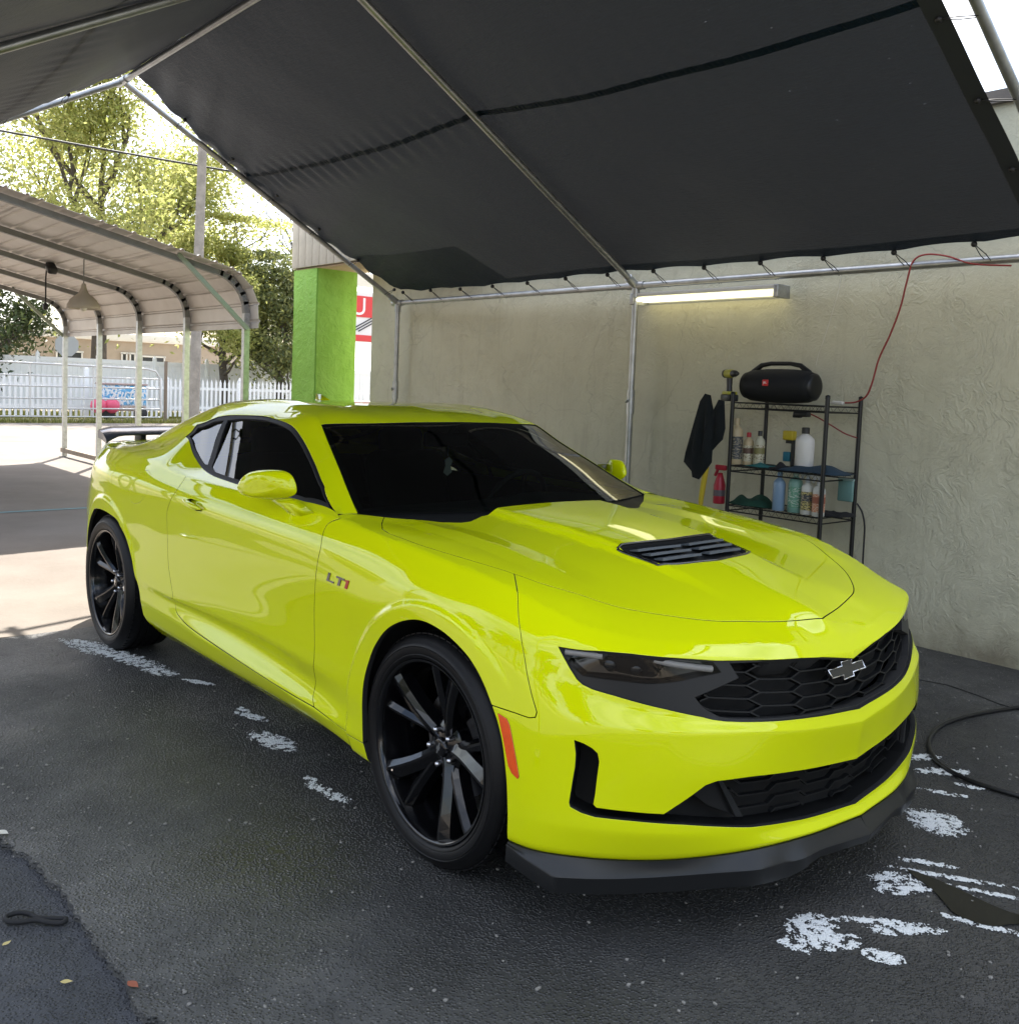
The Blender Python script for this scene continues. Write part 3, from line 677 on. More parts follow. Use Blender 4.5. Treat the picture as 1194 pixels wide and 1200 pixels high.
G_ROWS = np.array([
 # h0 body top line
 [(-.62,.862,.985),(-.80,.867,.981),(-.95,.871,.980),(-1.1,.874,.980),(-1.25,.877,.981),(-1.5,.880,.985),(-1.75,.883,.992),(-1.95,.885,.998),(-2.1,.884,1.008),(-2.25,.881,1.019),(-2.5,.874,1.032),(-2.9,.846,1.035),(-3.28,.785,1.026),(-3.52,.71,1.022),(-3.66,.60,1.026)],
 # h1 window sill
 [(-.66,.845,.979),(-.80,.836,.992),(-.95,.832,1.005),(-1.1,.831,1.007),(-1.25,.830,1.008),(-1.5,.828,1.012),(-1.75,.822,1.022),(-1.90,.812,1.035),(-2.09,.786,1.08),(-2.26,.760,1.125),(-2.5,.775,1.085),(-2.9,.79,1.052),(-3.28,.745,1.042),(-3.54,.68,1.03),(-3.68,.55,1.028)],
 # h2 window top
 [(-.672,.815,.978),(-.87,.780,1.054),(-1.03,.735,1.128),(-1.19,.696,1.196),(-1.335,.668,1.246),(-1.588,.650,1.270),(-1.837,.652,1.269),(-2.05,.662,1.259),(-2.2,.682,1.229),(-2.38,.694,1.203),(-2.60,.71,1.135),(-2.95,.725,1.062),(-3.28,.70,1.05),(-3.56,.64,1.035),(-3.70,.48,1.029)],
 # h3 windscreen edge / roof rail
 [(-.645,.772,.980),(-.782,.736,1.043),(-.925,.694,1.115),(-1.08,.648,1.191),(-1.24,.602,1.277),(-1.50,.576,1.313),(-1.80,.575,1.322),(-2.05,.582,1.313),(-2.25,.602,1.288),(-2.46,.635,1.232),(-2.72,.665,1.145),(-3.0,.665,1.066),(-3.3,.645,1.056),(-3.58,.58,1.038),(-3.72,.38,1.03)],
 # h4
 [(-.50,.40,.985),(-.655,.38,1.060),(-.80,.36,1.135),(-.96,.335,1.21),(-1.13,.31,1.286),(-1.40,.30,1.335),(-1.75,.30,1.347),(-2.1,.30,1.334),(-2.4,.30,1.296),(-2.7,.30,1.215),(-2.95,.30,1.112),(-3.12,.30,1.064),(-3.35,.30,1.06),(-3.62,.30,1.042),(-3.745,.19,1.032)],
 # h5 centre
 [(-.44,0,.985),(-.60,0,1.065),(-.75,0,1.142),(-.91,0,1.218),(-1.09,0,1.291),(-1.38,0,1.341),(-1.75,0,1.354),(-2.15,0,1.340),(-2.45,0,1.301),(-2.76,0,1.22),(-3.0,0,1.114),(-3.15,0,1.066),(-3.36,0,1.062),(-3.63,0,1.044),(-3.76,0,1.03)],
])
_us = np.linspace(0, SA.umax, 800); _a8 = SA.raw(_us, np.full(800, SA.vmax))
_k = _a8[:, 0] < .2
A8X, A8W, A8Z, A8U = _a8[_k, 0], _a8[_k, 1], _a8[_k, 2], _us[_k]
def a8_at_x(x): return np.interp(x, A8X, A8W), np.interp(x, A8X, A8Z)
for _i in range(15):
    _x = G_ROWS[0, _i, 0]; G_ROWS[0, _i, 1], G_ROWS[0, _i, 2] = a8_at_x(_x)
G_SHARP = np.zeros((6, 15))
G_SHARP[1, :8] = .7
G_SHARP[3, :5] = .8; G_SHARP[2, :5] = .4
SG = Tensor(G_ROWS, G_SHARP); SG.nsign = -1.0

# ---- bonnet: height field through control points, symmetric
class Bonnet:
    def __init__(self):
        top = A_ROWS[8, 10:]
        pts = [tuple(p) for p in top]
        # intermediate points of the shared line so both surfaces agree
        self.u0 = SA.U[10]
        us = np.linspace(SA.U[10], SA.umax, 60); q = SA.raw(us, np.full(60, SA.vmax))
        pts = [tuple(r) for r in q]
        pts += [(-.45,0,.976),(-.45,.35,.968),(-.45,.55,.955),(-.52,.74,.963),(-.62,.78,.974),
                (-.2,0,.958),(-.2,.35,.951),(-.2,.55,.944),(-.2,.76,.948),(-.38,.79,.957),
                (0,0,.937),(0,.35,.930),(0,.55,.923),(0,.76,.930),
                (.15,0,.918),(.2,.35,.904),(.2,.55,.895),(.2,.73,.903),
                (.32,0,.896),(.4,.35,.868),(.4,.55,.857),(.38,.70,.862),
                (.55,0,.852),(.55,.35,.836),(.54,.55,.826),
                (.66,0,.822),(.66,.3,.808),(.74,0,.790),(.72,.25,.783)]
        p = np.array(pts)
        m = p[:, 1] > 1e-6
        p = np.r_[p, p[m] * [1, -1, 1]]
        self.c = p[:, :2]; n = len(p)
        d = np.linalg.norm(self.c[:, None] - self.c[None], axis=2)
        K = np.where(d > 0, d*d*np.log(np.maximum(d, 1e-9)), 0) + np.eye(n) * 2e-5
        B = np.c_[np.ones(n), self.c]
        Mx = np.block([[K, B], [B.T, np.zeros((3, 3))]])
        self.w = np.linalg.solve(Mx, np.r_[p[:, 2], 0, 0, 0])
    def z(self, x, y):
        x = np.asarray(x, float); y = np.asarray(y, float)
        out = np.empty(len(x))
        for s in range(0, len(x), 4000):
            q = np.c_[x[s:s+4000], y[s:s+4000]]
            d2 = ((q[:, None] - self.c[None])**2).sum(2)
            K = .5 * d2 * np.log(np.maximum(d2, 1e-16))
            out[s:s+4000] = K @ self.w[:-3] + self.w[-3] + q @ self.w[-2:]
        a = np.abs(y)
        edge = .285 - .075 * np.clip((x + .45) / 1.0, 0, 1)        # raised centre section
        t = np.clip((edge + .042 - a) / .042, 0, 1)
        fade = np.clip((.60 - x) / .45, 0, 1); fade = fade * fade * (3 - 2 * fade)
        out += .024 * t * fade
        # shallow outer ridge running forward from the windscreen corner
        e2 = .62 - .05 * np.clip((x + .4) / .8, 0, 1)
        r = np.clip(1 - np.abs(a - e2) / .09, 0, 1)
        out += .007 * r * np.clip((.35 - x) / .4, 0, 1) * np.clip((x + .62) / .2, 0, 1)
        # centre spine
        out += .004 * np.clip(1 - a / .10, 0, 1) * np.clip((x - .45) / .25, 0, 1)
        return out
    def pos(self, x, y): return np.c_[x, y, self.z(x, y)]
    def normal(self, x, y):
        e = 2e-3; x = np.asarray(x, float); y = np.asarray(y, float)
        zx = (self.z(x + e, y) - self.z(x - e, y)) / (2*e); zy = (self.z(x, y + e) - self.z(x, y - e)) / (2*e)
        n = np.c_[-zx, -zy, np.ones(len(x))]
        return n / np.linalg.norm(n, axis=1)[:, None]
    def trace(self, pts):
        out = []
        for (a, b) in pts:
            d = ray(a, b); t = np.linspace(1.2, 6.0, 2400)
            P = CAM_POS + t[:, None] * d
            m = (P[:, 0] > -.9) & (P[:, 0] < 1.0) & (np.abs(P[:, 1]) < 1.0)
            P = P[m]; g = P[:, 2] - self.z(P[:, 0], P[:, 1])
            k = np.where((g[:-1] > 0) & (g[1:] <= 0))[0]
            k = k[0] if len(k) else np.argmin(np.abs(g[:-1]))
            f = g[k] / (g[k] - g[k+1] + 1e-12) if g[k] * g[k+1] <= 0 else 0
            q = P[k] + f * (P[k+1] - P[k]); out.append((q[0], q[1]))
        return out
class SideGlass:
    """smooth quadric y = -w(x, z) for the side glass"""
    def fit(self, P):
        x, z = P[:, 0], P[:, 2]; A = np.c_[np.ones(len(x)), x, z, x*x, x*z, z*z]
        A2 = np.r_[A, np.diag([0, 0, 0, .02, .02, .02])]; self.c = np.linalg.lstsq(A2, np.r_[-P[:, 1], np.zeros(6)], rcond=None)[0]
        self.err = np.abs(A @ self.c + P[:, 1]).max()
    def w(self, x, z): return self.c[0] + self.c[1]*x + self.c[2]*z + self.c[3]*x*x + self.c[4]*x*z + self.c[5]*z*z
    def pos(self, x, z): x = np.asarray(x, float); z = np.asarray(z, float); return np.c_[x, -self.w(x, z), z]
    def normal(self, x, z):
        x = np.asarray(x, float); z = np.asarray(z, float)
        n = np.c_[-(self.c[1] + 2*self.c[3]*x + self.c[4]*z), -np.ones(len(x)), -(self.c[2] + self.c[4]*x + 2*self.c[5]*z)]
        return n / np.linalg.norm(n, axis=1)[:, None]
    def trace(self, pts):
        out = []
        for a, b in pts:
            d = ray(a, b); t = 3.0
            for it in range(40):
                P = CAM_POS + t*d; g = P[1] + self.w(P[0], P[2])
                e = 1e-4; P2 = P + e*d; g2 = P2[1] + self.w(P2[0], P2[2]); t -= g / ((g2 - g) / e)
            P = CAM_POS + t*d; out.append((P[0], P[2]))
        return out
SB = Bonnet()
SA.prepare(); SG.prepare(700, 300)
for _s in (SA, SG):      # outward sign check
    _X = _s.pos(np.array([_s.umax*.5]), np.array([_s.vmax*.45])); _N = _s.normal(np.array([_s.umax*.5]), np.array([_s.vmax*.45]))
    if (_N[0] @ (_X[0] - np.array([-1.5, 0, .5]))) < 0: _s.nsign *= -1
SA.prepare(); SG.prepare(700, 300)

# ---- trimmed panels
def inside(poly, pts):
    x, y = pts[:, 0], pts[:, 1]; c = np.zeros(len(pts), bool)
    n = len(poly)
    for i in range(n):
        (x1, y1), (x2, y2) = poly[i], poly[(i + 1) % n]
        if y1 == y2: continue
        k = ((y1 > y) != (y2 > y)) & (x < (x2 - x1) * (y - y1) / (y2 - y1) + x1)
        c ^= k
    return c
def dist_poly(poly, pts):
    d = np.full(len(pts), 1e9); n = len(poly)
    for i in range(n):
        a = np.array(poly[i]); b = np.array(poly[(i+1) % n]); ab = b - a
        t = np.clip(((pts - a) @ ab) / max(ab @ ab, 1e-14), 0, 1)
        d = np.minimum(d, np.linalg.norm(pts - a - t[:, None] * ab, axis=1))
    return d
def resample(poly, step, closed=True):
    out = []; n = len(poly)
    for i in range(n if closed else n - 1):
        a = np.array(poly[i], float); b = np.array(poly[(i+1) % n], float)
        k = max(1, int(math.ceil(np.linalg.norm(b - a) / step)))
        for j in range(k): out.append(tuple(a + (b - a) * j / k))
    if not closed: out.append(tuple(poly[-1]))
    return out
def smooth_line(pts, step=.012, closed=False):
    """Catmull-Rom through the points"""
    P = [np.array(p, float) for p in pts]; n = len(P); out = []
    for i in range(n if closed else n - 1):
        p0 = P[(i-1) % n] if closed or i > 0 else P[i]; p1 = P[i]; p2 = P[(i+1) % n]
        p3 = P[(i+2) % n] if closed or i < n - 2 else p2
        k = max(1, int(math.ceil(np.linalg.norm(p2 - p1) / step)))
        for j in range(k):
            t = j / k
            out.append(tuple(.5*((2*p1) + (-p0+p2)*t + (2*p0-5*p1+4*p2-p3)*t*t + (-p0+3*p1-3*p2+p3)*t**3)))
    if not closed: out.append(tuple(P[-1]))
    return out
def area(poly):
    p = np.array(poly); return .5 * np.sum(p[:, 0]*np.roll(p[:, 1], -1) - np.roll(p[:, 0], -1)*p[:, 1])
def offset_poly(poly, d):
    """inwards offset; d per edge (i -> i+1) or one number"""
    n = len(poly); P = np.array(poly, float)
    keep = np.linalg.norm(P - np.roll(P, 1, 0), axis=1) > 1e-7
    dd = np.full(n, d, float) if np.isscalar(d) else np.array(d, float)
    P = P[keep]; dd = dd[keep]; n = len(P)
    s = 1 if area(P) > 0 else -1
    E = np.roll(P, -1, 0) - P; L = np.linalg.norm(E, axis=1); T = E / L[:, None]; N = s * np.c_[-T[:, 1], T[:, 0]]
    out = []
    for i in range(n):
        a, b = i - 1, i
        n1, n2 = N[a], N[b]; d1, d2 = dd[a], dd[b]
        det = n1[0]*n2[1] - n1[1]*n2[0]
        if abs(det) > .15:
            q = np.linalg.solve(np.array([n1, n2]), np.array([d1, d2]))
            if np.linalg.norm(q) > 3*max(abs(d1), abs(d2), 1e-9): q = (n1*d1 + n2*d2) / 2
        else:
            m = n1 + n2; m /= max(np.linalg.norm(m), 1e-9); q = m * (d1 + d2) / 2
        out.append(tuple(P[i] + q))
    return out
def grid_for(S, poly, step):
    p = np.array(poly); lo, hi = p.min(0), p.max(0)
    us = np.arange(lo[0] + step*.5, hi[0], step)
    if isinstance(S, Tensor):
        vs = []
        for a, b in zip(S.V[:-1], S.V[1:]):
            k = max(2, int(math.ceil((b - a) / step))); vs += list(a + (b - a) * np.arange(k) / k)
        vs = np.array([v for v in vs if lo[1] < v < hi[1]])
    else:
        vs = np.arange(lo[1] + step*.5, hi[1], step)
    if len(us) == 0 or len(vs) == 0: return np.zeros((0, 2))
    g = np.stack(np.meshgrid(us, vs, indexing='ij'), -1).reshape(-1, 2)
    return g
def trimmed(S, poly, holes=(), step=.016, extra=None):
    """triangulate a trimmed region of S's domain -> uv array, triangles"""
    loops = [resample(poly, step)] + [resample(h, step) for h in holes]
    g = grid_for(S, loops[0], step)
    if extra is not None:
        # finer points replace the coarse grid around them
        if len(g):
            ok = np.ones(len(g), bool)
            for a in range(0, len(g), 2000): ok[a:a+2000] = (((g[a:a+2000, None] - extra[None])**2).sum(2).min(1) > (step*.45)**2)
            g = g[ok]
        g = np.r_[g, extra]
    if len(g):
        m = inside(loops[0], g) & (dist_poly(loops[0], g) > step*.38)
        for h in loops[1:]: m &= ~inside(h, g) & (dist_poly(h, g) > step*.38)
        g = g[m]
    V = []; E = []
    for l in loops:
        o = len(V); V += l; E += [(o+i, o+(i+1) % len(l)) for i in range(len(l))]
    V = [Vector((float(a), float(b))) for a, b in V] + [Vector((float(a), float(b))) for a, b in g]
    r = delaunay_2d_cdt(V, E, [], 0, 1e-7)
    uv = np.array([(v.x, v.y) for v in r[0]]); F = np.array([f for f in r[2] if len(f) == 3])
    c = uv[F].mean(1); m = inside(loops[0], c)
    for h in loops[1:]: m &= ~inside(h, c)
    return uv, F[m]
class Skin:
    """accumulates trimmed pieces into one welded mesh with analytic normals"""
    def __init__(self): self.X = []; self.N = []; self.F = []; self.n = 0
    def piece(self, S, poly, holes=(), step=.016, inset=0.0, mirror=False, both=False, fix=None, extra=None):
        uv, F = trimmed(S, poly, holes, step, extra)
        X = S.pos(uv[:, 0], uv[:, 1]); N = S.normal(uv[:, 0], uv[:, 1])
        if fix is not None: X = fix(uv, X)
        X = X - N * inset
        fn = np.cross(X[F[:, 1]] - X[F[:, 0]], X[F[:, 2]] - X[F[:, 0]])
        flip = (fn * N[F].sum(1)).sum(1) < 0
        F = F.copy(); F[flip] = F[flip][:, ::-1]
        sides = ([0] if not mirror else [1]) if not both else [0, 1]
        for s in sides:
            k = np.array([1, -1, 1.0]) if s else np.ones(3)
            self.X.append(X * k); self.N.append(N * k); self.F.append((F[:, ::-1] if s else F) + self.n); self.n += len(X)
        return self
    def build(self, name, material, parent, flange=.014, weld=4e-4, inner=None, thick=None):
        X = np.concatenate(self.X); N = np.concatenate(self.N); F = np.concatenate(self.F)
        key = {}; idx = np.empty(len(X), int); q = np.round(X / weld).astype(int)
        rep = []
        for i, k in enumerate(map(tuple, q)):
            j = None
            for dx in (0, -1, 1):
                for dy in (0, -1, 1):
                    for dz in (0, -1, 1):
                        j = key.get((k[0]+dx, k[1]+dy, k[2]+dz))
                        if j is not None: break
                    if j is not None: break
                if j is not None: break
            if j is None: j = len(rep); key[k] = j; rep.append(i)
            idx[i] = j
        m = len(rep); XX = X[rep]; NN = np.zeros((m, 3)); np.add.at(NN, idx, N)
        NN /= np.maximum(np.linalg.norm(NN, axis=1), 1e-9)[:, None]
        F = idx[F]; F = F[(F[:, 0] != F[:, 1]) & (F[:, 1] != F[:, 2]) & (F[:, 0] != F[:, 2])]
        verts = list(map(tuple, XX)); faces = [tuple(map(int, f)) for f in F]; norms = list(map(tuple, NN))
        dark = []
        if flange > 0:
            cnt = {}
            for f in faces:
                for a, b in ((f[0], f[1]), (f[1], f[2]), (f[2], f[0])): cnt[(a, b)] = 1
            be = [(a, b) for (a, b) in cnt if (b, a) not in cnt]
            for a, b in be:
                pa, pb, na, nb = XX[a], XX[b], NN[a], NN[b]
                t = pb - pa; side = np.cross(t, na + nb); side /= max(np.linalg.norm(side), 1e-9)
                o = len(verts); r = .0014
                # small rolled edge, then a return painted black for the shade in gaps
                qa1, qb1 = pa - na * r * .45 + side * r * .8, pb - nb * r * .45 + side * r * .8
                qa2, qb2 = pa - na * flange + side * r * .8, pb - nb * flange + side * r * .8
                verts += [tuple(pa), tuple(pb), tuple(qb1), tuple(qa1), tuple(qb2), tuple(qa2)]
                e1 = na * .55 + side * .83; e2 = nb * .55 + side * .83
                norms += [tuple(na), tuple(nb), tuple(e2), tuple(e1), tuple(side), tuple(side)]
                faces += [(o+1, o, o+3, o+2), (o+2, o+3, o+5, o+4)]; dark.append(len(faces) - 1)
        me = bpy.data.meshes.new(name); me.from_pydata(verts, [], faces); me.update()
        me.polygons.foreach_set('use_smooth', [True] * len(me.polygons))
        me.normals_split_custom_set_from_vertices(norms)
        me.materials.append(material)
        if dark:
            me.materials.append(MATS['gap_black'])
            mi = np.zeros(len(me.polygons), int); mi[dark] = 1; me.polygons.foreach_set('material_index', mi.tolist())
        o = bpy.data.objects.new(name, me); COL.objects.link(o); o.parent = parent
        return o
def ribbon(S, line, half=.02, inset=.013, both=True):
    """strip lying under a panel gap"""
    line = np.array(line, float)
    T = np.gradient(line, axis=0); T /= np.maximum(np.linalg.norm(T, axis=1), 1e-9)[:, None]
    Nn = np.c_[-T[:, 1], T[:, 0]] * half
    L, R = line - Nn, line + Nn
    out = []
    for q in (L, R):
        X = S.pos(q[:, 0], q[:, 1]); N = S.normal(q[:, 0], q[:, 1]); out.append(X - N * inset)
    n = len(line); V = np.r_[out[0], out[1]]; F = [(i, i+1, n+i+1, n+i) for i in range(n-1)]
    return V, F
# ================================================================== the car
def car_materials():
    m = mat('car_paint', (0.63, 0.695, 0.0012), rough=.40, spec=.0, coat=1.0, coat_rough=.015)
    return m
PAINT = car_materials()
BLACK_PLASTIC = mat('black_plastic', (.006, .0065, .007), rough=.5, spec=.35, bump=(420, .12, .001))
GREY_PLASTIC = mat('dark_grey_plastic', (.011, .012, .013), rough=.42, spec=.4, bump=(300, .06, .001))
GLOSS_BLACK = mat('gloss_black', (.003, .003, .0035), rough=.07, coat=1.0)
GAP = mat('gap_black', (.004, .004, .004), rough=.9)
RUBBER = mat('tyre_rubber', (.0055, .0055, .006), rough=.5, spec=.3, bump=(90, .1, .001))
CHROME = mat('chrome', (.75, .75, .76), rough=.12, metal=1.0)
DISC = mat('brake_disc_steel', (.25, .25, .26), rough=.35, metal=1.0)
AMBER = mat('amber_lens', (.78, .09, .012), rough=.18, coat=1.0, noise=(60, .12))
RED = mat('red_lens', (.45, .01, .012), rough=.15, coat=1.0)
SEAT = mat('seat_black', (.008, .008, .009), rough=.7)

def glass_mat(name, tint, refl=1.0, ior=1.55):
    m = bpy.data.materials.new(name); m.use_nodes = True
    nt = m.node_tree; nt.nodes.clear()
    out = nt.nodes.new('ShaderNodeOutputMaterial'); mx = nt.nodes.new('ShaderNodeMixShader')
    tr = nt.nodes.new('ShaderNodeBsdfTransparent'); tr.inputs[0].default_value = (*tint, 1)
    gl = nt.nodes.new('ShaderNodeBsdfGlossy'); gl.inputs['Roughness'].default_value = .0; gl.inputs[0].default_value = (refl, refl, refl, 1)
    fr = nt.nodes.new('ShaderNodeFresnel'); fr.inputs['IOR'].default_value = ior
    nt.links.new(fr.outputs[0], mx.inputs[0]); nt.links.new(tr.outputs[0], mx.inputs[1]); nt.links.new(gl.outputs[0], mx.inputs[2])
    nt.links.new(mx.outputs[0], out.inputs['Surface'])
    return m
GLASS_FRONT = glass_mat('windscreen_glass', (.44, .52, .47))
GLASS_SIDE = glass_mat('tinted_side_glass', (.36, .44, .38))
LENS = glass_mat('clear_lens', (.60, .61, .61), ior=1.22)

car = empty('sports_car', (0, 0, 0), 0, 'bright yellow-green two-door sports coupe parked nose towards the wet asphalt', 'car')

# ---- gap lines and outlines traced on the surfaces
VM = SA.vmax
def topA(u0, u1, step=.011):
    k = max(1, int(math.ceil(abs(u1 - u0) / step))); return [(u, VM) for u in np.linspace(u0, u1, k + 1)]
def toB(l): X = SA.pos(np.array([p[0] for p in l]), np.full(len(l), VM)); return [(a, b) for a, b in X[:, :2]]
GU = np.linspace(0, SG.umax, 1500); GX0 = SG.raw(GU, np.zeros(1500))[:, 0]
def toG(l):
    X = SA.raw(np.array([p[0] for p in l]), np.full(len(l), VM)); return [(np.interp(-x, -GX0, GU), 0.0) for x in X[:, 0]]
def fixB_factory():
    us = np.linspace(SA.U[10] - .02, SA.umax, 4000); X = SA.pos(us, np.full(4000, VM))
    def fix(uv, P):
        d = None
        P = P.copy()
        # snap boundary vertices lying on the shared top line
        for i in range(len(uv)):
            j = np.argmin((X[:, 0] - uv[i, 0])**2 + (X[:, 1] - uv[i, 1])**2)
            if (X[j, 0] - uv[i, 0])**2 + (X[j, 1] - uv[i, 1])**2 < 4e-7: P[i] = X[j]
        return P
    return fix
fixB = fixB_factory()
def fixG(uv, P):
    P = P.copy(); m = uv[:, 1] < 1e-6
    w, z = a8_at_x(P[m, 0]); P[m, 1] = -w; P[m, 2] = z
    return P
XZG = SA.raw(SA.gu, SA.gv)
def find_xz(x, z):
    d = (XZG[:, 0] - x)**2 + (XZG[:, 2] - z)**2 + np.where(XZG[:, 1] > .6, 0, 9)
    k = np.argmin(d); return (SA.gu[k], SA.gv[k])

f_arch = smooth_line(SA.trace([(425,871),(424,845),(424,818),(426,797),(431,777),(438,758),(449,741),(462,731),(479,726),(494,727),(508,733),(523,743),(538,757),(550,771),(560,787),(569,806),(577,827)]))
f_arch_low = smooth_line(SA.trace([(577,827),(583,845),(588,866),(592,895),(594,919),(595,950),(595,983)]))
gap_fb = SA.trace([(609,735),(612,757),(617,787),(623,815),(629,835),(627,841),(620,841.5),(604,836),(577,827)])
_uu = np.linspace(SA.U[12], SA.U[15], 400); u_fb = _uu[np.argmin(np.abs(project(SA.pos(_uu, np.full(400, SA.vmax)))[:, 0] - 606.5))]
gap_fb = smooth_line([(u_fb, VM)] + gap_fb[:4]) + gap_fb[4:7] + gap_fb[7:]
gap_df = SA.trace([(383,615),(376,640),(372,659),(369,690),(368,720),(368,770),(368,810),(368,829)])
u_df = SA.U[10] + .004
gap_df = smooth_line([(u_df, VM)] + gap_df)
fender_low = smooth_line(SA.trace([(368,829),(385,842),(405,857),(425,871)]))
door_low = smooth_line(SA.trace([(202,700),(206,714),(214,727),(224,736.5),(240,748),(262,763),(289,781),(320,801),(345,816),(368,829)]))
gap_dr = SA.trace([(206,576),(197,594),(195.5,602),(196,628),(197,659),(199,675),(202,695),(202,700)])
u_dr = SA.trace([(213,566)])[0][0]
gap_dr = smooth_line([(u_dr, VM)] + gap_dr)
fuel = smooth_line(SA.trace([(173.7,551),(176.6,560.5),(172,577),(163.7,589),(154.5,589),(152,580.6),(157,564),(165.4,553.8)]), .01, True)
# rear wheel opening: round behind and above, then along the traced front edge
r_front = SA.trace([(134,606),(141,617),(147,629),(152,645),(155.5,660),(160,680),(164,697),(168,720)])
r_back = [find_xz(-2.805 + .395*math.cos(a), .352 + .393*math.sin(a)) for a in np.radians([195,180,165,150,135,120,107])]
r_arch = smooth_line(r_back + r_front)
u_q = SA.U[3]
def arch_rings(cx, cz, radii, a0, a1):
    X = SA.raw(SA.gu, SA.gv); m = (np.abs(np.hypot(X[:, 0] - cx, X[:, 2] - cz) - .45) < .035) & (X[:, 1] > .7); gx, gz, uu, vv = X[m, 0], X[m, 2], SA.gu[m], SA.gv[m]
    out = []
    for r in radii:
        for a in np.arange(a0, a1, .013 / r):
            x, z = cx + r*math.cos(a), cz + r*math.sin(a); k = np.argmin((gx - x)**2 + (gz - z)**2); out.append((uu[k], vv[k]))
    return np.array(out)
RINGS_F = arch_rings(.025, .352, (.432, .437, .442, .447, .452, .457, .462, .467), -.2, PI + .3)
RINGS_R = arch_rings(-2.80, .352, (.432, .437, .442, .448, .454, .460, .466, .471), -.2, PI + .3)

# ---- front bumper
up_open_px = [(939,770.5),(891,773),(840,774),(790,770.5),(740,765.5),(706,762.5),(653,757),(658.7,768.6),(667,783.7),(675.5,797),(682,803),(694,808.8),(722,817),(779,832),(823.8,841.5),(840.5,845),(851,846.3),(900,846.5),(950,841.8)]
UMX = SA.umax
def front_center(px_list):
    return [(UMX, SA.trace([p])[0][1]) for p in px_list]
up_t = (UMX, SA.V[7] - .012); up_b = (UMX, SA.V[6] + .004)
tr = SA.trace(up_open_px)
up_half = [up_t] + tr + [up_b]
low_px_top = [(939,902.5),(880,910),(840.5,915.3),(827,920),(808,934),(790,946),(777.7,954),(759,953),(740,951.3),(699,946.5),(695.7,943),(698,930),(702.7,893),(700.7,883),(694,876.7),(684,871),(672,866.7)]
low_px_bot = [(674,884),(673,900),(666,941),(667.5,946.5),(680.6,953.5),(697,958.6),(740,963.2),(800,967.5),(860,970.5),(880,970.5),(939,961.6)]
low_t = (UMX, SA.V[4] - .002); low_b = (UMX, SA.V[2] + .006)
low_half = [low_t] + SA.trace(low_px_top) + SA.trace(low_px_bot) + [low_b]
marker = SA.trace([(584,836.4),(594,843),(597,850),(608,910),(606.5,912.5),(600,906),(596,897.5)])
UF = f_arch_low[-1][0]
top_front = topA(UMX, u_fb)
bump_poly = gap_fb[:-1] + f_arch_low + [(UF, .0), (UMX, 0.0)] + [low_b] + low_half[::-1][1:-1] + [low_t] + [up_b] + up_half[::-1][1:-1] + [up_t] + top_front[:-1]
# bonnet gap line on the height field
hood_gap = SB.trace([(450,606),(447.5,613),(448,620),(456,625),(475,632),(497,640),(540,653),(580,665),(630,682),(677,696),(728,712),(787,722),(846,728),(900,728.5),(935,727)])
hc = SB.trace([(969,724.5)])[0]; hood_gap = hood_gap[:4] + smooth_line(hood_gap[3:] + [(hc[0], 0.0)])[1:]
hood_gap = [p for p in hood_gap if p[1] < -1e-4] + [(hc[0], 0.0)]
hg = np.array(hood_gap); k_fb = int(np.argmin((hg[:, 0] - SB.trace([(604,673)])[0][0])**2 + (hg[:, 1] - SB.trace([(604,673)])[0][1])**2))
pB_fb = toB([(u_fb, VM)])[0]
g2 = .0026
def flagged_offset(poly, free_test, d):
    n = len(poly); dd = []
    for i in range(n):
        a, b = poly[i], poly[(i + 1) % n]; dd.append(0.0 if free_test(a, b) else d)
    return offset_poly(poly, dd)
onTop = lambda a, b: (abs(a[1] - VM) < 1e-9 and abs(b[1] - VM) < 1e-9)
cenA = lambda a, b: (abs(a[0] - UMX) < 1e-9 and abs(b[0] - UMX) < 1e-9)
botA = lambda a, b: (a[1] < 1e-9 and b[1] < 1e-9)
bumper = Skin()
gapset = set((round(p[0], 6), round(p[1], 6)) for p in gap_fb)
ingap = lambda S: (lambda a, b: not ((round(a[0], 6), round(a[1], 6)) in S and (round(b[0], 6), round(b[1], 6)) in S))
bumper.piece(SA, flagged_offset(bump_poly, ingap(gapset), g2), [offset_poly(marker, -.0015)], both=True)
bumpB = toB(top_front)[:-1] + [pB_fb] + hood_gap[k_fb:]
hset = set((round(p[0], 6), round(p[1], 6)) for p in hood_gap + [pB_fb])
topBset = set((round(p[0], 6), round(p[1], 6)) for p in toB(top_front))
def freeB(a, b):
    ra, rb = (round(a[0], 6), round(a[1], 6)), (round(b[0], 6), round(b[1], 6))
    if ra in topBset and rb in topBset: return True
    return abs(a[1]) < 1e-6 and abs(b[1]) < 1e-6
bumper.piece(SB, flagged_offset(bumpB, freeB, g2), both=True, fix=fixB)
front_bumper = bumper.build('front_bumper', PAINT, car, flange=.020)

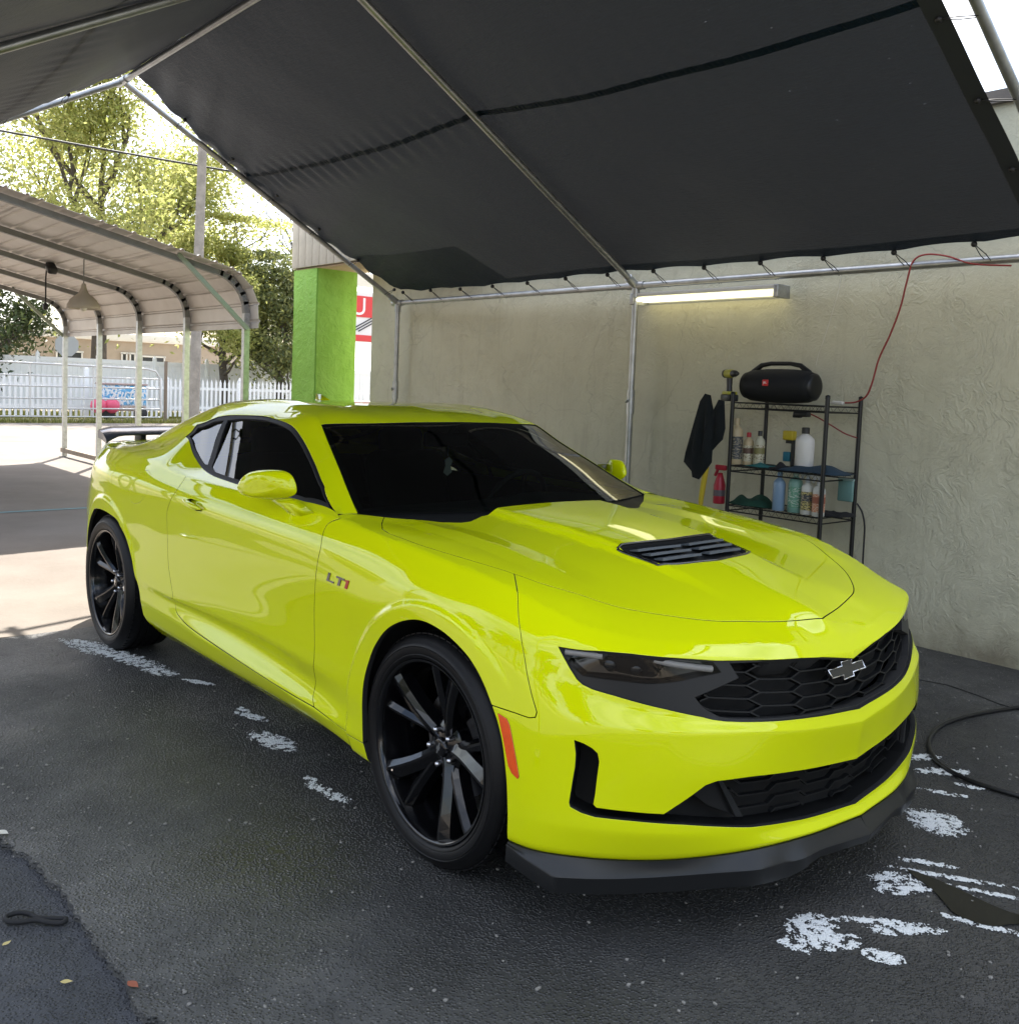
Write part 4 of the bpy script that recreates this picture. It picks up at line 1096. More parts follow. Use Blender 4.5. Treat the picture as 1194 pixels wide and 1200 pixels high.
# ---- fenders, doors, shell: one per side
topF = topA(u_fb, u_df)
fend_poly = topF[:-1] + gap_df + fender_low[1:] + f_arch[1:] + gap_fb[::-1][1:-1]
fset = set((round(p[0], 6), round(p[1], 6)) for p in gap_df + gap_fb + fender_low)
ws_corner = tuple(SG.pos(np.array([0.0]), np.array([SG.V[3]]))[0][:2])
fendB = toB(topF) + [tuple(q[:2]) for q in SG.pos(np.zeros(4), np.array([SG.V[1]*.5, SG.V[1], SG.V[2], SG.V[3]]))] + hood_gap[:k_fb + 1]
topFset = set((round(p[0], 6), round(p[1], 6)) for p in toB(topF))
def freeFB(a, b):
    ra, rb = (round(a[0], 6), round(a[1], 6)), (round(b[0], 6), round(b[1], 6))
    return ra in topFset and rb in topFset
for mirror in (False, True):
    s = Skin()
    s.piece(SA, flagged_offset(fend_poly, ingap(fset), g2), mirror=mirror, extra=RINGS_F)
    s.piece(SB, flagged_offset(fendB, freeFB, g2), mirror=mirror, fix=fixB)
    s.build('fender', PAINT, car, flange=.02)
# glass outlines on the greenhouse
dlo_px = [(390,597.5),(357,588),(320,579),(287,570.5),(250,558),(240,551.5),(228,536),(216.5,512),(231,497),(256,488),(283,486),(314,488),(332,493.5),(347,503),(357.5,518.5),(369,542),(381,570)]
dlo = SG.trace(dlo_px)
u_g_dr = toG([(u_dr, VM)])[0][0]
door_top = topA(u_df, u_dr)
doorG = toG(door_top) + [dlo[5], dlo[4], dlo[3], dlo[2], dlo[1], (0.004, dlo[0][1])]
door_poly = door_top[:-1] + gap_dr + door_low[1:] + gap_df[::-1][1:-1]
dset = set((round(p[0], 6), round(p[1], 6)) for p in gap_df + gap_dr + door_low)
handle_hole = SA.trace([(219,585),(224,584),(231,586.5),(237,591),(239,596),(236,599.5),(230,599),(223,594.5),(219,590)])
for mirror in (False, True):
    s = Skin()
    s.piece(SA, flagged_offset(door_poly, ingap(dset), g2), [handle_hole], mirror=mirror)
    s.piece(SG, doorG, mirror=mirror, fix=fixG)
    d = s.build('door', PAINT, car, flange=.02)
    k = -1 if mirror else 1
    cup = Skin(); cup.piece(SA, offset_poly(handle_hole, -.004), inset=.022, mirror=mirror); cup.build('handle_recess', PAINT, d, flange=0)
    A_, B_ = [SA.pos(*[np.array([q]) for q in p])[0] for p in SA.trace([(218.5,586.5),(238,597)])]
    mb = MB(); pts = []
    for t in np.linspace(0, 1, 11):
        p = A_ + (B_ - A_) * t; pts.append((p[0], (p[1] - .012 - .010 * math.sin(PI * t)) * k, p[2] + .002))
    mb.tube(pts, [.004 + .0085 * math.sin(PI * min(1, max(0.06, t))) ** .5 for t in np.linspace(0, 1, 11)], 10)
    mb.build('door_handle', PAINT, d)
# body shell: quarter, sill, pillars and roof
qu_top = topA(u_dr, u_q)
ur0 = r_arch[0][0]; ur1 = r_arch[-1][0]
sill_front = SA.trace([(434,894),(427.5,880)])
quarter = qu_top[:-1] + [(u_q, VM), (u_q, 0.0), (ur0, 0.0)] + r_arch + [(ur1 + .03, SA.V[1]), (ur1 + .05, 0.0), (sill_front[0][0], 0.0)] + [sill_front[1]] + fender_low[::-1] + door_low[::-1][1:] + gap_dr[::-1][1:-1]
qset = set((round(p[0], 6), round(p[1], 6)) for p in gap_dr + door_low + fender_low)
ws_px = [(417.5,599),(407.5,575.6),(397,549),(385.7,522),(377.5,501.5),(376,497.5),(381,496.3),(430,495.6),(480,494.3)]
ws = SG.trace(ws_px); ws[0] = (0.0, ws[0][1])
u_hd = SG.trace([(534,494)])[0][0]
UGT = SG.U[11] + .10; VT = SG.V[3] - .03; UE = SG.U[14]
rw = [(SG.U[8] + .02, SG.vmax), (SG.U[8] + .01, SG.V[4]), (SG.U[8] + .06, SG.V[3] + .05), (SG.U[10] + .02, SG.V[3] + .03), (SG.U[10] + .17, SG.V[3] + .08), (SG.U[10] + .18, SG.vmax)]
trunk = [(UGT - .02, SG.vmax), (UGT, SG.V[4]), (UGT + .01, VT), (SG.U[13] + .02, VT), (UE, SG.V[3])]
dlo_top = dlo[6:] + []
shellG = toG(qu_top)[:-1] + [(np.interp(-SA.raw(np.array([u_q]), np.array([VM]))[0][0], -GX0, GU), 0.0), (SG.U[13], 0.0), (UE, 0.0), (UE, SG.V[3])] + trunk[::-1][1:] + rw[::-1] + [(u_hd, SG.vmax)] + ws[::-1] + [(0.0, dlo[0][1])] + dlo[::-1][0:len(dlo) - 5]
for_shell = Skin()
for mirror in (False, True):
    for_shell.piece(SA, flagged_offset(quarter, ingap(qset), g2), [fuel], mirror=mirror, extra=RINGS_R)
    for_shell.piece(SG, shellG, mirror=mirror, fix=fixG)
shell = for_shell.build('body_shell', PAINT, car, flange=.018)
f = Skin(); f.piece(SA, offset_poly(fuel, .0022)); f.build('fuel_door', PAINT, car, flange=.012)
# rear: bumper, tail panel, lamps, boot lid
VB = SA.V[5] + .03
s = Skin(); s.piece(SA, [(0.0, 0.0), (u_q - g2, 0.0), (u_q - g2, VB), (0.0, VB)], both=True); s.build('rear_bumper', PAINT, car)
tail = [(SA.U[1] - .18, SA.V[6] - .03), (SA.U[3] - .10, SA.V[6] + .0), (SA.U[3] - .12, SA.V[7] + .01), (SA.U[1] - .18, SA.V[7] - .01)]
s = Skin(); s.piece(SA, [(0.0, VB + .004), (u_q - .0005, VB + .004), (u_q - .0005, VM), (0.0, VM)], [tail], both=True); s.build('tail_panel', PAINT, car)
for mirror in (False, True):
    s = Skin(); s.piece(SA, offset_poly(tail, .003), mirror=mirror, inset=.004); s.build('tail_light', RED, car)
s = Skin(); s.piece(SG, [(UGT - .016, SG.vmax), (UGT + .004, SG.V[4]), (UGT + .014, VT + .003), (SG.U[13] + .02, VT + .003), (UE, SG.V[3] + .003), (UE, SG.vmax)], both=True); s.build('boot_lid', PAINT, car)
# bonnet
hood_rear_px = [(450,606),(480,608.5),(515,611.5),(540,612.5),(551,611),(565,604.5),(580,596.5),(590,593.8),(612,591.5)]
hr = SB.trace(hood_rear_px)
hood = [(-.462, 0.0)] + hr[::-1] + hood_gap[1:]
vent_poly = [(.372, 0.0), (.335, -.225), (.14, -.252), (.152, 0.0)]
hood[1:] = [p for p in hood[1:]]
def freeH(a, b): return abs(a[1]) < 1e-6 and abs(b[1]) < 1e-6
hood_out = flagged_offset([(-.462, 0.0)] + hr[::-1] + hood_gap[1:-1] + [(hc[0], 0.0), (.346, 0.0), (.342, -.05), (.326, -.185), (.303, -.234), (.285, -.241), (.165, -.256), (.142, -.249), (.140, -.235), (.150, -.05), (.152, 0.0)], freeH, g2)
s = Skin(); s.piece(SB, hood_out, both=True, step=.013); bonnet = s.build('bonnet', PAINT, car, flange=.016)
# bonnet vent: recessed tray, centre bar and louvres
tray = [(.348, 0.0), (.328, -.19), (.303, -.239), (.16, -.260), (.138, -.251), (.150, 0.0)]
s = Skin(); s.piece(SB, tray, both=True, inset=.016); vent = s.build('bonnet_vent', GREY_PLASTIC, car, flange=0)
for side in (-1, 1):
    for i, x0 in enumerate((.190, .234, .278)):
        y0, y1 = .022, .230 - .010 * i
        mb = MB(); n = 9; V = []; F = []
        ys = np.linspace(y0, y1, n)
        for (dx, dz) in ((-.026, -.010), (.011, .0045), (.014, -.003), (-.022, -.013)):
            xx = x0 + dx + .012 * (1 - ys / .25); zz = SB.z(xx, ys * side) + dz
            V += [(a, b * side, c) for a, b, c in zip(xx, ys, zz)]
        for q in range(4):
            q2 = (q + 1) % 4
            for j in range(n - 1): F.append((q*n + j, q*n + j + 1, q2*n + j + 1, q2*n + j))
        F += [(0, n, 2*n, 3*n), (n-1, 4*n-1, 3*n-1, 2*n-1)]
        mb.add(V, F); mb.build('louvre', mat('louvre_grey', (.085, .098, .108), rough=.32), vent)
mb = MB()
rim = [(p[0], p[1]) for p in smooth_line([(.352, 0.0), (.348, -.05), (.332, -.188), (.308, -.240), (.288, -.247), (.165, -.262), (.137, -.255), (.134, -.238), (.144, -.05), (.146, 0.0), (.144, .05), (.134, .238), (.137, .255), (.165, .262), (.288, .247), (.308, .240), (.332, .188), (.348, .05)], .02, True)]
rp = np.array(rim); mb.tube([(a, b, c - .001) for a, b, c in zip(rp[:, 0], rp[:, 1], SB.z(rp[:, 0], rp[:, 1]))], .0055, 6, closed=True)
mb.build('vent_frame', GLOSS_BLACK, vent)

# ---- black strips added beneath the gaps as their shade
mb = MB()
def gapstrip(S, line):
    V, F = ribbon(S, line); mb.add(V, F); mb.add(V * [1, -1, 1], [f[::-1] for f in F])
for l in (gap_fb[2:], gap_df[4:], gap_dr[4:], door_low, fender_low, fuel + fuel[:1]): gapstrip(SA, l)
gapstrip(SB, hood_gap); gapstrip(SB, [pB_fb, hood_gap[k_fb]])
gapstrip(SA, [(u_q, v) for v in np.linspace(0, VM, 40)]); gapstrip(SG, resample(trunk, .02, False))
mb.build('gap_shade_strip', GAP, car)

# ---- glass
_P = []
for _u, _v in resample([(max(p[0], .06), p[1]) for p in dlo[1:]], .03): _P.append(SG.pos(np.array([_u]), np.array([_v]))[0])
GS_ = SideGlass(); GS_.fit(np.array(_P))
dwin = GS_.trace([(387,593),(357,583.5),(320,574.5),(287,565),(250,553),(246.5,547),(256,517),(266,490.5),(283,489.3),(313.6,491.5),(330,497),(343.5,507),(353.5,521.5),(365.3,545.4),(377,572)])
qwin = GS_.trace([(262.5,491),(249,493),(231,500),(220,511),(228,528),(238,543.5),(243,545.5),(252,517)])
dlo_unused = GS_.trace([(390,598.5),(357,589),(320,580),(287,571.5),(250,559),(239.5,552.5),(227,537),(215.5,512),(230,496),(256,487),(283,485),(314,487),(332.5,492.5),(348,502),(358.5,517.5),(370,541),(382,569.5)])
dwin_t = SG.trace([(383.5,590),(357,583),(320,574),(287,564.5),(251,552.5),(247.5,546.5),(257,517),(266.5,491.5),(283,490),(313.6,492.2),(329.5,497.7),(343,507.7),(353,522),(364.7,545.8),(376.3,572)])
qwin_t = SG.trace([(262,491.8),(249.5,493.7),(231.5,500.5),(221,511),(228.7,527.5),(238.5,543),(242.5,544.5),(251,517)])
dlo_t = [(max(u, .010), v) for u, v in SG.trace([(387,595.5),(357,588),(320,579),(287,570.5),(250,558),(240,551.5),(228,536),(216.5,512),(231,497),(256,488),(283,486),(314,488),(332,493.5),(347,503),(357.5,518.5),(369,542),(380,568.5)])]
for mirror in (False, True):
    s = Skin(); s.piece(GS_, dwin, mirror=mirror, inset=.012, step=.05); s.build('side_window', GLASS_SIDE, car, flange=0)
    s = Skin(); s.piece(GS_, qwin, mirror=mirror, inset=.012, step=.05); s.build('quarter_window', GLASS_SIDE, car, flange=0)
    s = Skin(); s.piece(SG, dlo_t, [dwin_t, qwin_t], mirror=mirror, inset=.003, step=.02); s.build('window_trim', BLACK_PLASTIC, car, flange=.012)
wsp = offset_poly(ws + [(u_hd, SG.vmax), (0.0, SG.vmax)], [0.002]*(len(ws)) + [0, 0])
wsp = [(u, min(v, SG.vmax)) for u, v in ws] + [(u_hd, SG.vmax), (0.0, SG.vmax)]
s = Skin(); s.piece(SG, wsp, both=True, inset=.004, step=.03); s.build('windscreen', GLASS_FRONT, car, flange=0)
# black ceramic border of the windscreen
inner = [(max(u, .03), v + .028) for u, v in ws[:6]] + [(ws[6][0] - .035, ws[6][1] + .02)] + [(u - .035, v) for u, v in ws[7:]] + [(u_hd - .035, SG.vmax), (.035, SG.vmax)]
border = wsp[:-2] + [(u_hd, SG.vmax), (u_hd - .035, SG.vmax)] + inner[:-2][::-1] + [(.03, SG.vmax), (0.0, SG.vmax)]
s = Skin(); s.piece(SG, border, both=True, inset=.0065, step=.03); s.build('windscreen_border', GAP, car, flange=0)
s = Skin(); s.piece(SG, [(a, b) for a, b in rw], both=True, inset=.004, step=.04); s.build('rear_window', GLASS_SIDE, car, flange=0)
# scuttle under the windscreen
mb = MB(); n = 25
ys = np.linspace(-.80, .80, n)
bw = SG.raw(np.zeros(200), np.linspace(SG.V[3] - .02, SG.vmax, 200)); o = np.argsort(bw[:, 1])
bx = np.interp(np.abs(ys), bw[o, 1], bw[o, 0]); bz = np.interp(np.abs(ys), bw[o, 1], bw[o, 2])
fx = bx + np.where(np.abs(ys) > .66, .12, .36)
fz = SB.z(fx, ys) - .05
V = [(x - .02, y, z - .006) for x, y, z in zip(bx, ys, bz)] + [(x + .10, y, z - .030) for x, y, z in zip(bx, ys, bz)] + [(x, y, z) for x, y, z in zip(fx, ys, fz)]
mb.add(V, [(r*n + i, r*n + i + 1, (r+1)*n + i + 1, (r+1)*n + i) for r in range(2) for i in range(n-1)], True)
mb.build('scuttle', BLACK_PLASTIC, car)

# ---- nose: surround, grilles, lamps
def mirrored(q): return q
lens_px = [(656,759),(705,764.5),(740,767.5),(790,772.5),(838,776),(848,789),(820,794.5),(790,801),(760,803),(731,800),(700,796),(682,793),(668,780.5)]
lens_uv = SA.trace(lens_px)
mesh_px = [(857,777.5),(900,775.5),(950,772),(1007.5,829.5),(950,839),(900,843.5),(858,843.5),(846,842),(826,831),(816,818),(868,795)]
muv = SA.trace(mesh_px)
mesh_half = [(UMX, up_t[1] - .004)] + muv[2::-1] + muv[:2:-1][0:0]
mesh_half = muv[:3] + [(UMX, up_t[1] - .003), (UMX, up_b[1] + .008)] + muv[4:]
bigopen = offset_poly(up_half, 0.0)
s = Skin()
sur = offset_poly(up_half, [-.004] * (len(up_half) - 1) + [0])
s.piece(SA, sur, [offset_poly(lens_uv, .001)], both=True, inset=.010, step=.014) if False else None
sur_out = up_half[:]
# surround = opening minus mesh (touches the centre) minus lens
sur_poly = [up_t] + tr + [up_b, (UMX, up_b[1] + .008)] + muv[4:] + muv[:3] + [(UMX, up_t[1] - .003)]
s.piece(SA, sur_poly, [offset_poly(lens_uv, .0005)], both=True, inset=.010, step=.014)
surround = s.build('grille_surround', GREY_PLASTIC, car, flange=.06)
def back_panel(poly, inset, name, material, parent, centre=True):
    s = Skin(); s.piece(SA, poly, both=True, inset=inset, step=.03); return s.build(name, material, parent, flange=0)
upper_grille = back_panel(offset_poly(mesh_half, -.012) if False else mesh_half, .085, 'upper_grille', GAP, car)
def spot(u, v, inset):
    X = SA.pos(u, v) - SA.normal(u, v) * inset; return X
YC = SA.raw(np.linspace(SA.U[13], UMX, 300), np.full(300, SA.V[6]))
def uv_of_yz(y, z):
    """nose domain coordinates of a point given by lateral distance and height (front face)"""
    m = (SA.gu > SA.U[14])
    d = (XZG[m, 1] - abs(y))**2 + (XZG[m, 2] - z)**2
    k = np.argmin(d); return SA.gu[m][k], SA.gv[m][k]
def bar_net(segs, poly, inset, width, depth, name, material, parent):
    """thin bars following the nose surface; segs in (w, v) space, clipped to poly (u, v)"""
    mb = MB()
    ug = np.linspace(SA.U[13], UMX, 400)
    for (a, b) in segs:
        for sgn in (-1, 1):
            L = math.hypot(b[0]-a[0], b[1]-a[1]); n = max(2, int(L / .012))
            ts = np.linspace(0, 1, n + 1); W = a[0] + (b[0]-a[0]) * ts; Vv = a[1] + (b[1]-a[1]) * ts
            sign = np.sign(W + 1e-12); Wa = np.abs(W)
            uu = np.array([np.interp(-w, -SA.raw(ug, np.full(400, v))[:, 1], ug) for w, v in zip(Wa, Vv)])
            ok = inside(poly, np.c_[np.minimum(uu, UMX - 1e-4), Vv])
            X = spot(uu, Vv, inset); N = SA.normal(uu, Vv)
            ys = np.where(W * sgn >= 0, 1, -1)
            X[:, 1] *= ys; N[:, 1] *= ys
            i = 0
            while i < len(ts):
                if not ok[i]: i += 1; continue
                j = i
                while j + 1 < len(ts) and ok[j + 1]: j += 1
                if j > i:
                    P = X[i:j+1]; Nn = N[i:j+1]; T = np.gradient(P, axis=0); T /= np.linalg.norm(T, axis=1)[:, None]
                    S_ = np.cross(T, Nn); S_ /= np.linalg.norm(S_, axis=1)[:, None]
                    m = j - i + 1
                    V = np.r_[P + S_*width*.35, P - S_*width*.35, P - S_*width*.5 - Nn*depth, P + S_*width*.5 - Nn*depth]
                    F = [(q*m + k, q*m + k + 1, ((q+1) % 4)*m + k + 1, ((q+1) % 4)*m + k) for q in range(4) for k in range(m - 1)]
                    mb.add(V, F)
                i = j + 1
            if a[0] >= 0 and b[0] >= 0 and False: break
    return mb.build(name, material, parent)
# honeycomb, flat sides level
vt, vb = up_t[1], up_b[1]
cell_w, slant, rowh = .118, .042, (vt - vb) / 4.1
segs = []
per = cell_w + slant
for c in range(-1, 9):
    for r in range(-1, 6):
        # centre column carries a full cell
        off = .5 * rowh if c % 2 else 0.0
        y0 = (c - .5) * per + slant * .5; y1 = y0 + cell_w
        v0 = vb + r * rowh + off
        segs.append(((y0, v0), (y1, v0)))
        # slants to the next column (half a row up and down)
        segs.append(((y1, v0), (y1 + slant, v0 + rowh * .5)))
        segs.append(((y1, v0), (y1 + slant, v0 - rowh * .5)))
segs = [s_ for s_ in segs if s_[1][0] > 0]
segs = [((max(0.0, a[0]), a[1]), b) for a, b in segs]
bar_net(segs, mesh_half, .030, .0058, .018, 'grille_mesh', BLACK_PLASTIC, upper_grille)
# lower grille
low_in = low_half
lower_grille = back_panel(low_half, .085, 'lower_grille', GAP, car)
vlt, vlb = low_t[1], low_b[1]
segs = []
rh = (vlt - vlb) / 4.6
for r in range(0, 4):
    v0 = vlb + .030 + r * rh
    x = -.06
    k = 0
    while x < .60:
        d = 0 if k % 2 == 0 else rh * .55
        segs.append(((max(0, x), v0 - d), (x + .105, v0 - d)))
        segs.append(((x + .105, v0 - d), (x + .135, v0 - (rh*.55 - d))))
        x += .135; k += 1
mesh_low = [(UMX, vlt - .004)] + SA.trace([(939,904),(880,912),(846,917),(876,962),(939,955)]) + [(UMX, vlb + .012)]
bar_net(segs, mesh_low, .040, .0055, .014, 'grille_mesh', BLACK_PLASTIC, lower_grille)
# side blades of the lower opening
for side in (0, 1):
    s = Skin(); s.piece(SA, SA.trace([(843,917),(848,916.5),(874.5,958),(868,959),(838,950),(820,938),(812,937),(828,921)]), mirror=bool(side), inset=.035); s.build('air_blade', BLACK_PLASTIC, lower_grille, flange=.01)
    s = Skin(); s.piece(SA, SA.trace([(845,916.5),(849,916),(876,960),(868,960)]), mirror=bool(side), inset=.020); s.build('air_blade', GREY_PLASTIC, lower_grille, flange=.012)
# lower opening liner: return faces
liner = MB()
for k in (1, -1):
    P = SA.pos(np.array([p[0] for p in low_half]), np.array([p[1] for p in low_half])); N = SA.normal(np.array([p[0] for p in low_half]), np.array([p[1] for p in low_half]))
    Q = P - N * .09; m = len(P); kk = np.array([1, k, 1.0])
    liner.add(np.r_[(P - N*.018) * kk, Q * kk], [(i, i+1, m+i+1, m+i) for i in range(m - 1)])
liner.build('opening_liner', BLACK_PLASTIC, lower_grille)
# head lamps
for side in (False, True):
    k = -1 if side else 1; kk = np.array([1, k, 1.0])
    s = Skin(); s.piece(SA, lens_uv, mirror=side, inset=.045, step=.02); hl = s.build('headlight', GLOSS_BLACK, car, flange=0)
    s = Skin(); s.piece(SA, offset_poly(lens_uv, .0012), mirror=side, inset=.0085, step=.02); s.build('lens', LENS, hl, flange=.004)
    hm = MB(); uvs = np.array(resample(lens_uv, .01)); P = SA.pos(uvs[:, 0], uvs[:, 1]); N = SA.normal(uvs[:, 0], uvs[:, 1]); m = len(P)
    hm.add(np.r_[(P - N*.012)*kk, (P - N*.046)*kk], [(i, (i+1) % m, m+(i+1) % m, m+i) for i in range(m)]); hm.build('housing', GLOSS_BLACK, hl)
    for px_list, nm in (([(661,763),(675,765),(690,767.5),(705,770)], 'light_bar'), ([(768,774),(790,779),(815,782.5),(838,785)], 'light_bar')):
        uvb = np.array(smooth_line(SA.trace(px_list), .006)); P = spot(uvb[:, 0], uvb[:, 1], .018) * kk
        mb = MB(); mb.tube(P, .0095, 8); mb.build(nm, mat('light_bar_white', (.75, .70, .66), rough=.25, coat=.6), hl)
    for c_px in ((714, 781), (748, 786)):
        c_uv = SA.trace([c_px])[0]; c = spot(np.array([c_uv[0]]), np.array([c_uv[1]]), .040)[0] * kk; nn = SA.normal(np.array([c_uv[0]]), np.array([c_uv[1]]))[0] * kk
        nn = Vector((.9, nn[1]*.35, .05)).normalized(); R = nn.to_track_quat('Z', 'Y').to_matrix()
        mb = MB(); mb.lathe([(.019, -.01), (.021, .004), (.018, .006), (.014, .013), (.008, .017), (.0001, .018)], tuple(c), 20, R); mb.build('projector_lens', mat('projector_glass', (.03, .035, .04), rough=.03, coat=1, metal=.3), hl)
    # side marker
    s = Skin(); s.piece(SA, marker, mirror=side, inset=-.002, step=.02); s.build('side_marker', AMBER, car, flange=.008)
# bow-tie emblem on the grille
emb = MB()
bt = [(-.100,-.0145),(-.030,-.0145),(-.034,-.029),(.036,-.029),(.032,-.0145),(.118,-.0145),(.100,.0145),(.030,.0145),(.034,.029),(-.036,.029),(-.032,.0145),(-.118,.0145)]
cu = np.array([UMX]); cv = np.array([(vt*.56 + vb*.44)]); Pc = SA.pos(cu, cv)[0]
R = Matrix(((0, 0, 1), (1, 0, 0), (0, 1, 0)))     # local x -> world y, local y -> world z, local z -> world x
tilt = roty(-.25)
o_ = [(a*.86, b*.86) for a, b in bt]
EC = (.822, 0.0, .655)
emb.prism(o_, 0.0, .012, tilt @ R, EC)
badge = emb.build('bow_tie_emblem', mat('emblem_black', (.02, .02, .021), rough=.25, coat=.6), car)
def outline_tube(poly, r, R, c, z):
    mb = MB(); mb.tube([tuple(R @ Vector((a, b, z)) + Vector(c)) for a, b in resample(poly, .05)], r, 6, closed=True); return mb
outline_tube(o_, .0026, tilt @ R, EC, .012).build('emblem_rim', CHROME, badge)
# splitter
edge = [(.392,.928,.222),(.46,.915,.205),(.535,.893,.186),(.62,.807,.19),(.70,.705,.195),(.80,.547,.200),(.86,.437,.200),(.880,.334,.196),(.898,.286,.200),(.907,.21,.206),(.922,.11,.204),(.938,0,.200)]
edge = smooth_line(edge[:3], .03)[:-1] + smooth_line(edge[2:], .03)
E_ = np.array(edge)
lo_u = [np.argmin(np.abs(a)) for a in []]
rowb = SA.raw(np.linspace(UF, UMX, 300), np.full(300, SA.V[1] - .006))
sel = np.linspace(0, 299, len(E_)).astype(int)
# match by lateral position / length along
tt = np.r_[0, np.cumsum(np.linalg.norm(np.diff(rowb[:, :2], axis=0), axis=1))]; tt /= tt[-1]
te = np.r_[0, np.cumsum(np.linalg.norm(np.diff(E_[:, :2], axis=0), axis=1))]; te /= te[-1]
Bt = np.c_[np.interp(te, tt, rowb[:, 0]), np.interp(te, tt, rowb[:, 1]), np.interp(te, tt, rowb[:, 2])]
drop = np.interp(E_[:, 1], [0, .22, .33, .9], [.030, .030, .052, .05])
secs = [Bt + [-.012, -.012, -.004], Bt + [.001, .002, -.006], Bt * .55 + E_ * .45 + [0, 0, -.006], E_ + [0, 0, .002], E_ + [.002, .0015, -.004], E_ + np.c_[-.006*np.ones(len(E_)), -.004*np.ones(len(E_)), -drop], E_ + np.c_[-.16*np.ones(len(E_)), -.05*np.ones(len(E_)), -drop - .004]]
mb = MB(); n = len(E_)
for k in (-1, 1):
    V = np.concatenate([s_ * [1, k, 1] for s_ in secs]); F = [(r*n+i, r*n+i+1, (r+1)*n+i+1, (r+1)*n+i) for r in range(len(secs)-1) for i in range(n-1)]
    mb.add(V, F if k < 0 else [f[::-1] for f in F], True)
mb.build('front_splitter', mat('splitter_plastic', (.011, .0115, .012), rough=.36, bump=(300, .05, .001)), car, auto=32)
# spoiler on the boot lid: broad blade with dropped ends on two legs
mb = MB(); n = 41; prof = [(-.085,.020),(-.060,.026),(.02,.016),(.085,-.006),(.095,-.014),(.085,-.022),(.0,-.010),(-.075,-.006)]
ys = np.linspace(-.745, .745, n); V = []
for y in ys:
    a = abs(y) / .745; xc = -3.585 + .10 * a**2.5; e = max(0, (a - .88) / .12)
    zc = 1.100 - .004 * a**2; drop = .030 * e**1.4
    for (dx, dz) in prof: V.append((xc + dx * (1 - .12*e), y, zc + dz * (1 + .5*e) - drop))
m = len(prof); F = [(i*m+j, i*m+(j+1) % m, (i+1)*m+(j+1) % m, (i+1)*m+j) for i in range(n-1) for j in range(m)] + [tuple(range(m)), tuple(range((n-1)*m + m - 1, (n-1)*m - 1, -1))]
mb.add(V, F, True)
spoiler = mb.build('rear_spoiler', mat('spoiler_grey', (.055, .06, .078), rough=.30, coat=.6), car, auto=35)
for y in (-.50, .50):
    mb = MB(); mb.box((-3.545, y, 1.058), (.12, .032, .075), bevel=.008); mb.build('spoiler_leg', BLACK_PLASTIC, spoiler)
# LT1 badges: letters as raised bars
def letter_bars():
    L = [[(0,0),(0,1),(.22,1),(.22,.2),(.75,.2),(.75,0)], [(.85,.78),(.85,1),(1.65,1),(1.65,.78),(1.36,.78),(1.36,0),(1.13,0),(1.13,.78)], [(1.86,0),(1.86,.78),(1.72,.72),(1.72,.9),(1.95,1),(2.1,1),(2.1,0)]]
    return L
for side in (-1, 1):
    for i, poly in enumerate(letter_bars()):
        q = SA.trace([(384,671.5), (408,681.5), (386,682)])
        P0, P1, P2 = [SA.pos(np.array([a]), np.array([b]))[0] for a, b in q]
        ex = (P1 - P0); ex /= np.linalg.norm(ex); nrm = SA.normal(np.array([q[0][0]]), np.array([q[0][1]]))[0]; ez = np.cross(ex, nrm); ez = ez if ez[2] > 0 else -ez
        org = P0 - ez * .026; sc = np.linalg.norm(P1 - P0) / 2.1
        if side > 0: poly = [(2.1 - a, b) for a, b in poly[::-1]]
        pts = [org + ex * (a * sc + .22 * b * sc * .6) + ez * b * .030 for a, b in poly]
        nn = nrm * .003; n_ = len(pts)
        V = [(p + nrm * .0005) for p in pts] + [(p + nn) for p in pts]
        V = [np.array([v[0], v[1] * (-side), v[2]]) for v in V] if side > 0 else V
        mb = MB(); mb.add(V, [tuple(range(n_, 2*n_)), tuple(range(n_-1, -1, -1))] + [(a, (a+1) % n_, n_+(a+1) % n_, n_+a) for a in range(n_)])
        mb.build('badge_letter', mat('badge_red', (.42, .03, .02), rough=.3) if i == 2 else GLOSS_BLACK, car)
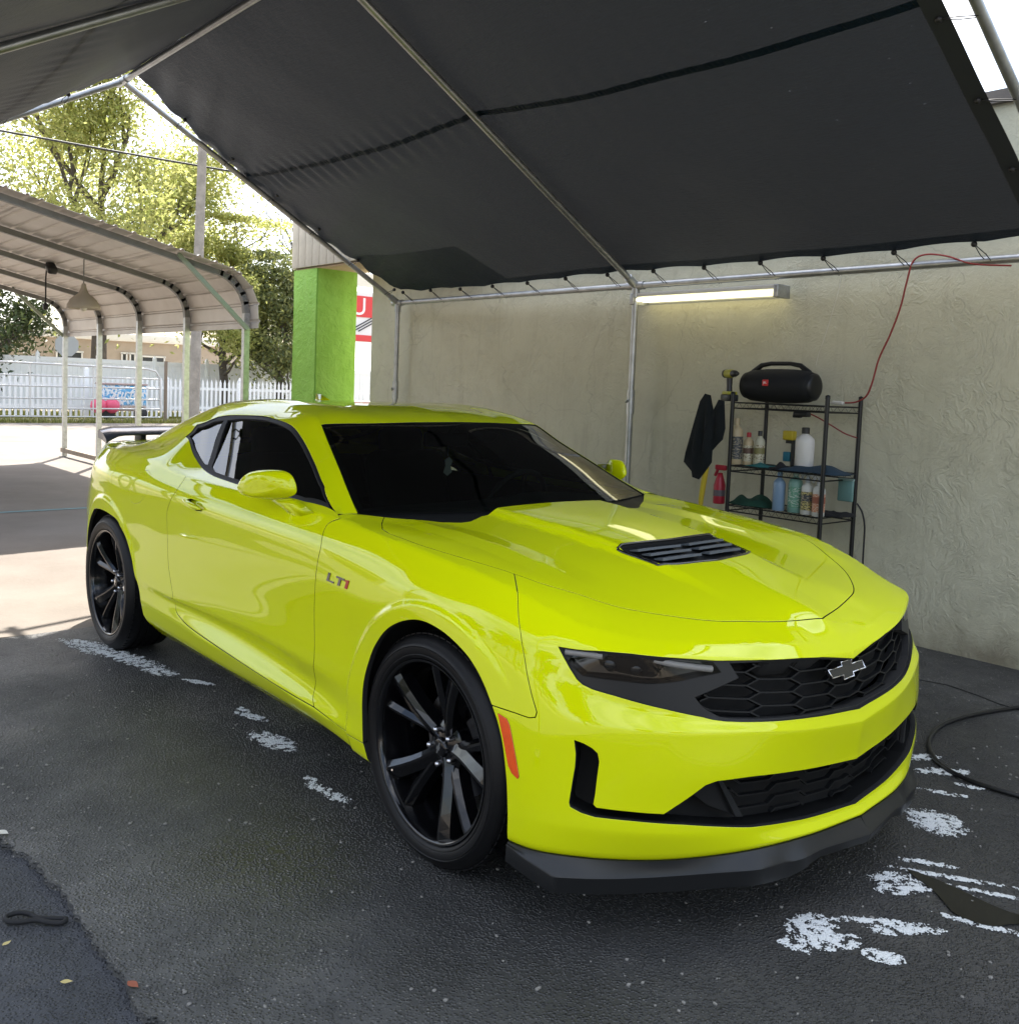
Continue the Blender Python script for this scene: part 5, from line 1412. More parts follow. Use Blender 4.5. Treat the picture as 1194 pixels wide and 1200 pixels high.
# door mirrors: faceted shell on a short arm
def door_mirror(k):
    out = [(283,575,1.01),(289,563,1.005),(299,553.5,.99),(320,551,.945),(339,551,.90),(346,560,.888),(350,574,.882),(347,582,.884),(330,585,.912),(305,584.5,.965),(290,583,1.0)]
    P = np.array([on_axis(1, -w, a, b_) for a, b_, w in out]); c = P.mean(0); n = len(P)
    rings = [(c + (P - c) * .0 + [.055, 0, 0])[:1]]
    V = [tuple(rings[0][0])]
    for f, dx in ((.45, .048), (.82, .026), (.97, .004), (1.0, -.022), (.97, -.055), (.93, -.085)):
        V += [tuple(q) for q in (c + (P - c) * f + [dx, 0, 0])]
    F = [(0, 1 + i, 1 + (i+1) % n) for i in range(n)]
    for r in range(5):
        for i in range(n): F.append((1 + r*n + i, 1 + (r+1)*n + i, 1 + (r+1)*n + (i+1) % n, 1 + r*n + (i+1) % n))
    F.append(tuple(1 + 5*n + i for i in range(n)))
    V = [(x, y * k, z) for x, y, z in V]
    if k > 0: F = [f[::-1] for f in F]
    mb = MB(); mb.add(V, F, True)
    o = mb.build('door_mirror', PAINT, car, auto=60)
    bm = bmesh.new(); bm.from_mesh(o.data); bmesh.ops.recalc_face_normals(bm, faces=bm.faces[:]); bm.to_mesh(o.data); bm.free()
    sub = o.modifiers.new('s', 'SUBSURF'); sub.levels = 1; sub.render_levels = 2
    arm = [(322,585,.925),(346,584,.887),(352,588,.880),(369,600,.866),(366,606,.872),(355,609,.882),(346,603,.888),(338,595,.898)]
    P = np.array([on_axis(1, -w, a, b_) for a, b_, w in arm]); n = len(P)
    V = [tuple(q * [1, k, 1]) for q in P + [.006, 0, 0]] + [tuple(q * [1, k, 1]) for q in P + [-.055, 0, -.006]]
    F = [tuple(range(n)), tuple(range(2*n-1, n-1, -1))] + [(i, n+i, n+(i+1) % n, (i+1) % n) for i in range(n)]
    mb = MB(); mb.add(V, F, False); st = mb.build('mirror_arm', PAINT, o)
    bm = bmesh.new(); bm.from_mesh(st.data); bmesh.ops.recalc_face_normals(bm, faces=bm.faces[:]); bmesh.ops.bevel(bm, geom=bm.edges[:], offset=.006, segments=3, affect='EDGES'); bm.to_mesh(st.data); bm.free()
    for f in st.data.polygons: f.use_smooth = True
    mb = MB(); c2 = c + [-.088, 0, 0]; mb.box((c2[0], c2[1]*k, c2[2]), (.004, .10, .055), rotz(0)); mb.build('mirror_glass', CHROME, o)
door_mirror(1); door_mirror(-1)
# roof antenna fin
mb = MB(); mb.add([(-2.30,-.02,1.313),(-2.30,.02,1.313),(-2.14,-.012,1.328),(-2.14,.012,1.328),(-2.33,0,1.372),(-2.27,0,1.37)], [(0,2,5,4),(1,4,5,3),(0,4,1),(2,3,5),(0,1,3,2)], True)
mb.build('antenna_fin', PAINT, car)
# ---- wheels
AX = Matrix(((1, 0, 0), (0, 0, -1), (0, 1, 0)))      # lathe axis z -> world -y ; local y -> world z
TR = lambda r, a: (r, a)
def build_wheel(width, name='wheel'):
    w = empty(name, parent=car)
    h = width / 2
    prof = [(.266, h-.020), (.273, h-.010), (.278, h-.004), (.282, h+.001), (.288, h+.003), (.290, h+.0015), (.2925, h+.003), (.303, h+.0055), (.311, h+.0055), (.3125, h+.0035), (.3145, h+.005), (.322, h+.002), (.324, h-.0005), (.333, h-.006), (.342, h-.016), (.348, h-.028), (.351, h-.040)]
    groove = []
    for g in (.055, .018, -.018, -.055):
        gg = g * width / .245
        groove += [(.352, gg + .006), (.345, gg + .005), (.345, gg - .005), (.352, gg - .006)]
    inner = [(r, -a) for r, a in prof[::-1]]
    mb = MB(); mb.lathe(prof + groove + inner, (0, 0, 0), 96, AX)
    ty = mb.build('tyre', RUBBER, w, auto=35)
    # tread blocks: shoulder sipes
    mb = MB()
    for k in range(72):
        a = 2*PI*k/72
        for sgn in (1, -1):
            R = AX @ rotz(a)
            mb.box(tuple(R @ Vector((.3495, 0, sgn*(h - .036)))), (.004, .0225, .022), R)
    tag(mb.build('tread_block', RUBBER, ty), kind='stuff')
    o = h - .012
    mb = MB()
    mb.lathe([(.268, o-.012), (.275, o-.002), (.2765, o+.006), (.274, o+.011), (.2685, o+.0105), (.263, o+.004), (.260, o-.012), (.257, o-.03), (.250, o-.06), (.243, o-.10), (.243, o-.16), (.268, -h+.02)], (0, 0, 0), 96, AX)
    rim = mb.build('rim', mat('wheel_gloss_black', (.003, .003, .0036), rough=.16, spec=.4, coat=.35, coat_rough=.05), w, auto=45)
    for k in range(5):
        th = math.radians(8 + 72*k); R = AX @ rotz(th)
        # split spoke: a proud leading blade and a lower trailing blade that part half way out
        mb = MB()
        for (yo, wl, wr, dz, rid) in (((0, -.001, -.006, -.015, -.027, -.040, -.050), (.024, .028, .029, .031, .034, .037, .040), (.020, .022, .022, .022, .023, .025, .028), 0.0, -.35), ((0, .004, .012, .025, .039, .053, .064), (.014, .015, .015, .016, .017, .018, .020), (.020, .021, .020, .020, .021, .023, .025), -.012, .2)):
            V = []; F = []; rs = (.024, .060, .100, .145, .190, .232, .266); zr_ = (o-.050, o-.045, o-.035, o-.023, o-.012, o-.004, o+.001)
            for i, r in enumerate(rs):
                y0 = yo[i]; zr = zr_[i] + dz; a_, b_ = wl[i], wr[i]; ry = rid * a_
                for (y, z) in ((-a_-.006, zr-.050), (-a_, zr-.010), (ry-.004, zr), (ry+.004, zr-.0005), (b_, zr-.016), (b_+.006, zr-.052)): V.append(tuple(R @ Vector((r, y0 + y, z))))
            m = 6
            for i in range(len(rs)-1):
                for j in range(m): F.append((i*m+j, i*m+(j+1) % m, (i+1)*m+(j+1) % m, (i+1)*m+j))
            F += [tuple(range(m-1, -1, -1)), tuple(range((len(rs)-1)*m, len(rs)*m))]
            mb.add(V, F)
        mb.build('spoke', MATS['wheel_gloss_black'], w)
    mb = MB(); mb.lathe([(.0001, o-.036), (.024, o-.036), (.029, o-.040), (.031, o-.050), (.060, o-.058), (.078, o-.068), (.08, o-.11)], (0, 0, 0), 40, AX); hub = mb.build('hub', MATS['wheel_gloss_black'], w, auto=40)
    mb = MB(); s_ = .20
    mb.prism([(a*s_, b*s_) for a, b in [(-.085,-.016),(-.026,-.016),(-.026,-.036),(.038,-.036),(.030,-.016),(.098,-.016),(.085,.016),(.026,.016),(.026,.036),(-.038,.036),(-.030,.016),(-.098,.016)]], o-.036, o-.0335, AX @ rotz(1.25)); mb.build('hub_emblem', CHROME, hub)
    for k in range(5):
        th = math.radians(8 + 36 + 72*k); R = AX @ rotz(th); c = R @ Vector((.055, 0, 0))
        mb = MB(); mb.lathe([(.0095, o-.075), (.0095, o-.040), (.007, o-.034), (.0001, o-.032)], tuple(c), 8, AX); mb.build('lug_nut', mat('lug_steel', (.5, .5, .52), rough=.2, metal=1), w)
    mb = MB(); mb.lathe([(.06, o-.12), (.165, o-.12), (.165, o-.145), (.06, o-.145)], (0, 0, 0), 60, AX); mb.build('brake_disc', DISC, w, auto=30)
    mb = MB(); R = AX @ rotz(math.radians(20))
    for a in np.linspace(-.42, .42, 7):
        Ra = R @ rotz(a); mb.box(tuple(Ra @ Vector((.145, 0, o-.118))), (.075, .036, .06), Ra)
    mb.build('brake_caliper', mat('caliper_dark', (.03, .03, .032), rough=.4), w)
    mb = MB(); R = AX @ rotz(math.radians(213)); mb.tube([tuple(R @ Vector((.246, 0, o-.03))), tuple(R @ Vector((.236, 0, o-.004)))], .0032, 8); mb.build('tyre_valve', CHROME, w)
    return w
wheel_f = build_wheel(.245); wheel_f.location = (0, -.792, .349)
wheel_r = build_wheel(.265); wheel_r.location = (-2.812, -.800, .349)
for src, x, y in ((wheel_f, 0, .792), (wheel_r, -2.812, .800)):
    c = copy_tree(src, car); c.location = (x, y, .349); c.rotation_euler = (0, 0, PI)
# ---- wheel wells and underside
for cx in (.02, -2.805):
    for k in (-1, 1):
        mb = MB()
        mb.lathe([(.412, .015), (.412, .40)], (cx, k*.925, .352), 40, AX if k > 0 else Matrix(((1,0,0),(0,0,1),(0,1,0))), a0=math.radians(-8), a1=math.radians(188))
        mb.lathe([(.412, .40), (.0001, .40)], (cx, k*.925, .352), 40, AX if k > 0 else Matrix(((1,0,0),(0,0,1),(0,1,0))), a0=math.radians(-30), a1=math.radians(210))
        mb.build('wheel_arch_liner', GAP, car)
mb = MB()
mb.box((-1.40, 0, .205), (1.95, 1.62, .03)); mb.box((-3.35, 0, .27), (.6, 1.3, .03)); mb.box((.56, 0, .20), (.30, .9, .02)); mb.box((-.0, 0, .23), (1.2, 1.0, .03)); mb.box((-2.8, 0, .25), (.9, 1.0, .03))
mb.build('underbody', GAP, car)
# ---- cabin
mb = MB()
for k in (-1, 1): mb.box((-1.75, k*.80, .62), (2.4, .03, .66))
mb.box((-1.75, 0, .32), (2.4, 1.6, .03)); mb.box((-.56, 0, .64), (.03, 1.6, .64)); mb.box((-2.95, 0, .66), (.03, 1.6, .64))
mb.build('cabin_lining', SEAT, car)
s = Skin()
for mirror in (False, True):
    s.piece(SG, [(SG.U[4]+.03, SG.V[2]+.03), (SG.U[8]-.02, SG.V[2]+.03), (SG.U[8]-.02, SG.vmax), (SG.U[4]+.04, SG.vmax)], mirror=mirror, inset=.02, step=.06)
s.build('headliner', SEAT, car, flange=0)
mb = MB(); n = 17; V = []
prof = [(-.50, .965), (-.72, .972), (-.90, .955), (-.985, .90), (-.97, .78), (-.80, .62)]
for y in np.linspace(-.76, .76, n):
    bulge = .022 * math.exp(-((y - .36) / .2) ** 2)
    for (x, z) in prof: V.append((x + .10*(abs(y)/.76)**3*0 - .03, y, z + bulge - .02*(abs(y)/.76)**4))
m = len(prof); mb.add(V, [(i*m+j, i*m+j+1, (i+1)*m+j+1, (i+1)*m+j) for i in range(n-1) for j in range(m-1)], True)
mb.build('dashboard', mat('dash_black', (.008, .008, .009), rough=.6), car)
mb = MB(); R = Matrix.Rotation(math.radians(-66), 3, 'Y')
mb.tube([tuple(R @ Vector((.175*math.cos(a), .175*math.sin(a), 0)) + Vector((-1.08, .36, .90))) for a in np.linspace(0, 2*PI, 33)[:-1]], .014, 8, closed=True)
for a in (PI/2, PI*1.5, 0): mb.tube([tuple(R @ Vector((.17*math.cos(a), .17*math.sin(a), 0)) + Vector((-1.08, .36, .90))), (-1.06, .36, .895)], .013, 6)
mb.tube([(-1.065, .36, .893), (-.92, .36, .86)], .05, 12)
mb.build('steering_wheel', SEAT, car)
for y in (-.37, .37):
    seat = MB(); seat.box((-1.62, y, .50), (.52, .50, .16), roty(-.10), .05).build('seat', SEAT, car)
    st = bpy.data.objects[COL.objects[-1].name]
    mb = MB(); mb.box((-1.93, y, .80), (.15, .48, .60), roty(-.32), .06); mb.build('backrest', SEAT, st)
    mb = MB(); mb.box((-2.04, y, 1.11), (.10, .27, .20), roty(-.25), .045); mb.build('headrest', SEAT, st)
mb = MB(); mb.box((-2.62, 0, .62), (.45, 1.2, .18), None, .05); mb.box((-2.78, 0, .84), (.12, 1.2, .34), roty(-.5), .04); mb.build('rear_bench', SEAT, car)
mb = MB(); mb.box((-1.155, 0, 1.205), (.03, .24, .065), None, .012); mb.tube([(-1.13, 0, 1.235), (-1.09, 0, 1.275)], .012, 8); rv = mb.build('rear_view_mirror', SEAT, car)
mb = MB(); mb.tube([(-1.15, .01, 1.17), (-1.15, .01, 1.13)], .0015, 5); mb.prism([(-.022,-.03),(.0,-.045),(.024,-.028),(.016,0),(.026,.02),(.008,.04),(-.018,.026),(-.012,0)], -.002, .002, Matrix(((0,0,1),(1,0,0),(0,1,0))), (-1.15, .01, 1.085)); mb.build('hanging_air_freshener', mat('freshener_pale', (.45, .42, .36), rough=.6), rv)
# ================================================================== shade canopy
YR, EY, EZ, SL = .10, 2.80, 2.27, .565
FX = [-5.70, -2.56, .47]
def plane_z(y): return EZ + SL * (EY - (y if y >= YR else 2*YR - y))
can = empty('shade_canopy', (-2.6, YR, 0), 0, 'black shade cloth canopy laced to a galvanised pipe frame over the car', 'canopy')
def cb(mb, name, material, auto=None, parent=None):
    mb.v = [(x + 2.6, y - YR, z) for x, y, z in mb.v]; return mb.build(name, material, parent or can, auto)
PIPE = mat('canopy_pipe', (.40, .41, .41), rough=.38, metal=.8, noise=(9, .2))
pr_ = .024
for y in (EY, 2*YR - EY):
    for i, x in enumerate(FX):
        mb = MB(); mb.tube([(x, y, .0), (x, y, EZ - .03)], pr_, 12); mb.lathe([(.07, 0), (.07, .008), (.03, .010)], (x, y, .002), 12); cb(mb, 'post', PIPE)
        mb = MB(); mb.tube([(x, y, 1.28), (x, y, 1.46)], .031, 12); mb.tube([(x - .02, y - .03, 1.37), (x + .02, y - .055, 1.39)], .008, 8); cb(mb, 'clamp', PIPE)
    for a, b_ in zip(FX[:-1], FX[1:]):
        mb = MB(); mb.tube([(a, y, EZ - .03), (b_, y, EZ - .03)], pr_, 12); cb(mb, 'eave_pipe', PIPE)
    for x in FX:
        mb = MB(); mb.tube([(x, y, EZ - .03), (x, YR, plane_z(YR) - .03)], pr_, 12); cb(mb, 'rafter', PIPE)
        mb = MB(); s_ = 1 if y > YR else -1
        mb.tube([(x, y, EZ - .12), (x, y, EZ - .03)], .031, 12); mb.tube([(x, y, EZ - .03), (x, y - .09*s_, EZ - .03 + .09*SL)], .031, 12); mb.tube([(x - .08, y, EZ - .03), (x + .08, y, EZ - .03)], .031, 12); cb(mb, 'corner_fitting', PIPE)
for a, b_ in zip(FX[:-1], FX[1:]):
    mb = MB(); mb.tube([(a, YR, plane_z(YR) - .03), (b_, YR, plane_z(YR) - .03)], pr_, 12); cb(mb, 'ridge_pipe', PIPE)
for x in FX:
    mb = MB(); mb.tube([(x - .1, YR, plane_z(YR) - .03), (x + .1, YR, plane_z(YR) - .03)], .031, 12); cb(mb, 'ridge_fitting', PIPE)
# cloth
m, nt, b, tc = nodes_of('shade_cloth'); P = tc.outputs['Object']
mp = nt.nodes.new('ShaderNodeMapping'); mp.inputs['Scale'].default_value = (14, 120, 120); nt.links.new(P, mp.inputs['Vector'])
weave = N_noise(nt, mp.outputs[0], 1.0, 4, .7)
mp2 = nt.nodes.new('ShaderNodeMapping'); mp2.inputs['Scale'].default_value = (26, 330, 330); nt.links.new(P, mp2.inputs['Vector'])
pin = N_noise(nt, mp2.outputs[0], 1.0, 2, .5)
blot = N_noise(nt, P, .8, 4, .6)
c = N_mix(nt, N_range(nt, weave, .3, .7), (.0022, .0080, .0160), (.0068, .0170, .0300))
nt.links.new(c, b.inputs['Base Color']); b.inputs['Roughness'].default_value = .45; b.inputs['Specular IOR Level'].default_value = .10
nt.links.new(N_bump(nt, N_math(nt, 'ADD', weave, N_math(nt, 'MULTIPLY', N_noise(nt, P, 3, 4, .6), 2.0)), .5, .01), b.inputs['Normal'])
tl = nt.nodes.new('ShaderNodeBsdfTranslucent'); tl.inputs[0].default_value = (.05, .05, .052, 1)
mx = nt.nodes.new('ShaderNodeMixShader'); mx.inputs[0].default_value = .07
nt.links.new(b.outputs[0], mx.inputs[1]); nt.links.new(tl.outputs[0], mx.inputs[2])
tp = nt.nodes.new('ShaderNodeBsdfTransparent'); mx2 = nt.nodes.new('ShaderNodeMixShader')
sx = nt.nodes.new('ShaderNodeSeparateXYZ'); nt.links.new(P, sx.inputs[0])
worn = N_range(nt, N_math(nt, 'ADD', sx.outputs[0], N_math(nt, 'MULTIPLY', blot, 1.6)), 1.2, 2.6)
hole = N_math(nt, 'GREATER_THAN', N_math(nt, 'ADD', pin, N_math(nt, 'MULTIPLY', worn, .05)), .835)
nt.links.new(N_math(nt, 'MULTIPLY', hole, .30), mx2.inputs[0]); nt.links.new(mx.outputs[0], mx2.inputs[1]); nt.links.new(tp.outputs[0], mx2.inputs[2])
nt.links.new(mx2.outputs[0], nt.nodes['Material Output'].inputs['Surface'])
CLOTH = m
def cloth_z(x, y, side):
    """laid over the pipes, sagging between them"""
    yy = y if side > 0 else 2*YR - y
    z = EZ + SL * (EY - yy) + .012
    for a, b_ in zip(FX[:-1], FX[1:]):
        if a <= x <= b_:
            t = (x - a) / (b_ - a); q = (EY - yy) / (EY - YR)
            z -= .075 * (4*t*(1-t)) ** .8 * (4*q*(1-q)) ** .7
    z += .006 * math.sin(x*5.1 + yy*3) * math.sin(yy*7 - x*1.7)
    return z
for side in (1, -1):
    nx, ny = 170, 66
    V = []; U_ = []
    for i in range(nx + 1):
        for j in range(ny + 1):
            t = j / ny; yy = YR + (EY - .10 - YR) * t
            x0 = -5.56 - .0; x1 = .34
            if side > 0: x0 = -5.50 - .30*math.sin(PI*t)**1.2*0.9 + .02*math.sin(t*40)
            s = i / nx; x = x0 + (x1 - x0) * s
            # scalloped edges between the ties
            yy2 = yy - (.018 * abs(math.sin(PI * x / .47))) * (t ** 8)
            y = yy2 if side > 0 else 2*YR - yy2
            z = cloth_z(min(max(x, FX[0]), FX[-1]), y, side)
            if side < 0: z -= .10 * math.exp(-((yy - 1.0) / .25) ** 2) * (.5 + .5*math.sin(x*1.3 + 1)) * .6
            # crimp beside the seam
            z += .012 * math.exp(-((yy - 1.22) / .12) ** 2) * math.sin(x * 40) * (1 if side > 0 else .3) * (0.4 + .6*(x < -2.4))
            # tension folds at the ridge end and low rear corner
            z += .014 * math.exp(-(((x - x0) / .7) ** 2)) * math.sin(yy * 26 + x*8) * .8
            V.append((x, y, z))
    F = [(i*(ny+1)+j, (i+1)*(ny+1)+j, (i+1)*(ny+1)+j+1, i*(ny+1)+j+1) for i in range(nx) for j in range(ny)]
    if side < 0: F = [f[::-1] for f in F]
    mb = MB(); mb.add(V, F, True); cloth = cb(mb, 'cloth', CLOTH)
    # front and eave hems
    mb = MB(); W_ = []
    for j in range(ny + 1): W_.append(V[nx*(ny+1) + j])
    A_ = [(x - .085, y, cloth_z(x - .085, y, side) - .006) for x, y, z in W_]; B_ = [(x + .002, y, z - .004) for x, y, z in W_]
    n = len(W_); mb.add(A_ + B_, [(i, i+1, n+i+1, n+i) for i in range(n-1)], True); cb(mb, 'hem', mat('hem_grey', (.022, .026, .032), rough=.6), parent=can)
    # seam of gathered cloth
    mb = MB(); k = 700; xs = np.linspace(-5.72 if side > 0 else -5.5, .30, k); VV = []
    for q, (dy, amp) in enumerate(((-.018, .1), (0, 1), (.018, .1))):
        for i, x in enumerate(xs):
            yy = 1.15 + (x + 5.63)*.025 + dy; y = yy if side > 0 else 2*YR - yy
            VV.append((x, y, cloth_z(max(x, FX[0]), y, side) - .0012 - amp*.0018*(1 if i % 4 < 2 else -1)))
    mb.add(VV, [(q*k+i, q*k+i+1, (q+1)*k+i+1, (q+1)*k+i) for q in range(2) for i in range(k-1)], False); cb(mb, 'seam', CLOTH, parent=can)
# ball bungees
BK = mat('bungee_black', (.012, .012, .013), rough=.45)
def bungee(p, q):
    mb = MB(); p, q = Vector(p), Vector(q); d = (q - p)
    bm = bmesh.new(); bmesh.ops.create_icosphere(bm, subdivisions=2, radius=.017); mb.bm(bm, Matrix.Identity(3), tuple(p), True)
    s_ = d.cross(Vector((0, 0, 1))).normalized() * .012 if d.length > 0 else Vector((.01, 0, 0))
    for k in (-1, 1): mb.tube([tuple(p), tuple(p + d*.5 + s_*k*1.6), tuple(q + s_*k)], .0028, 5)
    cb(mb, 'bungee', BK)
for i in range(14):
    x = -5.45 + .45*i
    if x > .4: break
    yb = EY - .115
    bungee((x, yb, cloth_z(x, yb, 1) - .018), (x + .05, EY + .01, EZ - .055))
for x, xe in ((FX[0], -5.60), (FX[-1], .33)):
    for yy in np.arange(.55, 2.7, .42):
        for side in (1, -1):
            y = yy if side > 0 else 2*YR - yy
            if side < 0 and x > 0: continue
            z = cloth_z(min(max(xe, FX[0]), FX[-1]), y, side) - .012
            bungee((xe + (.05 if x < 0 else -.03), y, z), (x, y, plane_z(y) - .05))

# ================================================================== trees
def leaf_mat(name, a, b_, tr):
    m, nt, b, tc = nodes_of(name)
    info = nt.nodes.new('ShaderNodeNewGeometry')
    c = N_mix(nt, info.outputs['Random Per Island'], a, b_)
    nt.links.new(c, b.inputs['Base Color']); b.inputs['Roughness'].default_value = .55
    t = nt.nodes.new('ShaderNodeBsdfTranslucent'); nt.links.new(c, t.inputs[0]); mx = nt.nodes.new('ShaderNodeMixShader'); mx.inputs[0].default_value = tr
    nt.links.new(b.outputs[0], mx.inputs[1]); nt.links.new(t.outputs[0], mx.inputs[2]); nt.links.new(mx.outputs[0], nt.nodes['Material Output'].inputs['Surface'])
    return m
SPRING = leaf_mat('spring_leaf', (.27, .31, .08), (.52, .51, .19), .68)
OLIVE = leaf_mat('olive_leaf', (.09, .12, .045), (.24, .25, .08), .45)
DARKLEAF = leaf_mat('dark_leaf', (.035, .06, .02), (.085, .11, .035), .3)
BARK = mat('bark', (.10, .085, .07), rough=.9, noise=(5, .3))
def tree(name, label, base, height, radius, leafm, nleaf, leaf=.16, seed=1, trunk_r=.22, crown0=.35, squash=1.0, bare=False, group=None):
    rg = random.Random(seed); nr = np.random.default_rng(seed)
    t = empty(name, base, 0, label, 'tree', group)
    mb = MB(); tips = []
    top = height * (.62 if not bare else .7)
    lean = Vector((rg.uniform(-.4, .4), rg.uniform(-.4, .4), 0))
    tr = [Vector((0, 0, -.1))]
    for k in range(1, 6): tr.append(Vector((0, 0, top*k/5)) + lean*(k/5)**2 + Vector((rg.uniform(-.12, .12), rg.uniform(-.12, .12), 0)))
    mb.tube(tr, [trunk_r*(1.25 if k == 0 else 1 - .14*k) for k in range(6)], 10)
    def branch(p, d, L, r, depth):
        pts = [p]; rad = [r]; q = p.copy(); dd = d.copy(); n = 4
        for i in range(n):
            dd = (dd + Vector((rg.uniform(-.28, .28), rg.uniform(-.28, .28), rg.uniform(-.08, .22)))).normalized(); q = q + dd * L / n; pts.append(q.copy()); rad.append(r * (1 - .2*(i + 1)))
        mb.tube(pts, rad, 6 if depth < 2 else 4)
        tips.append((q, L))
        if depth < 3:
            for k in range(3 if depth < 2 else 2):
                f = rg.uniform(.35, .98); i = min(n - 1, int(f*n)); pp = pts[i].lerp(pts[i+1], f*n - i)
                nd = (dd + Vector((rg.uniform(-.9, .9), rg.uniform(-.9, .9), rg.uniform(-.15, .6)))).normalized()
                branch(pp, nd, L * rg.uniform(.5, .72), r * .55, depth + 1)
    nb = 9
    for k in range(nb):
        f = crown0 + (1 - crown0) * (k + .5) / nb; a = k * 2.4 + rg.uniform(-.4, .4)
        i = min(4, int(f*5)); p = tr[i].lerp(tr[i+1], f*5 - i) if i < 5 else tr[5]
        up_ = .35 + .8 * k / nb
        branch(p, Vector((math.cos(a), math.sin(a), up_)).normalized(), radius * rg.uniform(.62, .85) * (1 - .25*(k/nb)), trunk_r * .42, 1)
    branch(tr[5], Vector((0, 0, 1)), height - top - .2, trunk_r * .3, 1)
    mb.build('trunk', BARK, t)
    if nleaf:
        T = np.array([tuple(p) for p, L in tips]); S = np.array([L for p, L in tips])
        k = nr.integers(0, len(T), nleaf)
        off = nr.normal(size=(nleaf, 3)); C_ = T[k] + off * (S[k] * .30 + .10)[:, None] * [1, 1, squash*.8]
        C_[:, 2] = np.clip(C_[:, 2], height * crown0 * .5, height * 1.02)
        a = nr.normal(size=(nleaf, 3)); a /= np.linalg.norm(a, axis=1)[:, None]; b_ = nr.normal(size=(nleaf, 3)); b_ -= (b_*a).sum(1)[:, None]*a; b_ /= np.linalg.norm(b_, axis=1)[:, None]
        s1 = leaf * nr.uniform(.6, 1.4, nleaf)[:, None]; s2 = s1 * .42
        V = np.stack([C_ - a*s1, C_ + b_*s2, C_ + a*s1, C_ - b_*s2], 1).reshape(-1, 3)
        me = bpy.data.meshes.new('crown'); me.from_pydata(V.tolist(), [], np.arange(nleaf*4).reshape(-1, 4).tolist()); me.update(); me.materials.append(leafm)
        o = bpy.data.objects.new('crown', me); COL.objects.link(o); o.parent = t
    return t
tree('spring_tree', 'large airy tree with fresh yellow-green leaves behind the carport', (-33.5, 8.6, 0), 12.8, 6.4, SPRING, 50000, .090, 5, .34, .34)
tree('spring_tree', 'smaller yellow-green tree beside the utility pole', (-31.0, 12.4, 0), 7.0, 2.6, SPRING, 15000, .09, 9, .2, .3)
tree('broadleaf_tree', 'dense olive-green tree beside the green pillar', (-30.0, 14.2, 0), 5.9, 2.4, OLIVE, 16000, .085, 12, .18, .12)
tree('broadleaf_tree', 'dark bushy tree behind the farm gate beside the carport post', (-33.5, 4.2, 0), 5.2, 3.0, DARKLEAF, 14000, .09, 15, .2, .10)
tree('bare_tree', 'leafless grey tree rising behind the olive tree', (-33.0, 17.0, 0), 9.2, 3.6, None, 0, .1, 21, .17, .5, bare=True)
# the side of the lot behind the photographer
LOTTREES = (('round olive tree across the lot', -15, -24, 7.5, 3.6, OLIVE), ('tall dark tree across the lot', -6, -25, 8, 3.8, DARKLEAF), ('short olive tree across the pavement', 3, -25, 7, 3.6, OLIVE), ('dark tree at the corner of the lot', 12, -23, 8, 4, DARKLEAF), ('olive tree by the street', 22, -14, 7.5, 3.6, OLIVE), ('dark tree by the street', 26, -3, 8, 4, DARKLEAF))
for i, (lab, x, y, h, r, lm) in enumerate(LOTTREES):
    tree('broadleaf_tree', lab, (x, y, -.045), h, r, lm, 4200, .30, 40 + i, .22, .08)
shop = empty('reflection_building', (-20, -19, 0), 0, 'unseen low tan building added for reflections in the car', 'building')  # unseen building, added so the car has it to reflect
mb = MB(); mb.box((0, 0, 1.7), (9, 5, 3.4)); mb.build('wall', mat('shop_tan', (.30, .26, .20), rough=.8), shop); mb = MB(); mb.box((0, 0, 3.5), (9.4, 5.4, .22)); mb.build('roof', mat('shop_roof', (.4, .39, .37), rough=.8), shop)
for x in (-2.8, 0, 2.8):
    mb = MB(); mb.box((x, 2.52, 1.3), (1.6, .06, 1.7)); mb.build('window', MATS['home_window'], shop)
# weeds along the gate
V = []; F = []; nr = np.random.default_rng(4)
for i in range(5200):
    x, y = -25.2 - abs(nr.normal(0, .35)), nr.uniform(-1, 14); h = nr.uniform(.04, .17); a = nr.uniform(0, PI); w = .018
    o = len(V); dx, dy = w*math.cos(a), w*math.sin(a); V += [(x-dx, y-dy, -.045), (x+dx, y+dy, -.045), (x + nr.normal(0, .04), y + nr.normal(0, .04), h)]; F.append((o, o+1, o+2))
mb = MB(); mb.add(V, F); tag(mb.build('grass', leaf_mat('weed_leaf', (.16, .19, .04), (.32, .30, .09), .3)), 'strip of dry yellow-green weeds along the farm gate', 'grass', kind='stuff')
V = []; F = []
for i in range(9000):
    x, y = nr.uniform(-31.6, -28.2), nr.uniform(0, 22); h = nr.uniform(.05, .16); a = nr.uniform(0, PI); w = .03
    o = len(V); dx, dy = w*math.cos(a), w*math.sin(a); V += [(x-dx, y-dy, -.045), (x+dx, y+dy, -.045), (x + nr.normal(0, .04), y + nr.normal(0, .04), h)]; F.append((o, o+1, o+2))
mb = MB(); mb.add(V, F); tag(mb.build('lawn', MATS['weed_leaf']), 'patchy lawn between the picket fence and the vinyl fence', 'grass', kind='stuff')

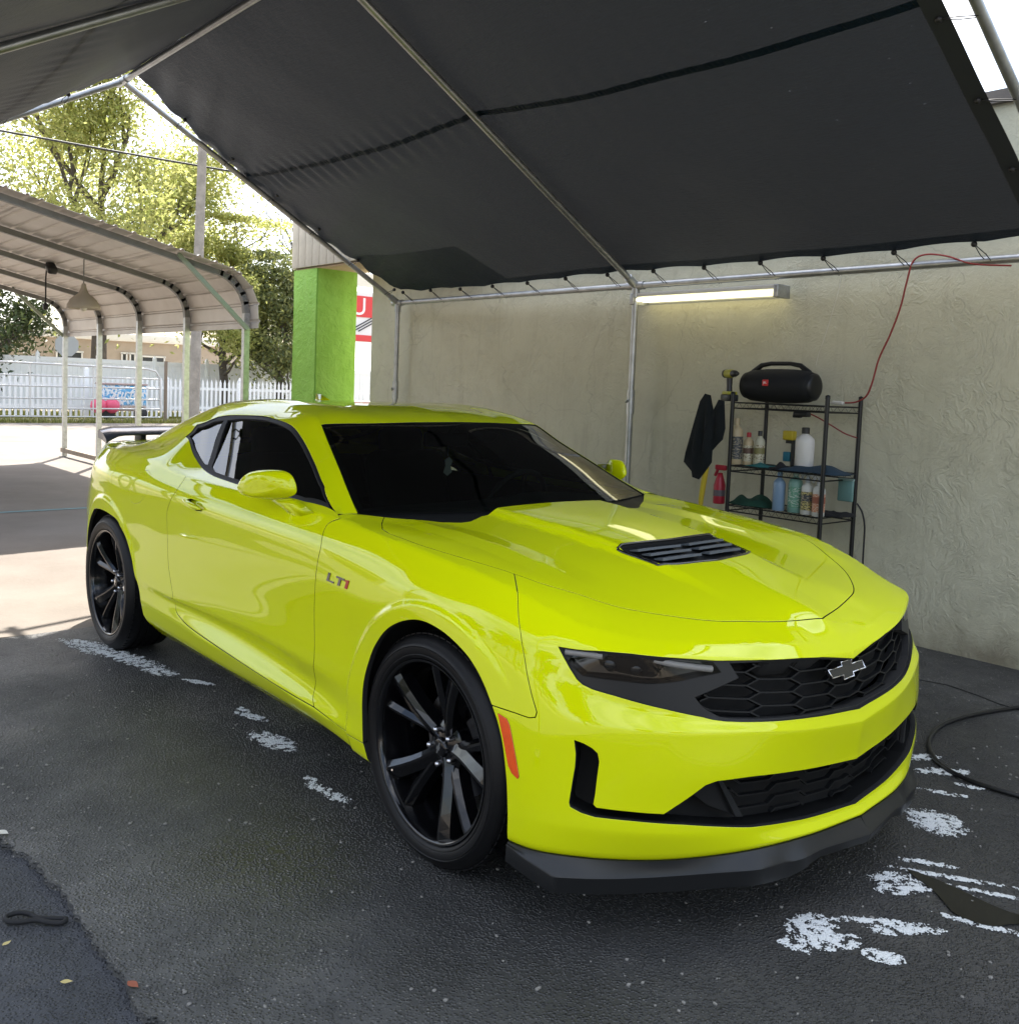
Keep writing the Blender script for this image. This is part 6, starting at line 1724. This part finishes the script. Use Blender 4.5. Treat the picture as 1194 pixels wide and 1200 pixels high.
# ================================================================== wire shelf and what is on it
SX0, SX1, SY0, SY1 = -1.40, -.735, 2.47, 2.85
BLKW = mat('shelf_black_wire', (.005, .006, .0065), rough=.4)
sh = empty('wire_shelf', ((SX0+SX1)/2, (SY0+SY1)/2, 0), 0, 'black three-tier wire shelf standing against the stucco wall', 'shelf')
def sb(mb, name, material, root=sh, auto=None):
    L_ = root.location; mb.v = [(x - L_.x, y - L_.y, z - L_.z) for x, y, z in mb.v]; return mb.build(name, material, root, auto)
for x in (SX0, SX1):
    for y in (SY0, SY1):
        mb = MB(); mb.tube([(x, y, .0), (x, y, 1.455)], .0135, 10); mb.lathe([(.0145, 0), (.0145, .02), (.0001, .026)], (x, y, 1.45), 10); sb(mb, 'post', BLKW)
LEV = (1.405, 1.000, .745, .18)
for z in LEV:
    mb = MB()
    for y in (SY0, SY1):
        for dz in (0, -.035): mb.tube([(SX0, y, z + dz), (SX1, y, z + dz)], .0045, 6)
        zz = [(SX0 + (SX1-SX0)*i/26, y, z - (.035 if i % 2 else 0)) for i in range(27)]; mb.tube(zz, .002, 4)
    for x in (SX0, SX1):
        for dz in (0, -.035): mb.tube([(x, SY0, z + dz), (x, SY1, z + dz)], .0045, 6)
    for i in range(1, 22):
        x = SX0 + (SX1-SX0)*i/22; mb.tube([(x, SY0, z + .003), (x, SY1, z + .003)], .002, 4)
    sb(mb, 'wire_tier', BLKW)
def place(px_, py_, y): return on_axis(1, y, px_, py_)
def printed(name, base, ink, sc=60, thr=.54):
    if name in MATS: return MATS[name]
    m, nt, b, tc = nodes_of(name); mp = nt.nodes.new('ShaderNodeMapping'); mp.inputs['Scale'].default_value = (1.0, 1.0, 2.6); nt.links.new(tc.outputs['Object'], mp.inputs['Vector'])
    f = N_range(nt, N_noise(nt, mp.outputs[0], sc, 2, .5), thr, thr + .02)
    nt.links.new(N_mix(nt, f, base, ink), b.inputs['Base Color']); b.inputs['Roughness'].default_value = .45
    return m
def bottle(label, pxc, y, tier, w, h, body, cap, capm, band=None, spray=False, group=None, shape='round', sub_band=None):
    x = place(pxc, 540 if tier < 2 else 590, y)[0]; z = LEV[tier] + .006
    o = empty('spray_bottle' if spray else 'bottle', (x, y, z), 0, label, 'bottle', group)
    r = w/2; hs = h * (.84 if not spray else .70)
    mb = MB(); sq = .72 if shape == 'flat' else 1.0
    mb.lathe([(.0001, 0), (r*.92, 0), (r, .006), (r, hs*.80), (r*.93, hs*.88), (r*.6, hs*.96), (r*.36, hs), (r*.36, hs + .012), (.0001, hs + .012)], (0, 0, 0), 24, Matrix(((1,0,0),(0,sq,0),(0,0,1)))); mb.build('body', body, o, auto=40)
    if band is not None:
        mb = MB(); mb.lathe([(r*1.012, hs*.14), (r*1.012, hs*.72)], (0, 0, 0), 24, Matrix(((1,0,0),(0,sq,0),(0,0,1)))); mb.build('label', band, o)
    if sub_band is not None:
        mb = MB(); mb.lathe([(r*1.02, hs*.42), (r*1.02, hs*.62)], (0, 0, 0), 24, Matrix(((1,0,0),(0,sq,0),(0,0,1)))); mb.build('label', sub_band, o)
    if not spray:
        mb = MB(); mb.lathe([(r*.42, hs + .004), (r*.42, h - .004), (r*.36, h), (.0001, h)], (0, 0, 0), 18); mb.build('cap', capm, o, auto=40)
    else:
        mb = MB(); mb.lathe([(r*.42, hs), (r*.42, hs + .02), (r*.25, hs + .03), (r*.25, h*.88)], (0, 0, 0), 14); mb.box((-.008, 0, h*.90), (.078, .022, .030), None, .007); mb.box((-.034, 0, h*.83), (.012, .016, .05), roty(.35), .004); mb.tube([(-.047, 0, h*.91), (-.060, 0, h*.91)], .008, 8); mb.build('trigger', capm, o)
    return o
tan = mat('tan_plastic', (.50, .40, .24), rough=.4); ink = printed('label_dark', (.045, .05, .055), (.30, .26, .18)); cream = printed('cream_label', (.58, .54, .40), (.16, .11, .05), 75); redc = mat('red_cap', (.42, .02, .03), rough=.35); blackc = mat('black_cap', (.02, .02, .02), rough=.4)
bottle('tan bottle with a wide dark label on the shelf', 861, 2.56, 1, .088, .30, tan, 1, tan, ink)
bottle('small tan bottle with a red cap', 876, 2.60, 1, .066, .21, tan, 1, redc, cream, sub_band=mat('label_brown', (.12, .07, .05), rough=.5))
bottle('slim cream bottle with a black cap', 889, 2.60, 1, .066, .225, mat('cream_plastic', (.50, .48, .36), rough=.4), 1, blackc, cream, sub_band=mat('label_olive', (.22, .2, .08), rough=.5))
bottle('white foam cannon bottle with black nozzle', 942, 2.62, 1, .115, .265, mat('white_hdpe', (.66, .64, .60), rough=.4), 1, blackc)
bottle('tall pale blue bottle on the low shelf', 912, 2.52, 2, .075, .24, mat('blue_plastic', (.20, .30, .42), rough=.3), 1, mat('blue_cap', (.16, .26, .38), rough=.4))
bottle('pale green bottle with a green label', 931, 2.54, 2, .085, .26, mat('green_plastic', (.18, .34, .28), rough=.3), 1, mat('green_cap', (.3, .42, .38), rough=.4), printed('green_label', (.12, .30, .20), (.45, .52, .45)))
bottle('spray bottle with a yellow and black label', 945, 2.52, 2, .07, .275, mat('clear_white', (.55, .55, .50), rough=.35), 1, mat('spray_grey', (.40, .43, .44), rough=.4), printed('yellow_label', (.52, .44, .16), (.03, .03, .03), 80, .50), True, sub_band=ink)
bottle('spray bottle with an orange label', 959, 2.51, 2, .075, .265, MATS['clear_white'], 1, mat('spray_white', (.60, .62, .62), rough=.4), printed('orange_label', (.50, .20, .10), (.60, .50, .40), 80), True, sub_band=mat('orange_dark', (.30, .10, .06), rough=.5))
# red spray bottle and yellow brush hanging at the end of the shelf
x, y, z = place(843, 572, 2.50); o = empty('spray_bottle', (x, y, z), 0, 'red spray bottle hanging beside the black towel', 'bottle')
RD = mat('red_plastic', (.40, .02, .04), rough=.35)
mb = MB(); mb.lathe([(.0001, -.10), (.036, -.10), (.038, -.09), (.038, .02), (.024, .07), (.015, .10), (.0001, .10)], (0, 0, 0), 20); mb.build('body', RD, o)
mb = MB(); mb.box((.004, 0, .135), (.085, .024, .035), None, .008); mb.box((-.03, 0, .10), (.014, .018, .05), roty(.4), .004); mb.build('trigger', RD, o)
mb = MB(); mb.lathe([(.0385, -.05), (.0385, -.01)], (0, 0, 0), 20); mb.build('label', mat('label_grey', (.12, .10, .11), rough=.5), o)
x, y, z = place(824, 575, 2.46); o = empty('yellow_brush', (x, y, z), 0, 'long yellow plastic brush handle hanging under the towel', 'brush')
mb = MB(); mb.tube([(.02, 0, .16), (.0, 0, .06), (-.015, 0, -.06), (-.015, 0, -.115)], [.015, .020, .018, .014], 10); mb.build('handle', mat('yellow_plastic', (.55, .42, .03), rough=.4), o)
mb = MB(); mb.tube([(-.015, 0, -.115), (-.015, 0, -.135)], .013, 10); mb.build('tip', blackc, o)
# black towel over the end of the shelf
def draped(name, label, pts_px, y, depth, material, seed):
    rg = np.random.default_rng(seed); P = [place(a, b_, y) for a, b_ in pts_px]
    c = np.mean(P, 0); n = len(P); V = []; rings = 12
    for s_ in (-1, 1):
        for r in range(rings + 1):
            f = 1 - r / rings
            for p in P:
                q = c + (p - c) * f; th = depth * (1 - f**2.2) + .016*math.sin(q[0]*75 + 1.2*math.sin(q[2]*9) + s_)*(1-f**5)
                V.append((q[0], y + s_*th, q[2]))
    F = []; m_ = (rings + 1) * n
    for s_ in range(2):
        for r in range(rings):
            for i in range(n):
                a = s_*m_ + r*n + i; b_ = s_*m_ + r*n + (i+1) % n; f = (a, b_, b_ + n, a + n); F.append(f if s_ == 0 else f[::-1])
    mb = MB(); mb.add(V, F, True); mb.v = [(vx - c[0], vy - y, vz - c[2]) for vx, vy, vz in mb.v]
    o = mb.build(name, material); o.location = (c[0], y, c[2]); return tag(o, label, 'towel')
draped('towel', 'black towel draped over the end of the wire shelf', [(826,461),(833,463),(836,480),(842,468),(849,470),(850,502),(847,515),(841,521),(835,528),(834,542),(827,552),(819,562),(811,559),(810,552),(801,541),(803,530),(812,498),(820,470)], 2.44, .035, mat('towel_black', (.007, .010, .011), rough=.95, bump=(160, .6, .006)), 3)
# folded cloths on the tiers
def cloth_heap(label, pxs, y, tier, h, dy, material, seed):
    x0 = place(pxs[0], 545, y)[0]; x1 = place(pxs[1], 545, y)[0]; rg = np.random.default_rng(seed); n, m_ = 22, 10; V = []
    ph = rg.uniform(0, 6, 6)
    for i in range(n + 1):
        for j in range(m_ + 1):
            u, v = i/n, j/m_; e = (math.sin(PI*u)**.45)*(math.sin(PI*v)**.45)
            zz = h*e*(.62 + .22*math.sin(u*9 + ph[0] + v*3) + .16*math.sin(v*11 + ph[1] + u*5))
            V.append((-(x1-x0)/2 + (x1-x0)*u + .012*math.sin(v*7 + ph[2]), -dy/2 + dy*v + .014*math.sin(u*8 + ph[3]), max(.002, zz)))
    F = [(i*(m_+1)+j, (i+1)*(m_+1)+j, (i+1)*(m_+1)+j+1, i*(m_+1)+j+1) for i in range(n) for j in range(m_)]
    b0 = len(V); V += [(a, b_, -.001) for a, b_, c in V]; F += [tuple(b0 + k for k in f[::-1]) for f in F[:n*m_]]
    mb = MB(); mb.add(V, F, True); o = mb.build('folded_cloth', material); o.location = ((x0+x1)/2, y, LEV[tier] + .006); return tag(o, label, 'cloth')
cloth_heap('teal microfibre cloth on the middle tier', (879, 908), 2.58, 1, .03, .16, mat('teal_cloth', (.03, .17, .17), rough=.95, bump=(200, .5, .004)), 1)
cloth_heap('black sponge mitt between the teal and navy cloths', (905, 925), 2.52, 1, .055, .10, mat('mitt_black', (.015, .015, .017), rough=.95, bump=(120, .8, .008)), 2)
cloth_heap('navy blue cloth heaped on the middle tier', (925, 995), 2.58, 1, .06, .22, mat('navy_cloth', (.025, .05, .075), rough=.95, bump=(200, .5, .004)), 3)
cloth_heap('dark green cloths folded on the low tier', (862, 908), 2.60, 2, .085, .18, mat('green_cloth', (.012, .055, .035), rough=.95, bump=(200, .5, .004)), 4)
cloth_heap('black cloth at the right end of the low tier', (968, 999), 2.66, 2, .035, .2, MATS['mitt_black'], 5)
x, y, z = place(925, 515, 2.70); o = empty('detailing_brush', (x, y, LEV[1] + .006), 0, 'yellow-headed black detailing brush standing behind the white bottle', 'brush')
mb = MB(); mb.box((0, 0, .205), (.075, .05, .06), None, .008); mb.build('head', MATS['yellow_plastic'], o); mb = MB(); mb.box((.012, 0, .165), (.05, .04, .02)); mb.tube([(.03, 0, 0), (.03, 0, .16)], .014, 8); mb.build('handle', blackc, o); mb = MB(); mb.box((-.008, .0, .07), (.05, .03, .06), None, .005); mb.build('tag', mat('blue_tag', (.02, .16, .24), rough=.5), o)
x, y, z = place(991, 575, 2.70); o = empty('plastic_pouch', (x, y, z), 0, 'translucent teal plastic pouch hanging at the shelf end', 'pouch')
mb = MB(); mb.box((0, 0, 0), (.10, .018, .13), None, .006); mb.build('bag', mat('pouch_teal', (.14, .26, .24), rough=.25), o); mb = MB(); mb.box((0, 0, .068), (.10, .02, .012)); mb.build('seal', mat('pouch_seal', (.25, .36, .34), rough=.3), o)
# portable speaker
c0 = place(914, 448, 2.63); sp = empty('portable_speaker', (c0[0], 2.63, 1.412), 0, 'black barrel-shaped portable speaker with carry handle on the top tier', 'speaker')
SPM = mat('speaker_mesh', (.004, .005, .0065), rough=.75, bump=(500, .5, .002)); SPP = mat('speaker_plastic', (.006, .0065, .0075), rough=.4)
RX = Matrix(((0, 0, 1), (0, 1, 0), (-1, 0, 0)))
mb = MB(); mb.lathe([(.0001, -.255), (.060, -.255), (.082, -.245), (.098, -.20), (.106, -.10), (.108, 0), (.106, .10), (.098, .20), (.082, .245), (.060, .255), (.0001, .255)], (0, 0, .108), 36, RX); mb.build('barrel', SPM, sp)
for s_ in (-1, 1):
    mb = MB(); mb.lathe([(.0001, .262), (.048, .262), (.070, .256), (.084, .246), (.084, .236)], (0, 0, .108), 30, RX if s_ > 0 else RX @ Matrix(((1,0,0),(0,1,0),(0,0,-1)))); mb.build('end_cap', SPP, sp)
mb = MB(); hp = [(-.225, 0, .16), (-.20, 0, .195), (-.14, 0, .238), (-.07, 0, .25), (.07, 0, .25), (.14, 0, .238), (.20, 0, .195), (.225, 0, .16)]
mb.tube(hp, [.020, .019, .016, .014, .014, .016, .019, .020], 10); mb.build('carry_handle', SPP, sp)
mb = MB(); mb.box((-.035, -.109, .125), (.042, .008, .040), None, .003); lg = mb.build('logo_plate', mat('logo_red', (.55, .03, .03), rough=.4), sp)
text_part('JBL', .019, WHITE_PAINT, lg, Vector((-.035, -.1135, .125)), FACE_NY, depth=.0006)
# cordless drill
x, y, z = place(856, 440, 2.52); dr = empty('cordless_drill', (x, 2.52, 1.412), -.5, 'yellow and black cordless drill standing on the top tier', 'drill')
YP = mat('drill_yellow', (.42, .40, .04), rough=.45)
mb = MB(); mb.box((0, 0, .022), (.115, .075, .044), None, .008); mb.build('battery', blackc, dr); mb = MB(); mb.box((0, 0, .052), (.095, .066, .022), None, .006); mb.build('foot', YP, dr)
mb = MB(); mb.tube([(-.004, 0, .05), (-.010, 0, .10), (-.012, 0, .15)], [.020, .018, .021], 10); mb.build('grip', blackc, dr)
mb = MB(); mb.lathe([(.0001, -.075), (.022, -.074), (.027, -.06), (.028, .02), (.024, .035)], (0, 0, .178), 18, RX); mb.build('motor_body', YP, dr); mb = MB(); mb.lathe([(.023, .035), (.023, .06), (.019, .075), (.012, .10), (.0001, .10)], (0, 0, .178), 16, RX); mb.build('chuck', blackc, dr); mb = MB(); mb.lathe([(.0285, -.05), (.0285, -.075), (.0001, -.079)], (0, 0, .178), 16, RX); mb.build('rear_cap', blackc, dr)
# shop light under the eave
sl = empty('shop_light', (-1.95, 2.83, 2.135), 0, 'long twin-tube fluorescent shop light fixed under the eave pipe', 'light')
mb = MB(); mb.box((0, .02, .035), (1.26, .13, .03), None, .005); mb.build('housing', mat('fixture_white', (.62, .62, .60), rough=.4), sl)
for y in (-.03, .05):
    mb = MB(); mb.lathe([(.0001, -.60), (.0165, -.60), (.0165, .60), (.0001, .60)], (0, y, .0), 14, RX); mb.build('tube_lamp', mat('tube_glow', (.9, .88, .7), rough=.3, emit=((1.0, .93, .62), .62)), sl)
for x in (-.62, .62):
    mb = MB(); mb.box((x, .01, .005), (.035, .15, .085), None, .006); mb.build('end_plate', STEEL, sl)
mb = MB(); V = []; n = 9
for x in (-.605, .605):
    for i in range(n): a = PI + PI*i/(n-1); V.append((x, .01 + .075*math.cos(a), .02 + .062*math.sin(a)))
mb.add(V, [(i, i+1, n+i+1, n+i) for i in range(n-1)], True); mb.build('clear_cover', glass_mat('cover_clear', (.86, .86, .82)), sl)
# cables
def cable(name, label, pxs, y, r, material, cat='cable'):
    P = [tuple(place(a, b_, y)) for a, b_ in pxs]; P = smooth_line(P, .02); c = P[len(P)//2]
    mb = MB(); mb.tube(P, r, 6); o = mb.build(name, material); return tag(o, label, cat)
REDC = mat('red_cable', (.26, .035, .03), rough=.5)
cable('extension_cable', 'red extension cable hanging from the eave pipe to the wire shelf', [(1185,311),(1140,309),(1110,300),(1085,298),(1070,306),(1062,332),(1055,360),(1043,392),(1030,420),(1022,448),(1015,464),(1003,471),(990,472)], 2.78, .0055, REDC)
cable('extension_cable', 'short red cable looping below the top tier', [(947,484),(958,489),(975,499),(990,508),(1004,513)], 2.80, .0045, REDC)
cable('black_cable', 'black cord hanging down behind the right shelf post', [(1004,590),(1010,600),(1013,616),(1012,640),(1011,662),(1012,700)], 2.88, .0055, BK)
cable('string', 'thin white string hanging on the wall above the speaker', [(986,316),(983,338),(974,370),(966,396),(960,412),(956,428)], 2.92, .0018, mat('string_white', (.6, .58, .5), rough=.8))
mb = MB(); P = place(982, 472, 2.78); mb.box((0, 0, 0), (.075, .022, .022), roty(.05), .006); mb.tube([(-.035, 0, .0), (-.07, 0, .0)], .006, 6); o = mb.build('plug_adapter', mat('plug_white', (.62, .60, .55), rough=.4)); o.location = tuple(P); tag(o, 'white plug adapter at the end of the red cable on the shelf', 'plug')
mb = MB(); P = place(940, 479, 2.60); mb.box((0, 0, 0), (.10, .05, .03), None, .008); mb.box((-.03, 0, -.012), (.05, .04, .02), None, .006); o = mb.build('power_strip', BK); o.location = (P[0], P[1], 1.35); tag(o, 'small black power block hanging under the top tier', 'plug')

# ================================================================== on the ground
G0 = .004
def hosepts(pxs, z): return [tuple(on_axis(2, z, a, b_)) for a, b_ in pxs]
P = smooth_line(hosepts([(1290,812),(1240,822),(1194,829),(1140,838),(1104,850),(1089,868),(1094,887),(1112,903),(1145,918),(1194,933),(1260,950)], .010), .03)
mb = MB(); mb.tube(P, .0095, 8); tag(mb.build('hose', mat('hose_black', (.010, .010, .011), rough=.35)), 'black hose looped on the wet asphalt beside the wall', 'hose')
P = on_axis(2, .003, 38, 1073); mb = MB(); st = smooth_line([(-.075,.0),(-.055,.022),(-.02,.022),(.01,.008),(.05,.012),(.085,.016),(.085,-.002),(.05,-.006),(.01,-.002),(-.02,-.016),(-.055,-.02)], .01, True)
for i in range(len(st)):
    pass
mb.tube([(a, b_, .008) for a, b_ in st], .0065, 6, closed=True); o = mb.build('strap', mat('strap_black', (.012, .012, .013), rough=.8)); o.location = (P[0], P[1], -.016); o.rotation_euler = (0, 0, .75); tag(o, 'small looped black strap lying on the old pavement', 'strap')
def leaf_obj(label, px_, s_, col, rot, zz=-.014):
    P = on_axis(2, 0, *px_); V = []; n = 9; 
    for i in range(n):
        t = i/(n-1); w = math.sin(PI*t**.8)**1.25*.27; V += [(t-.5, w, .10*w + .1*(t-.5)**2), (t-.5, 0, .10*(t-.5)**2), (t-.5, -w, .14*w + .1*(t-.5)**2)]
    mb = MB(); mb.add([(a*s_, b_*s_, c*s_) for a, b_, c in V], [(3*i+k, 3*i+k+1, 3*i+k+4, 3*i+k+3) for i in range(n-1) for k in range(2)], True); o = mb.build('fallen_leaf', col); o.location = (P[0], P[1], zz + .006); o.rotation_euler = (0, 0, rot); tag(o, label, 'leaf')
leaf_obj('reddish brown fallen leaf at the broken asphalt edge', (156,1157), .04, mat('leaf_red', (.30, .09, .05), rough=.6), .3, .0)
leaf_obj('pale yellow fallen leaf on the old pavement', (78,1147), .03, mat('leaf_yellow', (.55, .45, .18), rough=.6), 1.0)
leaf_obj('tiny pale leaf near the strap', (8,1102), .026, MATS['leaf_yellow'], 2.0)
leaf_obj('bleached scrap of leaf at the asphalt edge', (3,978), .05, mat('leaf_white', (.6, .58, .52), rough=.7), .5, .0)
# soap foam
FOAM = mat('soap_foam', (.70, .715, .70), rough=.5)
ico = bmesh.new(); bmesh.ops.create_icosphere(ico, subdivisions=1, radius=1.0)
IV = np.array([tuple(v.co) for v in ico.verts]); IF = np.array([[v.index for v in f.verts] for f in ico.faces]); ico.free()
def foam(label, strokes, n, seed, size=(.0010, .0034)):
    """strokes: list of (px, py, half length, half width, angle) ellipses on the ground"""
    rg = np.random.default_rng(seed); Vs = []; Fs = []; k = 0; tot = 0
    from mathutils import noise as mnoise
    c0 = on_axis(2, 0, strokes[0][0], strokes[0][1])
    wts = np.array([s_[2]*s_[3] for s_ in strokes]); wts = wts / wts.sum()
    while tot < n and k < n*14:
        k += 1; s_ = strokes[rg.choice(len(strokes), p=wts)]
        c = on_axis(2, 0, s_[0], s_[1]); r = math.sqrt(rg.uniform()); a = rg.uniform(0, 2*PI); u, v = s_[2]*r*math.cos(a), s_[3]*r*math.sin(a)
        x = c[0] + u*math.cos(s_[4]) - v*math.sin(s_[4]); y = c[1] + u*math.sin(s_[4]) + v*math.cos(s_[4])
        d = mnoise.fractal(Vector((x*38 + 7*seed, y*38, seed)), .55, 2.3, 6) + .45*mnoise.noise(Vector((x*150, y*150, seed)))
        if d < .16 + .8*r*r - .25 + rg.normal(0, .10 if rg.uniform() < .6 else .34): continue
        sz = .62*rg.uniform(*size) * (1.5 if rg.uniform() < .08 else 1); q = IV * [sz*rg.uniform(.8, 1.7), sz*rg.uniform(.8, 1.7), sz*.55]
        t = rg.uniform(0, PI); cs, sn = math.cos(t), math.sin(t); q = np.c_[q[:, 0]*cs - q[:, 1]*sn, q[:, 0]*sn + q[:, 1]*cs, q[:, 2]]
        Vs.append(q + [x - c0[0], y - c0[1], .002 + sz*.15]); Fs.append(IF + 12*tot if len(IV) == 12 else IF + len(IV)*tot); tot += 1
    if not tot: return
    V = np.concatenate(Vs); F = np.concatenate(Fs); me = bpy.data.meshes.new('soap_foam'); me.from_pydata(V.tolist(), [], F.tolist()); me.update(); me.polygons.foreach_set('use_smooth', [True]*len(F)); me.materials.append(FOAM)
    o = bpy.data.objects.new('soap_foam', me); COL.objects.link(o); o.location = tuple(c0); tag(o, label, 'foam', kind='stuff')
foam('white soap foam around the rear tyre', [(150,772,.34,.07,.25),(120,765,.25,.06,.4),(188,788,.12,.05,.5),(100,755,.2,.06,.5)], 11880, 1)
foam('scattered soap foam beside the sill', [(232,800,.10,.025,.5),(295,840,.10,.03,.3),(320,869,.16,.06,.2),(285,832,.05,.02,.2)], 8580, 2)
foam('faint soap specks behind the front tyre', [(375,925,.08,.03,.2),(395,935,.07,.03,.2),(365,915,.05,.02,0)], 1386, 3)
foam('broad patch of soap foam off the front corner', [(1098,965,.10,.11,.6),(1085,958,.08,.05,.2)], 8250, 4)
foam('soap foam streaks beside the hose', [(1080,888,.10,.035,1.0),(1105,905,.13,.04,.9),(1138,923,.06,.02,.3),(1105,930,.10,.02,.5)], 4950, 5)
foam('bright soap foam before the splitter', [(965,1103,.11,.05,.9),(950,1085,.09,.06,1.2),(930,1110,.05,.02,.2)], 8580, 6)
foam('small round patch of soap foam', [(1035,1122,.055,.035,.6)], 2970, 7)
foam('soap foam tail under the nose', [(1062,1040,.11,.045,1.1),(1040,1028,.08,.03,1.0),(1060,1090,.12,.035,.9),(1020,1080,.10,.02,.8)], 7590, 8)
foam('soap foam line along the puddle', [(1120,1030,.20,.016,.55),(1160,1048,.16,.014,.5),(1085,1012,.10,.02,.6),(1150,1085,.14,.018,.4),(1130,1052,.05,.012,.9)], 5940, 9)
# puddle
pp = [(1062,1018),(1085,1026),(1110,1036),(1140,1050),(1165,1062),(1194,1072),(1240,1080),(1290,1082),(1290,1100),(1240,1096),(1194,1083),(1165,1086),(1140,1080),(1118,1070),(1105,1056),(1092,1042),(1075,1030)]
P = smooth_line([tuple(on_axis(2, .0045, a, b_)[:2]) for a, b_ in pp], .03, True)
mb = MB(); mb.add([(a, b_, .0045) for a, b_ in P], [tuple(range(len(P)))]); tag(mb.build('puddle', mat('puddle_water', (.006, .0065, .007), rough=.04, spec=.5)), kind='structure')
P = [on_axis(2, .001, a, b_) for a, b_ in ((1078,797),(1110,803),(1145,815),(1170,825),(1194,832),(1260,850))]
mb = MB(); n = len(P); mb.add([(p[0], p[1] - .008, .0012) for p in P] + [(p[0], p[1] + .008, .0012) for p in P], [(i, i+1, n+i+1, n+i) for i in range(n-1)]); tag(mb.build('pavement_joint', GAP), kind='structure')
# drips under the splitter and pebbles
rg = np.random.default_rng(8); Vs = []; Fs = []
for i in range(1400):
    x, y = rg.uniform(-3.2, 2.2), rg.uniform(-1.8, 2.9); s_ = rg.uniform(.002, .006)
    Vs.append(IV * [s_*rg.uniform(.7, 1.5), s_*rg.uniform(.7, 1.5), s_*.7] + [x, y, s_*.35]); Fs.append(IF + 12*i)
me = bpy.data.meshes.new('grit'); me.from_pydata(np.concatenate(Vs).tolist(), [], np.concatenate(Fs).tolist()); me.update(); me.materials.append(mat('grit_stone', (.22, .21, .19), rough=.8)); o = bpy.data.objects.new('grit', me); COL.objects.link(o); tag(o, 'loose grit scattered over the asphalt', 'grit', kind='stuff')
